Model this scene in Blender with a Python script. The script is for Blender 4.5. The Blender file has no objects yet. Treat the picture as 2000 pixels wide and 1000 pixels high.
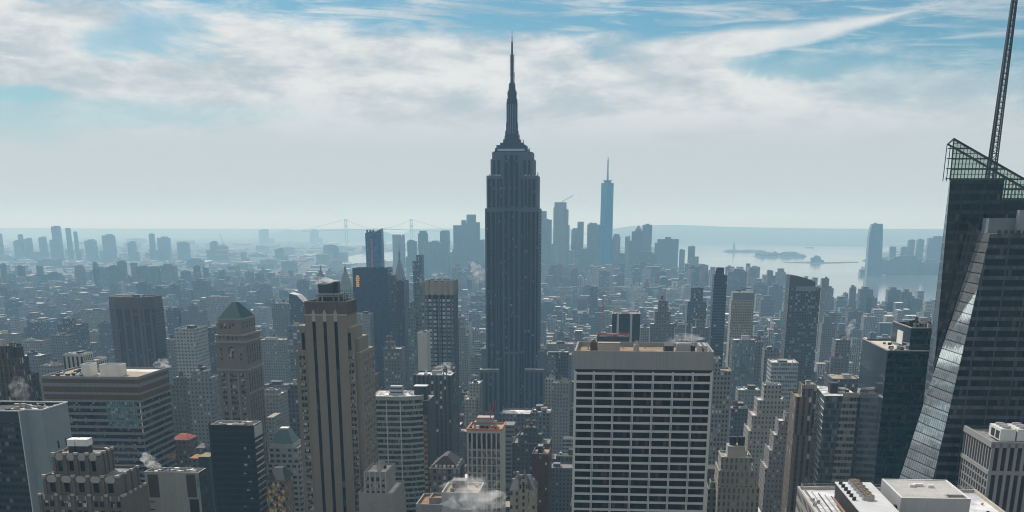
import bpy, math, random
import numpy as np
from mathutils import Vector, Matrix

# ------------------------------------------------------------------ camera, sky, sun, exposure
SC = bpy.context.scene
COL = SC.collection
FH, YH, NAD = 2440.0, 435.0, 7100.0          # scale at the horizon, eye level row, nadir offset (in photo pixels)
U0 = FH * FH / NAD
YP = YH + U0
F = math.sqrt(FH * FH - U0 * U0)
TH = math.atan2(U0, F)
PH = math.atan(0.0857)
HC = 262.0
FWD = Vector((-math.sin(PH) * math.cos(TH), math.cos(PH) * math.cos(TH), -math.sin(TH)))
RGT = Vector((math.cos(PH), math.sin(PH), 0))
UPV = RGT.cross(FWD)
EYE = Vector((0, 0, HC))
cd = bpy.data.cameras.new("camera")
cam = bpy.data.objects.new("camera", cd)
COL.objects.link(cam)
m = Matrix((RGT, UPV, -FWD)).transposed().to_4x4()
m.translation = EYE
cam.matrix_world = m
cd.sensor_width = 36.0
cd.lens = 36.0 * F / 2000.0
cd.shift_y = (YP - 500.0) / 2000.0
cd.clip_start = 1.0
cd.clip_end = 200000.0
SC.camera = cam
SUN_EL, SUN_AZ = math.radians(43), math.radians(-34)      # azimuth from +Y towards +X

vs = SC.view_settings
SC.display_settings.display_device = 'sRGB'
vs.view_transform = 'Standard'
vs.look = 'None'
vs.exposure = 0.0
vs.gamma = 1.0
vs.use_curve_mapping = False
SC.render.engine = 'CYCLES'
cy = SC.cycles
cy.use_denoising = True
try:
    cy.denoiser = 'OPENIMAGEDENOISE'
    cy.denoising_input_passes = 'RGB_ALBEDO_NORMAL'
    cy.denoising_prefilter = 'ACCURATE'
except Exception:
    pass
cy.max_bounces = 6
cy.diffuse_bounces = 3
cy.glossy_bounces = 3
cy.transmission_bounces = 4
cy.transparent_max_bounces = 8
cy.volume_bounces = 1
cy.use_adaptive_sampling = False
cy.filter_width = 1.05
cy.use_light_tree = False
cy.sample_clamp_indirect = 6.0
cy.volume_step_rate = 2.0
cy.volume_max_steps = 128


class G:
    """small helper to write shader trees"""
    def __init__(s, tree):
        s.t = tree
        s.t.nodes.clear()

    def n(s, typ, **kw):
        nd = s.t.nodes.new(typ)
        for k, v in kw.items():
            setattr(nd, k, v)
        return nd

    def put(s, sock, v):
        if isinstance(v, bpy.types.NodeSocket):
            s.t.links.new(v, sock)
        elif v is not None:
            if hasattr(sock.default_value, '__len__'):
                n = len(sock.default_value)
                v = tuple(v) if hasattr(v, '__len__') else (v,) * 3
                v = v + (1.0,) if len(v) < n else v[:n]
            sock.default_value = v

    def m(s, op, a, b=None, c=None, clamp=False):
        nd = s.n('ShaderNodeMath', operation=op, use_clamp=clamp)
        s.put(nd.inputs[0], a)
        if b is not None: s.put(nd.inputs[1], b)
        if c is not None: s.put(nd.inputs[2], c)
        return nd.outputs[0]

    def mix(s, f, a, b, mode='MIX'):
        nd = s.n('ShaderNodeMix', data_type='RGBA', blend_type=mode)
        s.put(nd.inputs[0], f); s.put(nd.inputs[6], a); s.put(nd.inputs[7], b)
        return nd.outputs[2]

    def ss(s, x, a, b):
        nd = s.n('ShaderNodeMapRange', interpolation_type='SMOOTHSTEP')
        s.put(nd.inputs[0], x); s.put(nd.inputs[1], a); s.put(nd.inputs[2], b)
        nd.inputs[3].default_value = 0; nd.inputs[4].default_value = 1
        return nd.outputs[0]

    def noise(s, vec, scale, detail=3, rough=0.5, dist=0.0):
        nd = s.n('ShaderNodeTexNoise')
        s.put(nd.inputs['Vector'], vec)
        nd.inputs['Scale'].default_value = scale
        nd.inputs['Detail'].default_value = detail
        nd.inputs['Roughness'].default_value = rough
        nd.inputs['Distortion'].default_value = dist
        return nd.outputs[0]

    def xyz(s, v):
        nd = s.n('ShaderNodeSeparateXYZ'); s.put(nd.inputs[0], v)
        return nd.outputs

    def vec(s, x, y, z=0.0):
        nd = s.n('ShaderNodeCombineXYZ')
        s.put(nd.inputs[0], x); s.put(nd.inputs[1], y); s.put(nd.inputs[2], z)
        return nd.outputs[0]


# world: Nishita daylight with a bank of thin cloud
W = bpy.data.worlds.new("World")
SC.world = W
W.use_nodes = True
g = G(W.node_tree)
sky = g.n('ShaderNodeTexSky', sky_type='NISHITA')
sky.sun_disc = False
sky.sun_elevation = SUN_EL
sky.sun_rotation = SUN_AZ
sky.altitude = 250
sky.air_density = 1.0; sky.dust_density = 0.6; sky.ozone_density = 2.5
tc = g.n('ShaderNodeTexCoord')
dx, dy, dz = g.xyz(tc.outputs['Generated'])
az = g.m('ARCTAN2', dx, dy)
s_ = g.m('MULTIPLY', g.m('ADD', az, PH), 2.44)              # about -1..1 over the part of the sky seen to the south
el = g.m('ARCSINE', dz)
t_ = g.m('DIVIDE', el, 0.16)                                # 1 at nine degrees up
v1 = g.vec(s_, g.m('MULTIPLY', t_, 1.15), 0.3)
n1 = g.noise(v1, 3.2, 7, 0.56, 0.35)
nw1 = g.noise(g.vec(s_, g.m('MULTIPLY', t_, 0.9), 4.0), 4.0, 8, 0.62, 0.5)
nfine = g.noise(g.vec(g.m('MULTIPLY', s_, 1.0), g.m('MULTIPLY', t_, 1.3), 6.0), 9.0, 8, 0.66, 0.3)
nw2 = g.noise(g.vec(s_, g.m('MULTIPLY', t_, 0.9), 9.0), 4.0, 6, 0.6, 0.5)
n2 = g.noise(g.vec(g.m('ADD', s_, 7.3), g.m('MULTIPLY', t_, 1.5), 2.0), 2.1, 6, 0.55, 0.3)
# cirrus: streaks raked up to the right
vst = g.vec(g.m('MULTIPLY_ADD', t_, -0.9, g.m('MULTIPLY', s_, 1.1)), g.m('MULTIPLY_ADD', s_, 0.9, g.m('MULTIPLY', t_, 5.0)), 5.0)
n3 = g.noise(vst, 4.5, 7, 0.62, 0.6)
bnd = g.m('MULTIPLY_ADD', s_, -0.17, 0.845)                  # upper edge of the bank
bnd = g.m('MULTIPLY_ADD', g.m('SUBTRACT', n1, 0.5), 0.30, bnd)
bnd = g.m('MULTIPLY_ADD', g.m('SUBTRACT', nfine, 0.5), 0.22, bnd)
bank = g.ss(g.m('SUBTRACT', bnd, t_), -0.05, 0.075)
# a pointed arm of cloud rising to the upper right
u_a = g.m('SUBTRACT', s_, 0.30)
line = g.m('MULTIPLY_ADD', u_a, 0.43, 0.735)
thick = g.m('MULTIPLY_ADD', u_a, -0.16, 0.085)
arm = g.m('SUBTRACT', thick, g.m('ABSOLUTE', g.m('SUBTRACT', g.m('MULTIPLY_ADD', g.m('SUBTRACT', n2, 0.5), 0.16, t_), line)))
arm = g.m('MULTIPLY', g.ss(arm, -0.012, 0.03), g.m('MULTIPLY', g.ss(u_a, -0.25, 0.0), g.m('SUBTRACT', 1.0, g.ss(u_a, 0.38, 0.52))))
cirr = g.m('MULTIPLY', g.ss(n3, 0.42, 0.66), 0.72)
# holes in the bank on the left
def blob(cx, ct, rx, rt, amp):
    a = g.m('DIVIDE', g.m('MULTIPLY_ADD', g.m('SUBTRACT', nw1, 0.5), 0.45, g.m('SUBTRACT', s_, cx)), rx)
    b = g.m('DIVIDE', g.m('MULTIPLY_ADD', g.m('SUBTRACT', nw2, 0.5), 0.30, g.m('SUBTRACT', t_, ct)), rt)
    d = g.m('ADD', g.m('MULTIPLY', a, a), g.m('MULTIPLY', b, b))
    return g.m('MULTIPLY', g.m('SUBTRACT', 1.0, g.ss(d, 0.0, 2.2)), amp)
h1 = blob(-0.66, 0.80, 0.09, 0.06, 0.75)
h2 = blob(-1.0, 0.55, 0.15, 0.04, 0.75)
h3 = blob(-0.84, 0.46, 0.40, 0.07, 0.40)
h4 = blob(0.57, 0.70, 0.13, 0.05, 0.75)
h5 = blob(0.85, 0.72, 0.30, 0.16, 0.45)
cov = g.m('MAXIMUM', g.m('MAXIMUM', bank, arm), cirr)
for h in (h1, h2, h3, h4, h5):
    cov = g.m('MULTIPLY', cov, g.m('SUBTRACT', 1.0, h))
shade = g.ss(g.m('ADD', g.m('MULTIPLY_ADD', n2, 0.35, g.m('MULTIPLY', nw1, 0.45)), g.m('MULTIPLY', nfine, 0.28)), 0.44, 0.62)
upper = g.ss(t_, 0.30, 0.62)
ccol = g.mix(shade, (5.4, 6.3, 7.0), (9.2, 9.45, 9.5))
low = g.mix(g.ss(t_, 0.0, 0.5), (6.5, 6.9, 7.1), (6.5, 7.25, 7.8))
ccol = g.mix(upper, low, ccol)
clear = g.mix(1.0, sky.outputs[0], (0.42, 0.72, 0.79), 'MULTIPLY')
# out of view overhead, pale cloud cover is added to neutralise the sky light
overhead = g.ss(el, 0.16, 0.5)
ccol = g.mix(overhead, ccol, (7.0, 6.9, 6.7))
cov = g.m('MULTIPLY', cov, g.m('SUBTRACT', 1.0, overhead))
cov = g.m('MAXIMUM', cov, g.m('MULTIPLY', overhead, g.ss(n1, 0.15, 0.42)))
skyc = g.mix(cov, clear, ccol)
bg = g.n('ShaderNodeBackground')
g.put(bg.inputs[0], skyc)
bg.inputs[1].default_value = 0.085
out = g.n('ShaderNodeOutputWorld')
g.t.links.new(bg.outputs[0], out.inputs[0])

sd = bpy.data.lights.new("sun", 'SUN')
sd.energy = 4.2
sd.angle = math.radians(0.6)
sd.color = (1.0, 0.965, 0.92)
sun = bpy.data.objects.new("sun", sd)
COL.objects.link(sun)
sdir = Vector((math.sin(SUN_AZ) * math.cos(SUN_EL), math.cos(SUN_AZ) * math.cos(SUN_EL), math.sin(SUN_EL)))
sun.rotation_euler = (-sdir).to_track_quat('-Z', 'Y').to_euler()
sun.location = (-400, 600, 900)


# ------------------------------------------------------------------ pixel <-> world
def ray(px, py):
    return FWD + RGT * ((px - 1000.0) / F) + UPV * ((YP - py) / F)

def U(px, py, Y):
    """world X, Z of a photo pixel on the plane y = Y"""
    d = ray(px, py)
    k = Y / d.y
    return d.x * k, HC + d.z * k

def UZ(px, py, Z=0.0):
    d = ray(px, py)
    k = (Z - HC) / d.z
    return d.x * k, d.y * k

def proj(x, y, z):
    v = Vector((x, y, z)) - EYE
    f = v.dot(FWD)
    return 1000.0 + F * v.dot(RGT) / f, YP - F * v.dot(UPV) / f

def V3(px, py, Y):
    x, z = U(px, py, Y)
    return Vector((x, Y, z))


# ------------------------------------------------------------------ materials
MATS = {}

def newmat(name):
    mt = bpy.data.materials.new(name)
    mt.use_nodes = True
    return mt, G(mt.node_tree)

def finish(g, col, rough, spec=0.5, metal=0.0, normal=None, emis=None, emis_s=0.0, alpha=None):
    b = g.n('ShaderNodeBsdfPrincipled')
    g.put(b.inputs['Base Color'], col)
    g.put(b.inputs['Roughness'], rough)
    g.put(b.inputs['Specular IOR Level'], spec)
    g.put(b.inputs['Metallic'], metal)
    if normal is not None: g.put(b.inputs['Normal'], normal)
    if emis is not None:
        g.put(b.inputs['Emission Color'], emis)
        g.put(b.inputs['Emission Strength'], emis_s)
    if alpha is not None: g.put(b.inputs['Alpha'], alpha)
    o = g.n('ShaderNodeOutputMaterial')
    g.t.links.new(b.outputs[0], o.inputs[0])
    return b

def plain(name, col, rough=0.8, spec=0.3, metal=0.0, var=0.25, scale=0.15):
    """stone, plaster, metal or roofing with blotches and streaks of wear"""
    if name in MATS: return MATS[name]
    mt, g = newmat(name)
    geo = g.n('ShaderNodeNewGeometry')
    x, y, z = g.xyz(geo.outputs['Position'])
    n = g.noise(geo.outputs['Position'], scale, 5, 0.6)
    k = g.noise(g.vec(g.m('MULTIPLY', x, 1.0), g.m('MULTIPLY', y, 1.0), g.m('MULTIPLY', z, 0.06)), 0.5, 3, 0.6)
    f = g.m('MULTIPLY_ADD', n, var * 2, 1.0 - var)
    f = g.m('MULTIPLY', f, g.m('MULTIPLY_ADD', k, var, 1.0 - var * 0.5))
    c = g.mix(1.0, col, g.vec(f, f, f), 'MULTIPLY')
    finish(g, c, rough, spec, metal)
    MATS[name] = mt
    return mt

def roofing(name, c1, c2, scale=0.12):
    if name in MATS: return MATS[name]
    mt, g = newmat(name)
    geo = g.n('ShaderNodeNewGeometry')
    n = g.noise(geo.outputs['Position'], scale, 5, 0.65, 0.6)
    n2 = g.noise(geo.outputs['Position'], scale * 8, 3, 0.6)
    c = g.mix(g.ss(n, 0.42, 0.6), c1, c2)
    f = g.m('MULTIPLY_ADD', n2, 0.6, 0.7)
    c = g.mix(1.0, c, g.vec(f, f, f), 'MULTIPLY')
    finish(g, c, 0.9, 0.2)
    MATS[name] = mt
    return mt

def facade(name, wall, glass, pu, pv, wu, wv, blind=0.12, blindcol=(0.45, 0.47, 0.45), var=0.25, grough=0.12, tint=False,
           pier=None, gspec=0.35, ou=0.0, wrough=0.85, cell=1.0, band=None, lit=0.0):
    """a wall with a grid of windows: pitch pu x pv metres, window share wu x wv; pier=(every n bays, share, colour) adds wide piers"""
    if name in MATS: return MATS[name]
    mt, g = newmat(name)
    uvn = g.n('ShaderNodeUVMap')
    u, v, _ = g.xyz(uvn.outputs[0])
    geo = g.n('ShaderNodeNewGeometry')
    nz = g.xyz(geo.outputs['Normal'])[2]
    iswall = g.m('LESS_THAN', g.m('ABSOLUTE', nz), 0.75)
    uu = g.m('ADD', g.m('DIVIDE', u, pu), 0.5 + ou)
    vv = g.m('DIVIDE', v, pv)
    inu = g.m('LESS_THAN', g.m('ABSOLUTE', g.m('SUBTRACT', g.m('FRACT', uu), 0.5)), wu / 2)
    inv = g.m('LESS_THAN', g.m('ABSOLUTE', g.m('SUBTRACT', g.m('FRACT', vv), 0.5)), wv / 2)
    mask = g.m('MULTIPLY', g.m('MULTIPLY', inu, inv), iswall)
    oi = g.n('ShaderNodeObjectInfo')
    wn = g.n('ShaderNodeTexWhiteNoise', noise_dimensions='3D')
    g.put(wn.inputs[0], g.vec(g.m('FLOOR', g.m('MULTIPLY', uu, cell)), g.m('FLOOR', vv), g.m('MULTIPLY', oi.outputs['Random'], 97.0)))
    r = wn.outputs[0]
    gc = g.mix(g.m('MULTIPLY', g.m('GREATER_THAN', r, 1.0 - blind), 0.8), glass, blindcol)
    gv = g.m('MULTIPLY_ADD', g.m('FRACT', g.m('MULTIPLY', r, 7.31)), 0.9, 0.55)
    gc = g.mix(1.0, gc, g.vec(gv, gv, gv), 'MULTIPLY')
    x, y, z = g.xyz(geo.outputs['Position'])
    n = g.noise(geo.outputs['Position'], 0.05, 5, 0.65)
    k = g.noise(g.vec(x, y, g.m('MULTIPLY', z, 0.05)), 0.45, 3, 0.6)
    f = g.m('MULTIPLY', g.m('MULTIPLY_ADD', n, var * 2, 1.0 - var), g.m('MULTIPLY_ADD', k, var * 1.2, 1.0 - var * 0.6))
    base = tuple(c * 0.85 for c in wall)
    if tint:
        at = g.n('ShaderNodeAttribute', attribute_name='tint')
        base = at.outputs[0]
    wc = g.mix(1.0, base, g.vec(f, f, f), 'MULTIPLY')
    if band is not None:                                       # spandrels between the windows in their own colour
        wc = g.mix(g.m('MULTIPLY', inu, iswall), wc, band)
    if pier is not None:
        pn, pw, pc = pier
        ip = g.m('LESS_THAN', g.m('ABSOLUTE', g.m('SUBTRACT', g.m('FRACT', g.m('DIVIDE', g.m('ADD', uu, 0.0), pn)), 0.5)), pw / 2)
        mask = g.m('MULTIPLY', mask, g.m('SUBTRACT', 1.0, ip))
        wc = g.mix(g.m('MULTIPLY', ip, iswall), wc, pc)
    col = g.mix(mask, wc, gc)
    rough = g.m('MULTIPLY_ADD', mask, grough - wrough, wrough)
    spec = g.m('MULTIPLY_ADD', mask, gspec - 0.25, 0.25)
    # each pane sits a hair out of true, so reflections break from bay to bay
    wn2 = g.n('ShaderNodeTexWhiteNoise', noise_dimensions='3D')
    g.put(wn2.inputs[0], g.vec(g.m('FLOOR', g.m('MULTIPLY', uu, cell)), g.m('FLOOR', vv), 3.7))
    va = g.n('ShaderNodeVectorMath', operation='MULTIPLY_ADD')
    g.put(va.inputs[0], wn2.outputs[1]); va.inputs[1].default_value = (0.05, 0.05, 0.05)
    g.put(va.inputs[2], geo.outputs['Normal'])
    vn = g.n('ShaderNodeVectorMath', operation='NORMALIZE')
    g.put(vn.inputs[0], va.outputs[0])
    finish(g, col, rough, spec, 0.0, vn.outputs[0])
    MATS[name] = mt
    return mt

def glass(name, col, blind=0.1, blindcol=(0.4, 0.42, 0.4), cell=(1.8, 3.6), mull=0.0, mullcol=(0.03, 0.03, 0.03), rough=0.08, spec=0.35, metal=0.0, lit=0.0, litcol=(1, .6, .25), wob=0.05, patch=0.0, patchcol=(0.3, 0.3, 0.28)):
    """window glass: blinds drawn here and there, panes a little out of true, thin mullions every cell[0] metres"""
    if name in MATS: return MATS[name]
    mt, g = newmat(name)
    geo = g.n('ShaderNodeNewGeometry')
    x, y, z = g.xyz(geo.outputs['Position'])
    h = g.m('DIVIDE', g.m('ADD', x, y), cell[0])
    v = g.m('DIVIDE', z, cell[1])
    wn = g.n('ShaderNodeTexWhiteNoise', noise_dimensions='3D')
    g.put(wn.inputs[0], g.vec(g.m('FLOOR', h), g.m('FLOOR', v), 1.3))
    r = wn.outputs[0]
    c = g.mix(g.m('MULTIPLY', g.m('GREATER_THAN', r, 1.0 - blind), 0.85), col, blindcol)
    gv = g.m('MULTIPLY_ADD', g.m('FRACT', g.m('MULTIPLY', r, 7.31)), 1.0, 0.5)
    c = g.mix(1.0, c, g.vec(gv, gv, gv), 'MULTIPLY')
    if patch > 0:                                              # uneven reflections of neighbours painted into the pane colour
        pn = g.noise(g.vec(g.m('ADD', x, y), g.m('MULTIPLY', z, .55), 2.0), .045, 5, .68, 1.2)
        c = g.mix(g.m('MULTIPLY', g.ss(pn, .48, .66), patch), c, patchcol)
    if mull > 0:
        mk = g.m('LESS_THAN', g.m('FRACT', h), mull)
        c = g.mix(mk, c, mullcol)
    va = g.n('ShaderNodeVectorMath', operation='MULTIPLY_ADD')
    g.put(va.inputs[0], wn.outputs[1]); va.inputs[1].default_value = (wob, wob, wob)
    g.put(va.inputs[2], geo.outputs['Normal'])
    vn = g.n('ShaderNodeVectorMath', operation='NORMALIZE')
    g.put(vn.inputs[0], va.outputs[0])
    if lit > 0:
        finish(g, c, rough, spec, metal, vn.outputs[0], litcol, lit)
    else:
        finish(g, c, rough, spec, metal, vn.outputs[0])
    MATS[name] = mt
    return mt


# ------------------------------------------------------------------ mesh helpers
class MB:
    def __init__(s):
        s.v, s.f, s.mi, s.uv, s.tint = [], [], [], [], []

    def poly(s, pts, mi=0, tint=None, uvo=None):
        i = len(s.v)
        s.v.extend((p[0], p[1], p[2]) for p in pts)
        n = len(pts)
        s.f.append(tuple(range(i, i + n)))
        s.mi.append(mi)
        a, b, c = pts[0], pts[1], pts[2]
        e1 = (b[0]-a[0], b[1]-a[1], b[2]-a[2]); e2 = (c[0]-a[0], c[1]-a[1], c[2]-a[2])
        nx, ny, nz = e1[1]*e2[2]-e1[2]*e2[1], e1[2]*e2[0]-e1[0]*e2[2], e1[0]*e2[1]-e1[1]*e2[0]
        hl = math.hypot(nx, ny)
        L = math.sqrt(nx*nx+ny*ny+nz*nz) or 1.0
        if hl < 0.5 * L:
            s.uv.extend((p[0], p[1]) for p in pts)
        else:
            tx, ty = -ny/hl, nx/hl
            us = [p[0]*tx + p[1]*ty for p in pts]
            uc = (min(us) + max(us)) / 2 if uvo is None else uvo
            zt = max(p[2] for p in pts)
            s.uv.extend((u - uc, p[2] - zt) for u, p in zip(us, pts))
        s.tint.extend([tint] * n)

    def box(s, x0, x1, y0, y1, z0, z1, mi=0, tint=None, top=True, bottom=False, topmi=None, toptint=None):
        a, b, c, d = (x0, y0), (x1, y0), (x1, y1), (x0, y1)
        for p, q in ((a, b), (b, c), (c, d), (d, a)):
            s.poly([(p[0], p[1], z0), (q[0], q[1], z0), (q[0], q[1], z1), (p[0], p[1], z1)], mi, tint)
        if top:
            s.poly([(x0, y0, z1), (x1, y0, z1), (x1, y1, z1), (x0, y1, z1)], mi if topmi is None else topmi, toptint or tint)
        if bottom:
            s.poly([(x0, y1, z0), (x1, y1, z0), (x1, y0, z0), (x0, y0, z0)], mi, tint)

    def prism(s, pts, z0, z1, mi=0, top=True, topmi=None, pts2=None):
        q = pts2 or pts
        n = len(pts)
        for i in range(n):
            a, b, c, d = pts[i], pts[(i+1) % n], q[(i+1) % n], q[i]
            s.poly([(a[0], a[1], z0), (b[0], b[1], z0), (c[0], c[1], z1), (d[0], d[1], z1)], mi)
        if top:
            s.poly([(p[0], p[1], z1) for p in q], mi if topmi is None else topmi)

    def cyl(s, x, y, z0, z1, r, n=10, r2=None, mi=0, top=True, bottom=False):
        r2 = r if r2 is None else r2
        P = [(x + r*math.cos(2*math.pi*k/n), y + r*math.sin(2*math.pi*k/n)) for k in range(n)]
        Q = [(x + r2*math.cos(2*math.pi*k/n), y + r2*math.sin(2*math.pi*k/n)) for k in range(n)]
        s.prism(P, z0, z1, mi, top, None, Q)

    def bar(s, a, b, w, mi=0):
        """square bar from a to b"""
        a, b = Vector(a), Vector(b)
        d = (b - a).normalized()
        t = d.cross(Vector((0, 0, 1))) if abs(d.z) < 0.95 else d.cross(Vector((1, 0, 0)))
        t = t.normalized() * (w / 2)
        r = d.cross(t).normalized() * (w / 2)
        A = [a + t + r, a - t + r, a - t - r, a + t - r]
        B = [p + (b - a) for p in A]
        for i in range(4):
            j = (i + 1) % 4
            s.poly([A[j], A[i], B[i], B[j]], mi)
        s.poly(A, mi); s.poly(B[::-1], mi)

    def parapet(s, x0, x1, y0, y1, z0, z1, w=0.6, drop=1.2, mi=0, rim=None):
        """a block whose flat roof lies behind a parapet; the roof itself is laid by roof()"""
        s.box(x0, x1, y0, y1, z0, z1, mi, top=False)
        rm = mi if rim is None else rim
        O = [(x0, y0), (x1, y0), (x1, y1), (x0, y1)]
        I = [(x0+w, y0+w), (x1-w, y0+w), (x1-w, y1-w), (x0+w, y1-w)]
        for k in range(4):
            j = (k + 1) % 4
            s.poly([(*O[k], z1), (*O[j], z1), (*I[j], z1), (*I[k], z1)], rm)
            s.poly([(*I[k], z1), (*I[j], z1), (*I[j], z1-drop), (*I[k], z1-drop)], rm)

    def build(s, name, mats, parent=None, origin=None, smooth=False):
        me = bpy.data.meshes.new(name)
        if parent is not None:
            o = np.array(parent.location)
        elif origin is not None:
            o = np.array(origin, float)
        else:
            o = np.zeros(3)
        v = np.array(s.v, float) - o
        me.from_pydata(v.tolist(), [], s.f)
        mats = mats if isinstance(mats, (list, tuple)) else [mats]
        for mt in mats: me.materials.append(mt)
        me.polygons.foreach_set('material_index', s.mi)
        uvl = me.uv_layers.new(name='UVMap')
        uvl.data.foreach_set('uv', np.array(s.uv, np.float32).ravel())
        if any(t is not None for t in s.tint[:1]):
            ca = me.color_attributes.new('tint', 'FLOAT_COLOR', 'CORNER')
            ca.data.foreach_set('color', np.array([(*t[:3], 1.0) for t in s.tint], np.float32).ravel())
        if smooth:
            me.polygons.foreach_set('use_smooth', [True] * len(s.f))
        me.update()
        ob = bpy.data.objects.new(name, me)
        COL.objects.link(ob)
        if parent is not None: ob.parent = parent
        else: ob.location = o
        return ob


import bmesh
def bm_weld(me):
    bm = bmesh.new(); bm.from_mesh(me)
    bmesh.ops.remove_doubles(bm, verts=bm.verts, dist=.001)
    bmesh.ops.recalc_face_normals(bm, faces=bm.faces)
    bm.to_mesh(me); bm.free()

def tag(o, label=None, cat=None, group=None, kind=None):
    if label: o['label'] = label
    if cat: o['category'] = cat
    if group: o['group'] = group
    if kind: o['kind'] = kind
    elif cat: o['kind'] = 'thing'
    return o

def thing(name, label, cat, loc, group=None):
    o = bpy.data.objects.new(name, None)
    o.empty_display_size = 1.0
    COL.objects.link(o)
    o.location = loc
    return tag(o, label, cat, group)

CUBES = {}
def put(parent, mt, c, d, name):
    """one box-shaped part, centre c and size d in metres (world axes)"""
    me = CUBES.get((mt.name, name))
    if me is None:
        b = MB(); b.box(-.5, .5, -.5, .5, -.5, .5, bottom=True)
        o = b.build(name, mt)
        me = o.data
        bpy.data.objects.remove(o)
        CUBES[(mt.name, name)] = me
    o = bpy.data.objects.new(name, me)
    COL.objects.link(o)
    o.parent = parent
    o.location = Vector(c) - parent.location
    o.scale = d
    return o

def windows(parent, rects, mt, name='window', most=100):
    """rects: (centre, size); the highest ones as parts of their own, past a hundred the rest as one"""
    rects = sorted(rects, key=lambda r: -r[0][2])
    for c, d in rects[:most]:
        put(parent, mt, c, d, name)
    if len(rects) > most:
        b = MB()
        for c, d in rects[most:]:
            b.box(c[0]-d[0]/2, c[0]+d[0]/2, c[1]-d[1]/2, c[1]+d[1]/2, c[2]-d[2]/2, c[2]+d[2]/2)
        o = b.build(name, mt, parent)
        o['kind'] = 'stuff'

FOOT = []          # footprints already taken: x0, x1, y0, y1
OCC = []           # (Y, screen x0, x1, ytop) of what is built, nearest first when sorted
def take(x0, x1, y0, y1, z):
    FOOT.append((x0, x1, y0, y1))
    a, b = proj(x0, y0, z), proj(x1, y0, z)
    OCC.append((y0, a[0], b[0], min(a[1], b[1])))

M_TANKWOOD = plain('tank_wood', (0.10, 0.065, 0.045), 0.9)
M_GALV = plain('galvanised_metal', (0.32, 0.33, 0.34), 0.5, 0.5, 0.3)
M_WHITE = plain('white_paint', (0.62, 0.62, 0.60), 0.6)
M_DARK = plain('dark_metal', (0.03, 0.03, 0.035), 0.5)
M_BEIGE = plain('bulkhead_stucco', (0.34, 0.31, 0.27), 0.9)
R_TAN = roofing('roof_tan', (0.30, 0.23, 0.15), (0.36, 0.30, 0.22))
R_GREY = roofing('roof_grey', (0.16, 0.16, 0.16), (0.26, 0.26, 0.25))
R_WHITE = roofing('roof_white', (0.62, 0.62, 0.62), (0.45, 0.45, 0.45))
R_DARK = roofing('roof_dark', (0.045, 0.045, 0.045), (0.09, 0.085, 0.08))
R_SNOW = roofing('roof_snow', (0.75, 0.76, 0.78), (0.22, 0.22, 0.22), 0.2)

def tank(parent, x, y, z, r=2.0, h=3.4, legs=2.2, mt=None):
    b = MB()
    for sx in (-1, 1):
        for sy in (-1, 1):
            b.box(x+sx*r*.6-.15, x+sx*r*.6+.15, y+sy*r*.6-.15, y+sy*r*.6+.15, z, z+legs)
    st = b.build('tank_stand', M_DARK, parent)
    b = MB()
    b.cyl(x, y, z+legs, z+legs+h, r, 12)
    b.cyl(x, y, z+legs+h, z+legs+h+1.5, r*1.08, 12, 0.1)
    st.parent = b.build('water_tank', mt or M_TANKWOOD, parent)

def clutter(parent, x0, x1, y0, y1, z, seed, n=5, hmax=4.5, tanks=0, pens=1):
    """plant on a flat roof: penthouse, ducts, fans, water tanks"""
    rg = random.Random(seed)
    w, d = x1-x0, y1-y0
    if w < 5 or d < 5: return
    for k in range(pens):
        pw, pd, ph = w*rg.uniform(.25, .42), d*rg.uniform(.25, .45), rg.uniform(.6, 1)*hmax
        cx, cy_ = x0+w*rg.uniform(.3, .7), y0+d*rg.uniform(.35, .7)
        mt = rg.choice([M_BEIGE, M_GALV, M_DARK])
        put(parent, mt, (cx, cy_, z+ph/2), (pw, pd, ph), 'bulkhead')
        put(parent, R_GREY, (cx, cy_, z+ph+.12), (pw+.5, pd+.5, .24), 'bulkhead_cap')
    for k in range(n):
        s = rg.uniform(.8, 2.4); hh = rg.uniform(.7, 2.2)
        cx, cy_ = x0+rg.uniform(.08, .92)*w, y0+rg.uniform(.1, .9)*d
        if rg.random() < .6:
            put(parent, rg.choice([M_GALV, M_WHITE, M_DARK]), (cx, cy_, z+hh/2), (s*rg.uniform(.8, 2.2), s, hh), 'vent_unit')
        else:
            b = MB(); b.cyl(cx, cy_, z, z+hh, s*.45, 9); b.build('fan', M_GALV, parent)
    for k in range(tanks):
        tank(parent, x0+rg.uniform(.2, .8)*w, y0+rg.uniform(.3, .8)*d, z, rg.uniform(1.6, 2.3), rg.uniform(3, 4))

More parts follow.
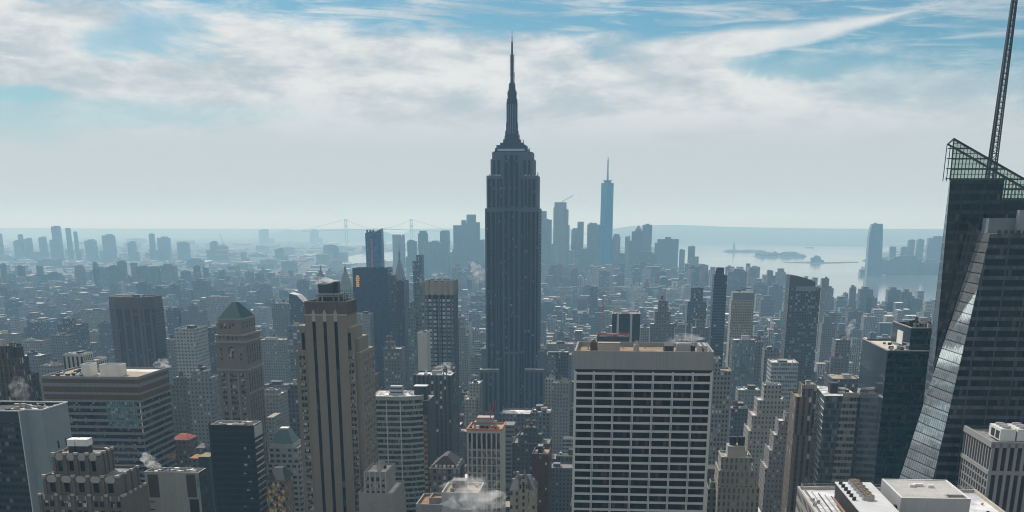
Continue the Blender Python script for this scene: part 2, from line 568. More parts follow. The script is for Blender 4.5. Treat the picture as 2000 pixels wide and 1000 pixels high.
def tower(name, label, boxes, Y, mt, roof=R_GREY, seed=1, clut=4, tanks=0, pens=1, hmax=4.5, cat='building', group=None, rim=None, par=0.6, drop=1.2, wallname='wall', detail=True):
    """boxes: (px left, px right, px top, front set back in m, depth in m); the first is the main shaft. One thing: wall, roofs, plant."""
    b = MB(); roofs = []
    X0, X1, Z = None, None, None
    for i, (l, r, t, sb, dep) in enumerate(boxes):
        x0, z = U(l, t, Y+sb); x1, z2 = U(r, t, Y+sb)
        z = (z+z2)/2
        b.parapet(x0, x1, Y+sb, Y+sb+dep, 0, z, par, drop, 0, None if rim is None else 1)
        take(x0, x1, Y+sb, Y+sb+dep, z)
        roofs.append((x0, x1, Y+sb, Y+sb+dep, z))
    xs = roofs[0]
    root = thing(name, label, cat, ((xs[0]+xs[1])/2, xs[2], 0), group)
    b.build(wallname, [mt] if rim is None else [mt, rim], root)
    for k, (x0, x1, y0, y1, z) in enumerate(roofs):
        rb = MB()
        rb.poly([(x0+par-.01, y0+par-.01, z-drop+.05), (x1-par+.01, y0+par-.01, z-drop+.05), (x1-par+.01, y1-par+.01, z-drop+.05), (x0+par-.01, y1-par+.01, z-drop+.05)])
        rb.build('roof', roof, root)
    if detail:
        top = max(roofs, key=lambda r: r[4])
        clutter(root, top[0]+1, top[1]-1, top[2]+1, top[3]-1, top[4]-drop+.05, seed, clut, hmax, tanks, pens)
    return root, roofs


# ------------------------------------------------------------------ large foreground and middle-distance buildings
def roof_depth(px, py, Z):
    return UZ(px, py, Z)[1]

def front_bands(root, x0, x1, y0, y1, zt, zb, pitch, h, mt, side=0, name='window_band', ins=0.4, front=True, skip=0):
    """one continuous window strip per floor on the front, and on the west (side=1) or east (side=-1) wall"""
    z = zt
    k = 0
    while z - pitch > zb and k < 48:
        c = z - pitch/2
        if k >= skip:
            if front:
                put(root, mt, ((x0+x1)/2, y0-.03, c), (x1-x0-2*ins, .12, h), name)
            if side:
                xs = x1+.03 if side > 0 else x0-.03
                put(root, mt, (xs, (y0+y1)/2, c), (.12, y1-y0-2*ins, h), name)
        z -= pitch; k += 1

# ---- the tallest tower: stepped limestone skyscraper with a mast
LIME = facade('limestone_wall', (0.17, 0.165, 0.16), (0.03, 0.035, 0.045), 3.1, 3.75, .42, .55, .10, var=.2)
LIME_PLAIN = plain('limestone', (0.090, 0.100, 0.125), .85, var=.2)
COLGLASS = facade('window_column_strip', (0.024, 0.027, 0.036), (0.003, 0.004, 0.006), 1.75, 3.75, .74, .52, .07, (.26, .27, .27), .25, .3, gspec=.15)
MASTMET = plain('mast_metal', (0.03, 0.04, 0.06), .6, .3, .2)
def esb():
    Y = 1318.0
    root = thing('stepped_skyscraper', 'tallest tower at the centre, dark stepped stone skyscraper with a needle mast', 'skyscraper', (U(1000, 800, Y)[0], Y, 0))
    def bxz(l, r, t, dy, dep, b, z0=0):
        x0, z = U(l, t, Y+dy); x1, _ = U(r, t, Y+dy)
        b.box(x0, x1, Y+dy, Y+dy+dep, z0, z, 0)
        return x0, x1, z
    b = MB()
    T = {}
    T['shaft'] = bxz(947, 1053, 407, 0, 42, b)
    T['up1'] = bxz(950, 1050, 343, 1.0, 40, b)
    T['up2'] = bxz(958, 1042.5, 311, 2.5, 36, b)
    T['up3'] = bxz(961, 1039.5, 297, 3.5, 33, b)
    T['wingL'] = bxz(936, 975, 722, -9, 60, b)
    T['shL'] = bxz(940, 951, 681, -2.0, 46, b)
    T['wingR'] = bxz(1024, 1063, 722, -9.3, 60, b)
    T['shR'] = bxz(1051, 1063.5, 687, -2.0, 46, b)
    T['mid'] = bxz(984, 1013, 687, -4.0, 10, b)
    T['base'] = bxz(931, 1070, 806, -12, 68, b)
    take(T['base'][0], T['base'][1], Y-12, Y+56, T['base'][2])
    take(T['shaft'][0], T['shaft'][1], Y, Y+42, T['shaft'][2])
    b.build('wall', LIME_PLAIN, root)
    rb = MB()
    for k in ('wingL', 'wingR'):
        x0, x1, z = T[k]
        rb.box(x0+.3, x1-.3, Y-8.7, Y-.4, z+.01, z+.3)
    rb.build('terrace', R_SNOW, root)
    # window columns: dark upright strips between the piers
    def strip(pl, pr, tz, bz, yf):
        x0, z = U(pl, tz, yf); x1, _ = U(pr, tz, yf); _, zb = U(pl, bz, yf)
        s = MB()
        s.poly([(x0, yf-.25, zb), (x1, yf-.25, zb), (x1, yf-.25, z), (x0, yf-.25, z)])
        for xa, xb in ((x0, x0), (x1, x1)):
            s.poly([(xa, yf, zb), (xa, yf-.25, zb), (xa, yf-.25, z), (xa, yf, z)])
        s.build('window_column', COLGLASS, root)
    wings = [(950.5, 957.5), (960, 967), (969.5, 972.5), (974.5, 981), (1017, 1023.2), (1026, 1029.5), (1031, 1036.5), (1039, 1045.5), (1048, 1051)]
    for a, c in wings:
        strip(a, c, 414, 722 if a < 975 or a > 1023 else 686, Y)
    for a, c in ((985.3, 992), (995.6, 1002.4), (1006, 1012)):
        strip(a, c, 412, 686, Y)
    for a, c in ((953, 959), (961.5, 967), (971, 975), (977, 981), (1018, 1022.5), (1025, 1029), (1032, 1037), (1040, 1046)):
        strip(a, c, 349, 405, Y+1)
    for a, c in ((985.5, 991.5), (996, 1002.5), (1006.5, 1012)):
        strip(a, c, 303, 405, Y+.6)
    for a, c in ((963, 967.5), (971.5, 976.5), (1022.5, 1027.5), (1031.5, 1036)):
        strip(a, c, 313, 341, Y+2.5)
    for a, c in ((938.5, 944), (947, 952.5), (955.5, 961), (964.5, 970), (1027, 1032.5), (1036, 1041.5), (1045, 1050.5), (1054, 1060)):
        strip(a, c, 727, 803, Y-9.2 if a > 1000 else Y-9)
    for a, c in ((986.5, 991.5), (996, 1001.5), (1006, 1011)):
        strip(a, c, 691, 803, Y-4)
    for a, c in ((976, 979.5), (980.5, 983.5), (1015, 1018.5), (1019.5, 1023)):
        strip(a, c, 690, 803, Y)
    # projecting piers of the centre bay and the corners
    pb = []
    for pl, pr, t, yf in ((982.2, 984.6, 300, Y), (1013.2, 1015.6, 300, Y), (992.6, 994.9, 404, Y), (1003, 1005.3, 404, Y), (967.6, 969.2, 414, Y), (1023.8, 1025.4, 414, Y)):
        x0, z = U(pl, t, yf); x1, _ = U(pr, t, yf); _, zb = U(pl, 688, yf)
        put(root, LIME_PLAIN, ((x0+x1)/2, yf-.25, (z+zb)/2), (x1-x0, .9, z-zb), 'pier')
    # west wall
    x1 = T['shaft'][1]
    for k in range(9):
        yy = Y+4+k*4.2
        zt = T['shaft'][2]-4
        s = MB(); s.poly([(x1+.2, yy-1.1, 130), (x1+.2, yy+1.1, 130), (x1+.2, yy+1.1, zt), (x1+.2, yy-1.1, zt)])
        s.build('window_column', COLGLASS, root)
    # crown
    cxp = 1000.0
    yc = Y+20.0
    def ring(l, r, t):
        x0, z = U(l, t, yc); x1, _ = U(r, t, yc)
        return x0, x1, z
    prof = [(966, 1034, 298), (969.5, 1031.5, 291), (972, 1029, 285), (978.6, 1023, 280), (984, 1017, 273), (986.5, 1014, 266), (988, 1012.3, 256), (989.3, 1011.2, 240), (990, 1010.2, 200)]
    b = MB()
    prev = None
    for l, r, t in prof:
        x0, x1, z = ring(l, r, t)
        if prev is None:
            b.box(x0, x1, yc-16, yc+16, T['up3'][2]-2, z)
        else:
            h = (x1-x0)/2*.92
            px0, px1, pz = prev
            b.box(x0, x1, yc-h, yc+h, pz-1, z)
        prev = (x0, x1, z)
    b.build('crown', MASTMET, root)
    x0, x1, z = ring(970.5, 1031, 294.5)
    put(root, plain('deck_glass', (.30, .40, .48), .3, .6), ((x0+x1)/2, yc-16.2, z), ((x1-x0)*.86, .3, 2.0), 'observation_window')
    cx = (ring(990, 1010.2, 200)[0]+ring(990, 1010.2, 200)[1])/2
    b = MB()
    for r0, r1, ta, tb in ((5.6, 5.6, 203, 193), (4.6, 4.9, 193, 183), (5.1, 4.4, 183, 177), (3.7, 3.4, 177, 163)):
        za, zb = U(1000, ta, yc)[1], U(1000, tb, yc)[1]
        b.cyl(cx, yc, za-.3, zb, r0, 16, r1)
    b.build('mast_drum', MASTMET, root, smooth=False)
    for a, c in ((-3.6, .6), (-1.2, .6), (1.2, .6), (3.6, .6)):
        za, zb = U(1000, 262, yc)[1], U(1000, 204, yc)[1]
        put(root, plain('mast_glass', (.10, .13, .17), .3, .6), (cx+a, yc-6.6+abs(a)*.2, (za+zb)/2), (.9, .5, zb-za), 'mast_fin')
    b = MB()
    for r0, r1, ta, tb in ((2.0, 1.6, 164, 145), (1.6, 1.5, 145, 108), (1.05, .9, 108, 82), (.55, .4, 82, 72), (.3, .18, 72, 58)):
        za, zb = U(1000, ta, yc)[1], U(1000, tb, yc)[1]
        b.cyl(cx, yc, za-.2, zb, r0, 8, r1)
    for t in (147, 142, 136, 131, 126, 121, 117, 112, 108.5):
        z = U(1000, t, yc)[1]
        b.cyl(cx, yc, z-.45, z+.45, 2.5, 8)
    b.build('antenna', M_DARK, root)
    z0, z1 = U(1000, 163, yc)[1], U(1000, 142, yc)[1]
    put(root, M_DARK, (cx+2.7, yc, (z0+z1)/2), (.5, .5, z1-z0), 'whip_antenna')
    rg = random.Random(4)
    for k in range(26):                                     # dishes and whips on the setback edges
        t = rg.choice([281, 290, 297, 297, 343, 343, 266])
        half = {281: 21, 290: 29, 297: 37, 343: 49, 266: 15}[t]
        sx = rg.choice([-1, 1])
        x, z = U(1000+sx*(half-rg.uniform(0, 5)), t, Y+6)
        hh = rg.uniform(1.5, 5.5)
        put(root, M_DARK, (x, Y+8+rg.uniform(0, 20), z+hh/2-.3), (rg.uniform(.35, 1.2), .6, hh), 'roof_antenna')
    for k in range(16):                                     # flood lamps along the setbacks, painted white
        px = rg.choice([957, 963, 969, 975, 1026, 1033, 1039, 1045]) + rg.uniform(-2, 2)
        x, z = U(px, 343, Y+1)
        put(root, M_WHITE, (x, Y+1.3, z+.5), (.8, .8, .9), 'flood_lamp')
esb()

# ---- brown stone tower with three dark stripes
STONE = plain('brown_limestone', (0.20, 0.172, 0.135), .9, var=.2, scale=.3)
STONE_D = plain('brown_limestone_crown', (0.125, 0.108, 0.09), .9, var=.3, scale=.3)
STONE_L = plain('pale_limestone', (0.34, 0.33, 0.30), .9, var=.15)
STRIPE = glass('dark_stripe_glass', (0.012, 0.011, 0.010), .05, (.08, .08, .07), (1.6, 3.6), rough=.5, spec=.1)
WINB = glass('sash_window', (0.022, 0.024, 0.026), .28, (.38, .38, .35), (1.5, 1.8), rough=.15)
def striped_tower():
    Y = 640.0
    root = thing('art_deco_tower', 'tall brown stone tower with three dark vertical stripes, left of the centre', 'tower', (U(640, 900, Y)[0], Y, 0))
    b = MB()
    def bx(l, r, t, dy, dep, bb=b):
        x0, z = U(l, t, Y+dy); x1, _ = U(r, t, Y+dy)
        bb.box(x0, x1, Y+dy, Y+dy+dep, 0, z, 0)
        return x0, x1, z
    C = bx(595, 676.8, 615, 0, 26)
    a = bx(583.5, 596, 637, 1.2, 20); L2 = bx(580.5, 586, 669, 2.2, 19); L3 = bx(576.6, 600, 686, 3.2, 17)
    r1 = bx(675, 691, 640, 1.2, 21); r2 = bx(688, 700, 662, 4, 26); r3 = bx(675.5, 706, 689, 3.0, 34)
    for q, yy, dd in ((a, 1.2, 20), (L3, 3.2, 17), (r1, 1.2, 21), (r3, 3, 34)):
        take(q[0], q[1], Y+yy, Y+yy+dd, q[2])
    take(C[0], C[1], Y, Y+26, C[2])
    b.build('wall', STONE, root)
    rb = MB()
    for q, yy, dd in ((a, 1.2, 20), (L2, 2.2, 19), (r1, 1.2, 21), (r2, 4, 26), (r3, 3, 34)):
        rb.box(q[0]+.3, q[1]-.3, Y+yy+.4, Y+yy+dd-.4, q[2]+.01, q[2]+.25)
    rb.build('terrace', R_TAN, root)
    x0, z0 = U(595.4, 615, Y+.3); x1, z1 = U(676.4, 589, Y+.3)
    cb = MB(); cb.parapet(x0, x1, Y+.3, Y+25, z0-.5, z1, 1.0, 2.5)
    n = 22
    for k in range(n):
        xx = x0+(k+.5)*(x1-x0)/n
        cb.box(xx-.35, xx+.35, Y-.15, Y+.32, z0+.3, z1-.4)
    for k in range(12):
        yy = Y+1.5+k*2
        cb.box(x1-.05, x1+.35, yy-.3, yy+.3, z0+.3, z1-.4)
    cb.build('crown', STONE_D, root)
    put(root, STONE_L, ((x0+x1)/2, Y-.1, z0+.1), (x1-x0+.5, .5, .7), 'cornice')
    put(root, R_GREY, ((x0+x1)/2, Y+12.6, z1-2.4), (x1-x0-2.2, 22.5, .2), 'roof')
    for pl, pr in ((610, 616), (631.3, 637.3), (652.6, 658.8)):
        xa, za = U(pl, 628, Y); xb, _ = U(pr, 628, Y)
        put(root, STRIPE, ((xa+xb)/2, Y+.02, za/2), (xb-xa, .3, za), 'dark_stripe')
        _, zc = U(pl, 607, Y)
        b2 = MB(); xm = (xa+xb)/2; w = (xb-xa)/2+.1
        b2.prism([(xm-w, Y-.25), (xm+w, Y-.25), (xm+w, Y+.1), (xm-w, Y+.1)], za, zc-1.4, 0, False)
        b2.prism([(xm-w, Y-.25), (xm+w, Y-.25), (xm+w, Y+.1), (xm-w, Y+.1)], zc-1.4, zc+.6, 0, True, None, [(xm-.15, Y-.25), (xm+.15, Y-.25), (xm+.15, Y+.1), (xm-.15, Y+.1)])
        b2.build('stripe_cap', STONE_L, root)
    # narrow dark bays on the shoulders and ranks of sash windows below
    for pl, pr, t, bt, dy in ((588.5, 594.5, 650, 683, 1.2), (679, 685, 650, 684, 1.2)):
        xa, za = U(pl, t, Y+dy); xb, _ = U(pr, t, Y+dy); _, zb = U(pl, bt, Y+dy)
        put(root, STRIPE, ((xa+xb)/2, Y+dy+.02, (za+zb)/2), (xb-xa, .3, za-zb), 'dark_stripe')
    rects = []
    _, zt = U(590, 693, Y+3.2)
    xL = [U(p, 695, Y+1.2)[0] for p in (587, 593)]
    xR = [U(p, 695, Y+1.2)[0] for p in (681.8, 688.4)]
    for k in range(38):
        z = zt-1.4-k*3.62
        for x in xL: rects.append(((x, Y+1.2, z), (1.4, .16, 2.1)))
        for x in xR: rects.append(((x, Y+1.2, z), (1.4, .16, 2.1)))
    windows(root, rects, WINB)
    rects = []
    for k in range(38):
        z = zt-1.4-k*3.62
        for yy in (8, 12.5, 17, 21.5, 26, 30.5, 34.5):
            rects.append(((r3[1], Y+yy, z), (.16, 1.3, 2.0)))
    b3 = MB()
    for c, d in rects: b3.box(c[0]-d[0]/2, c[0]+d[0]/2, c[1]-d[1]/2, c[1]+d[1]/2, c[2]-d[2]/2, c[2]+d[2]/2)
    o = b3.build('side_window', WINB, root); o['kind'] = 'stuff'
    # penthouse: open frame carrying a dark tank house
    xa, zb = U(618, 590, Y+8); xb, zt2 = U(662, 573, Y+8)
    fb = MB()
    for px in (619, 629, 651, 661):
        x, _ = U(px, 580, Y+8)
        fb.box(x-.35, x+.35, Y+8, Y+8.7, zb-4, zt2)
        fb.box(x-.35, x+.35, Y+18, Y+18.7, zb-4, zt2)
    fb.box(xa, xb, Y+7.6, Y+19, zt2-.9, zt2); fb.box(xa, xb, Y+7.8, Y+8.4, (zb+zt2)/2+.6, (zb+zt2)/2+1.1)
    fb.build('penthouse_frame', plain('frame_paint', (.25, .25, .22), .8), root)
    put(root, M_DARK, ((xa+xb)/2, Y+13.5, (zb-4+zt2)/2), (xb-xa-2.5, 9, zt2-zb+3.6), 'penthouse')
    xa, z0 = U(622, 573, Y+9); xb, z1 = U(650, 554, Y+9)
    tb = MB(); tb.box(xa, xb, Y+9, Y+16, z0-.2, z1)
    for k in range(6):
        xx = xa+(k+.5)*(xb-xa)/6
        tb.box(xx-.5, xx+.5, Y+8.9, Y+16.1, z1, z1+rnd.uniform(.1, .7))
    tb.build('tank_house', plain('dark_blue_steel', (.035, .04, .055), .6, .4), root)
    xa, z0 = U(651, 574, Y+11); xb, z1 = U(659, 550, Y+11)
    put(root, M_DARK, ((xa+xb)/2, Y+14, (z0+z1)/2), (xb-xa, 6, z1-z0), 'duct_stack')
    rg = random.Random(2)
    for k in range(12):
        x, z = U(rg.choice([612, 616, 663, 667, 670, 622, 656]), 588, Y+6)
        hh = rg.uniform(3, 7)
        put(root, M_DARK, (x+rg.uniform(-1, 1), Y+4+rg.uniform(0, 16), z1*0+U(640, 589, Y)[1]-2.3+hh/2), (.25, .25, hh), 'roof_antenna')
rnd = random.Random(11)
striped_tower()

def striped_annex():
    Y = 610.0
    root, _ = tower('art_deco_annex', 'low stone wing with stepped parapet at the foot of the three-striped brown tower', [(710, 754.5, 922, 0, 26), (700, 768, 963, -4, 34), (730, 770, 985, -7, 36)], Y, STONE_L if 0 else plain('annex_stone', (.24, .23, .21), .9), R_WHITE, 3, 3)
    x0, z = U(712, 930, Y); x1, _ = U(753, 930, Y)
    rects = []
    for r in range(6):
        for k in range(4):
            rects.append(((x0+(k+.5)*(x1-x0)/4, Y, z-1.6-r*3.7), (1.5, .16, 2.1)))
    windows(root, rects, WINB)
    for k in range(5):
        x = x0+k*(x1-x0)/4
        put(root, STONE_L, (x, Y-.15, z-6), (.7, .4, 17), 'pier')
striped_annex()

# ---- white travertine slab with a grid of wide dark windows
TRAV = plain('travertine', (0.50, 0.50, 0.485), .75, .3, var=.14, scale=.2)
TRAV_J = facade('travertine_panels', (0.30, 0.30, 0.295), (0.2, 0.2, 0.2), 1.55, 60, .06, .98, 0, var=.14, grough=.8, gspec=.2)
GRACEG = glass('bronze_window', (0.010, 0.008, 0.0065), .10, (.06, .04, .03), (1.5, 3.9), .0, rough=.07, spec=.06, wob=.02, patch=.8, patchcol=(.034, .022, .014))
def grid_slab():
    Y = 575.0
    x0, z1 = U(1122, 685, Y); x1, z2 = U(1395, 687.6, Y)
    zt = (z1+z2)/2
    zs = U(1250, 722, Y)[1]
    dep = roof_depth(1381, 669, zt)-Y
    root = thing('grid_slab_tower', 'broad pale slab tower with a grid of wide dark windows and a flat tan roof', 'office tower', ((x0+x1)/2, Y, 0))
    take(x0, x1, Y, Y+dep, zt)
    b = MB(); b.box(x0+.5, x1-.5, Y+.55, Y+dep, 0, zs+.5)
    b.build('wall', plain('recess_dark', (.02, .018, .016), .6), root)
    b = MB(); b.parapet(x0, x1, Y, Y+dep, zs, zt, .8, 2.4); b.build('parapet', TRAV_J, root)
    rb = MB(); rb.box(x0+.75, x1-.75, Y+.75, Y+dep-.75, zt-2.9, zt-2.3); rb.build('roof', roofing('rusty_roof', (.20, .135, .08), (.30, .22, .14)), root)
    nb = 7
    bw = (x1-x0)/nb
    for k in range(nb+1):
        xx = x0+k*bw
        w = .95 if 0 < k < nb else 1.2
        xx = min(max(xx, x0+.6), x1-.6)
        h = zs-1.0
        for d in ((-.30, .30) if 0 < k < nb else (0,)):
            put(root, TRAV, (xx+d, Y+.05, h/2), (w/2-.12 if d else w, .9, h), 'pier')
    pitch = 3.9
    zz = zs-1.4
    rects = []
    for r in range(24):
        zc = zz-r*pitch
        put(root, TRAV, ((x0+x1)/2, Y+.2, zc-.62), (x1-x0-.2, .7, 1.05), 'spandrel')
        for k in range(nb):
            rects.append(((x0+(k+.5)*bw, Y+.5, zc-2.5), (bw-1.3, .12, 2.72)))
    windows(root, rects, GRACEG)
    # west and east ends: blank travertine with the corner
    put(root, TRAV, (x1-.25, Y+dep/2+.6, zs/2-.2), (.5, dep-1, zs), 'end_wall')
    put(root, TRAV, (x0+.25, Y+dep/2+.6, zs/2-.2), (.5, dep-1, zs), 'end_wall')
    zr = zt-2.3
    def rbox(l, r, t, bt, dd, mt, nm, off):
        xa, zz_ = U(l, t, Y+off); xb, _ = U(r, t, Y+off)
        put(root, mt, ((xa+xb)/2, Y+off+dd/2, (zr+zz_)/2), (xb-xa, dd, max(zz_-zr, .4)), nm)
    rbox(1168, 1211, 671, 683, 6, M_BEIGE, 'bulkhead', 7)
    put(root, R_TAN, (U(1190, 671, Y+7)[0], Y+10, U(1190, 671, Y+7)[1]+.15), (10.6, 6.4, .25), 'bulkhead_cap')
    b = MB(); xa, _ = U(1160, 660, Y+16); b.box(xa-1.6, xa+1.6, Y+14, Y+17, zr, zr+4.5)
    b.prism([(xa-1.8, Y+13.8), (xa+1.8, Y+13.8), (xa+1.8, Y+17.2), (xa-1.8, Y+17.2)], zr+4.5, zr+6.3, 0, True, None, [(xa-.1, Y+15), (xa+.1, Y+15), (xa+.1, Y+16), (xa-.1, Y+16)])
    b.build('stair_hut', M_TANKWOOD, root)
    xa, _ = U(1243, 676, Y+8)
    b = MB(); b.cyl(xa, Y+9, zr, zr+4.2, 1.4, 12); b.cyl(xa, Y+9, zr+4.2, zr+5.0, 1.5, 12, .9); b.cyl(xa, Y+9, zr+5, zr+6.2, .8, 10); b.build('flue', M_BEIGE, root)
    for l, r, mt in ((1298, 1316, M_DARK), (1352, 1358, M_DARK), (1366, 1372, M_GALV), (1376, 1382, M_GALV)):
        rbox(l, r, 676, 684, 18, mt, 'cooling_pit', 5)
    rbox(1322, 1350, 672, 684, 9, M_GALV, 'cooling_unit', 8)
    for k in range(3):
        xa, _ = U(1327+k*9, 670, Y+10)
        b = MB(); b.cyl(xa, Y+12, zr+5.6, zr+6.6, 1.2, 10); b.build('fan', M_GALV, root)
    rg = random.Random(8)
    for k in range(16):
        xa, _ = U(rg.uniform(1130, 1390), 676, Y+8)
        hh = rg.uniform(.5, 2.2)
        put(root, rg.choice([M_DARK, M_GALV, M_BEIGE]), (xa, Y+3+rg.uniform(0, dep-8), zr+hh/2), (rg.uniform(.4, 1.6), rg.uniform(.4, 1.6), hh), 'vent_unit')
grid_slab()

# ---- faceted glass tower at the right edge
def facet_mat(name, spand, gl, pv, fr, blind, rough, metal, mull=(.02, .022, .025), spec=.6, pu=1.5, wob=.03, line=.06, jit=.7, fl=.04, refl=.8, reflc=(.045, .034, .026)):
    if name in MATS: return MATS[name]
    mt, g = newmat(name)
    u, v, _ = g.xyz(g.n('ShaderNodeUVMap').outputs[0])
    geo = g.n('ShaderNodeNewGeometry')
    uu, vv = g.m('DIVIDE', u, pu), g.m('DIVIDE', v, pv)
    fv = g.m('FRACT', vv)
    isg = g.m('LESS_THAN', fv, fr)
    bay = g.m('FRACT', g.m('DIVIDE', u, pu*6))
    wn = g.n('ShaderNodeTexWhiteNoise', noise_dimensions='3D')
    g.put(wn.inputs[0], g.vec(g.m('FLOOR', uu), g.m('FLOOR', vv), isg))
    r = wn.outputs[0]
    gv = g.m('MULTIPLY_ADD', r, jit, 1-jit/2)
    c = g.mix(isg, spand, gl)
    c = g.mix(1.0, c, g.vec(gv, gv, gv), 'MULTIPLY')
    c = g.mix(g.m('MULTIPLY', g.m('MULTIPLY', isg, g.m('GREATER_THAN', r, 1-blind)), .6), c, (.09, .08, .07))
    c = g.mix(g.m('MULTIPLY', isg, g.m('LESS_THAN', bay, .07)), c, spand)
    pn = g.noise(g.vec(g.m('MULTIPLY', u, .5), g.m('MULTIPLY', v, .4), 3.0), .09, 5, .68, 1.4)  # mottled reflections painted into the glass colour
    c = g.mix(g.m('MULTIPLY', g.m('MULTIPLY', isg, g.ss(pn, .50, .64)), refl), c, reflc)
    ml = g.m('MAXIMUM', g.m('LESS_THAN', g.m('FRACT', uu), line), g.m('LESS_THAN', g.m('FRACT', g.m('ADD', vv, .02)), fl))
    c = g.mix(ml, c, mull)
    va = g.n('ShaderNodeVectorMath', operation='MULTIPLY_ADD')
    g.put(va.inputs[0], wn.outputs[1]); va.inputs[1].default_value = (wob, wob, wob)
    g.put(va.inputs[2], geo.outputs['Normal'])
    vn = g.n('ShaderNodeVectorMath', operation='NORMALIZE'); g.put(vn.inputs[0], va.outputs[0])
    finish(g, c, rough, spec, metal, vn.outputs[0])
    MATS[name] = mt
    return mt
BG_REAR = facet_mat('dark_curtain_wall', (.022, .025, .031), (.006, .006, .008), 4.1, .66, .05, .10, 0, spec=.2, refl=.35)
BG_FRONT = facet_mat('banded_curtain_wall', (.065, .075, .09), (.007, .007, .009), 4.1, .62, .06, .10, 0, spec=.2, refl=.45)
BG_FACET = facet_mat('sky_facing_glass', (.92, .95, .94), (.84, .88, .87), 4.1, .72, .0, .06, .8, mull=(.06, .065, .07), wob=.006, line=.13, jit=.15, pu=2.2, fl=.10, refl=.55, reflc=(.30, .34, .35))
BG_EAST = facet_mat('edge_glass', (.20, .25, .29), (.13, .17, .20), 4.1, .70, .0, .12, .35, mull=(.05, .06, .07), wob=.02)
SCREEN = plain('crown_frame', (.02, .022, .022), .5, .5)
def crystal():
    Yr, Yf = 560.0, 527.0
    root = thing('faceted_glass_tower', 'dark faceted glass tower with a slanted lattice crown at the right edge', 'glass tower', (U(1960, 900, Yf)[0], Yf, 0))
    # rear volume: left edge leans outward to the ground, top slopes down to the right
    T = V3(1863, 271, Yr)
    E = V3(1826, 700, Yr)
    k = (T.z)/(T.z-E.z)
    G0 = T + (E-T)*k
    R = V3(2060, 384, Yr)
    xr = R.x+26
    crown_z = [V3(1858, 352, Yr), V3(2060, 352, Yr)]
    zc = crown_z[0].z
    lam = (T.z-zc)/(T.z-E.z)
    C0 = T+(E-T)*lam                                        # left end of the crown's base
    # back-left edge: meets the front at the crown, swings back toward the ground
    Bk = Vector((C0.x, C0.y+1.5, zc))
    B0 = Vector((G0.x+2, Yr+46, 0))
    b = MB()
    xs, zs = U(1957, 391, Yr)
    b.poly([(G0.x, Yr, 0), (xr+30, Yr, 0), (xr+1, Yr, zs), (xs, Yr, zs), (xs, Yr, zc), (C0.x, Yr, zc)])
    b.build('wall', BG_REAR, root)
    b = MB()
    b.poly([B0, G0, C0, Bk])
    b.build('edge_facet', BG_EAST, root)
    b = MB()
    b.poly([(xr+30, Yr, 0), (xr+30, Yr+46, 0), (xr+1, Yr+46, zs), (xr+1, Yr, zs)])
    b.poly([(xr+30, Yr+46, 0), B0, Bk, (xs, Yr+46, zc), (xs, Yr+46, zs), (xr+1, Yr+46, zs)])
    b.poly([C0, (xs, Yr, zc), (xs, Yr+46, zc), Bk])
    b.poly([(xs, Yr, zs), (xr+1, Yr, zs), (xr+1, Yr+46, zs), (xs, Yr+46, zs)])
    b.poly([(xs, Yr, zs), (xs, Yr+46, zs), (xs, Yr+46, zc), (xs, Yr, zc)])
    b.build('back_wall', BG_REAR, root)
    take(G0.x, xr+20, Yr, Yr+46, zc)
    OCC.append((Yr, 1850, 2000, 300))
    # open screen of the crown: bars seen against the sky
    xe = xr
    ztop = lambda x: T.z + (R.z-T.z)*(x-T.x)/(R.x-T.x)
    b = MB(); d = MB()
    yb = Yr+13
    def xleft(z):
        return T.x + (E.x-T.x)*(T.z-z)/(T.z-E.z)
    x = T.x+.2
    while x < xe:
        zt = ztop(x)-.1
        zl = zc if x < xs else zs
        if zt > zl+.5:
            b.bar((x, Yr, zl), (x, Yr, zt), .22); d.bar((x+.5, yb, zl), (x+.5, yb, max(zt-1, zl+.3)), .3)
        x += 1.5
    z = zs+.2
    row = 0
    while z < T.z-1:
        xa = xleft(z)+.1 if z > zc else xs+.1
        xb = T.x + (z-T.z)*(R.x-T.x)/(R.z-T.z)
        xb = min(xb, xe)
        if xb > xa+1:
            w = .6 if row % 2 == 0 else .25
            b.bar((xa, Yr-.05, z), (xb, Yr-.05, z), w)
            if row % 2 == 0: d.bar((xa+1, yb, z+.7), (xb-1, yb, z+.7), .4)
        z += 2.05; row += 1
    b.bar((T.x-.2, Yr-.05, T.z), (xe, Yr-.05, ztop(xe)), .8)
    b.bar((T.x+.3, Yr-.05, T.z-3.2), (xe, Yr-.05, ztop(xe)-3.2), .45)
    b.bar((T.x, Yr, T.z), (C0.x, Yr, zc), .5)
    d.bar((T.x+1, yb, T.z-1.4), (xe, yb, ztop(xe)-1.4), .7)
    b.bar((T.x, Yr, T.z), (T.x+1, yb, T.z-1.4), .5)
    b.build('crown_screen', SCREEN, root); d.build('crown_back_screen', SCREEN, root)
    mt, gg = newmat('screen_glass')
    tr = gg.n('ShaderNodeBsdfTransparent'); tr.inputs[0].default_value = (.50, .58, .50, 1)
    gl = gg.n('ShaderNodeBsdfGlossy'); gl.inputs[0].default_value = (.8, .9, .85, 1); gl.inputs[1].default_value = .05
    mx = gg.n('ShaderNodeMixShader'); mx.inputs[0].default_value = .06
    gg.t.links.new(tr.outputs[0], mx.inputs[1]); gg.t.links.new(gl.outputs[0], mx.inputs[2])
    oo = gg.n('ShaderNodeOutputMaterial'); gg.t.links.new(mx.outputs[0], oo.inputs[0])
    xq = T.x + (zs-T.z)*(R.x-T.x)/(R.z-T.z)
    b = MB(); b.poly([C0+Vector((0, .1, 0)), (xs, Yr+.1, zc), (xs, Yr+.1, zs), (xq, Yr+.1, zs), T+Vector((0, .1, 0))])
    b.build('crown_glass', mt, root)
    # mechanical block that hides the lower right of the screen
    xa, za = U(1958, 392, Yr+5)
    
    # front volume: banded face with the big sky-facing facet
    A = V3(1934, 457, Yf); Fl = V3(1866, 748, Yf)
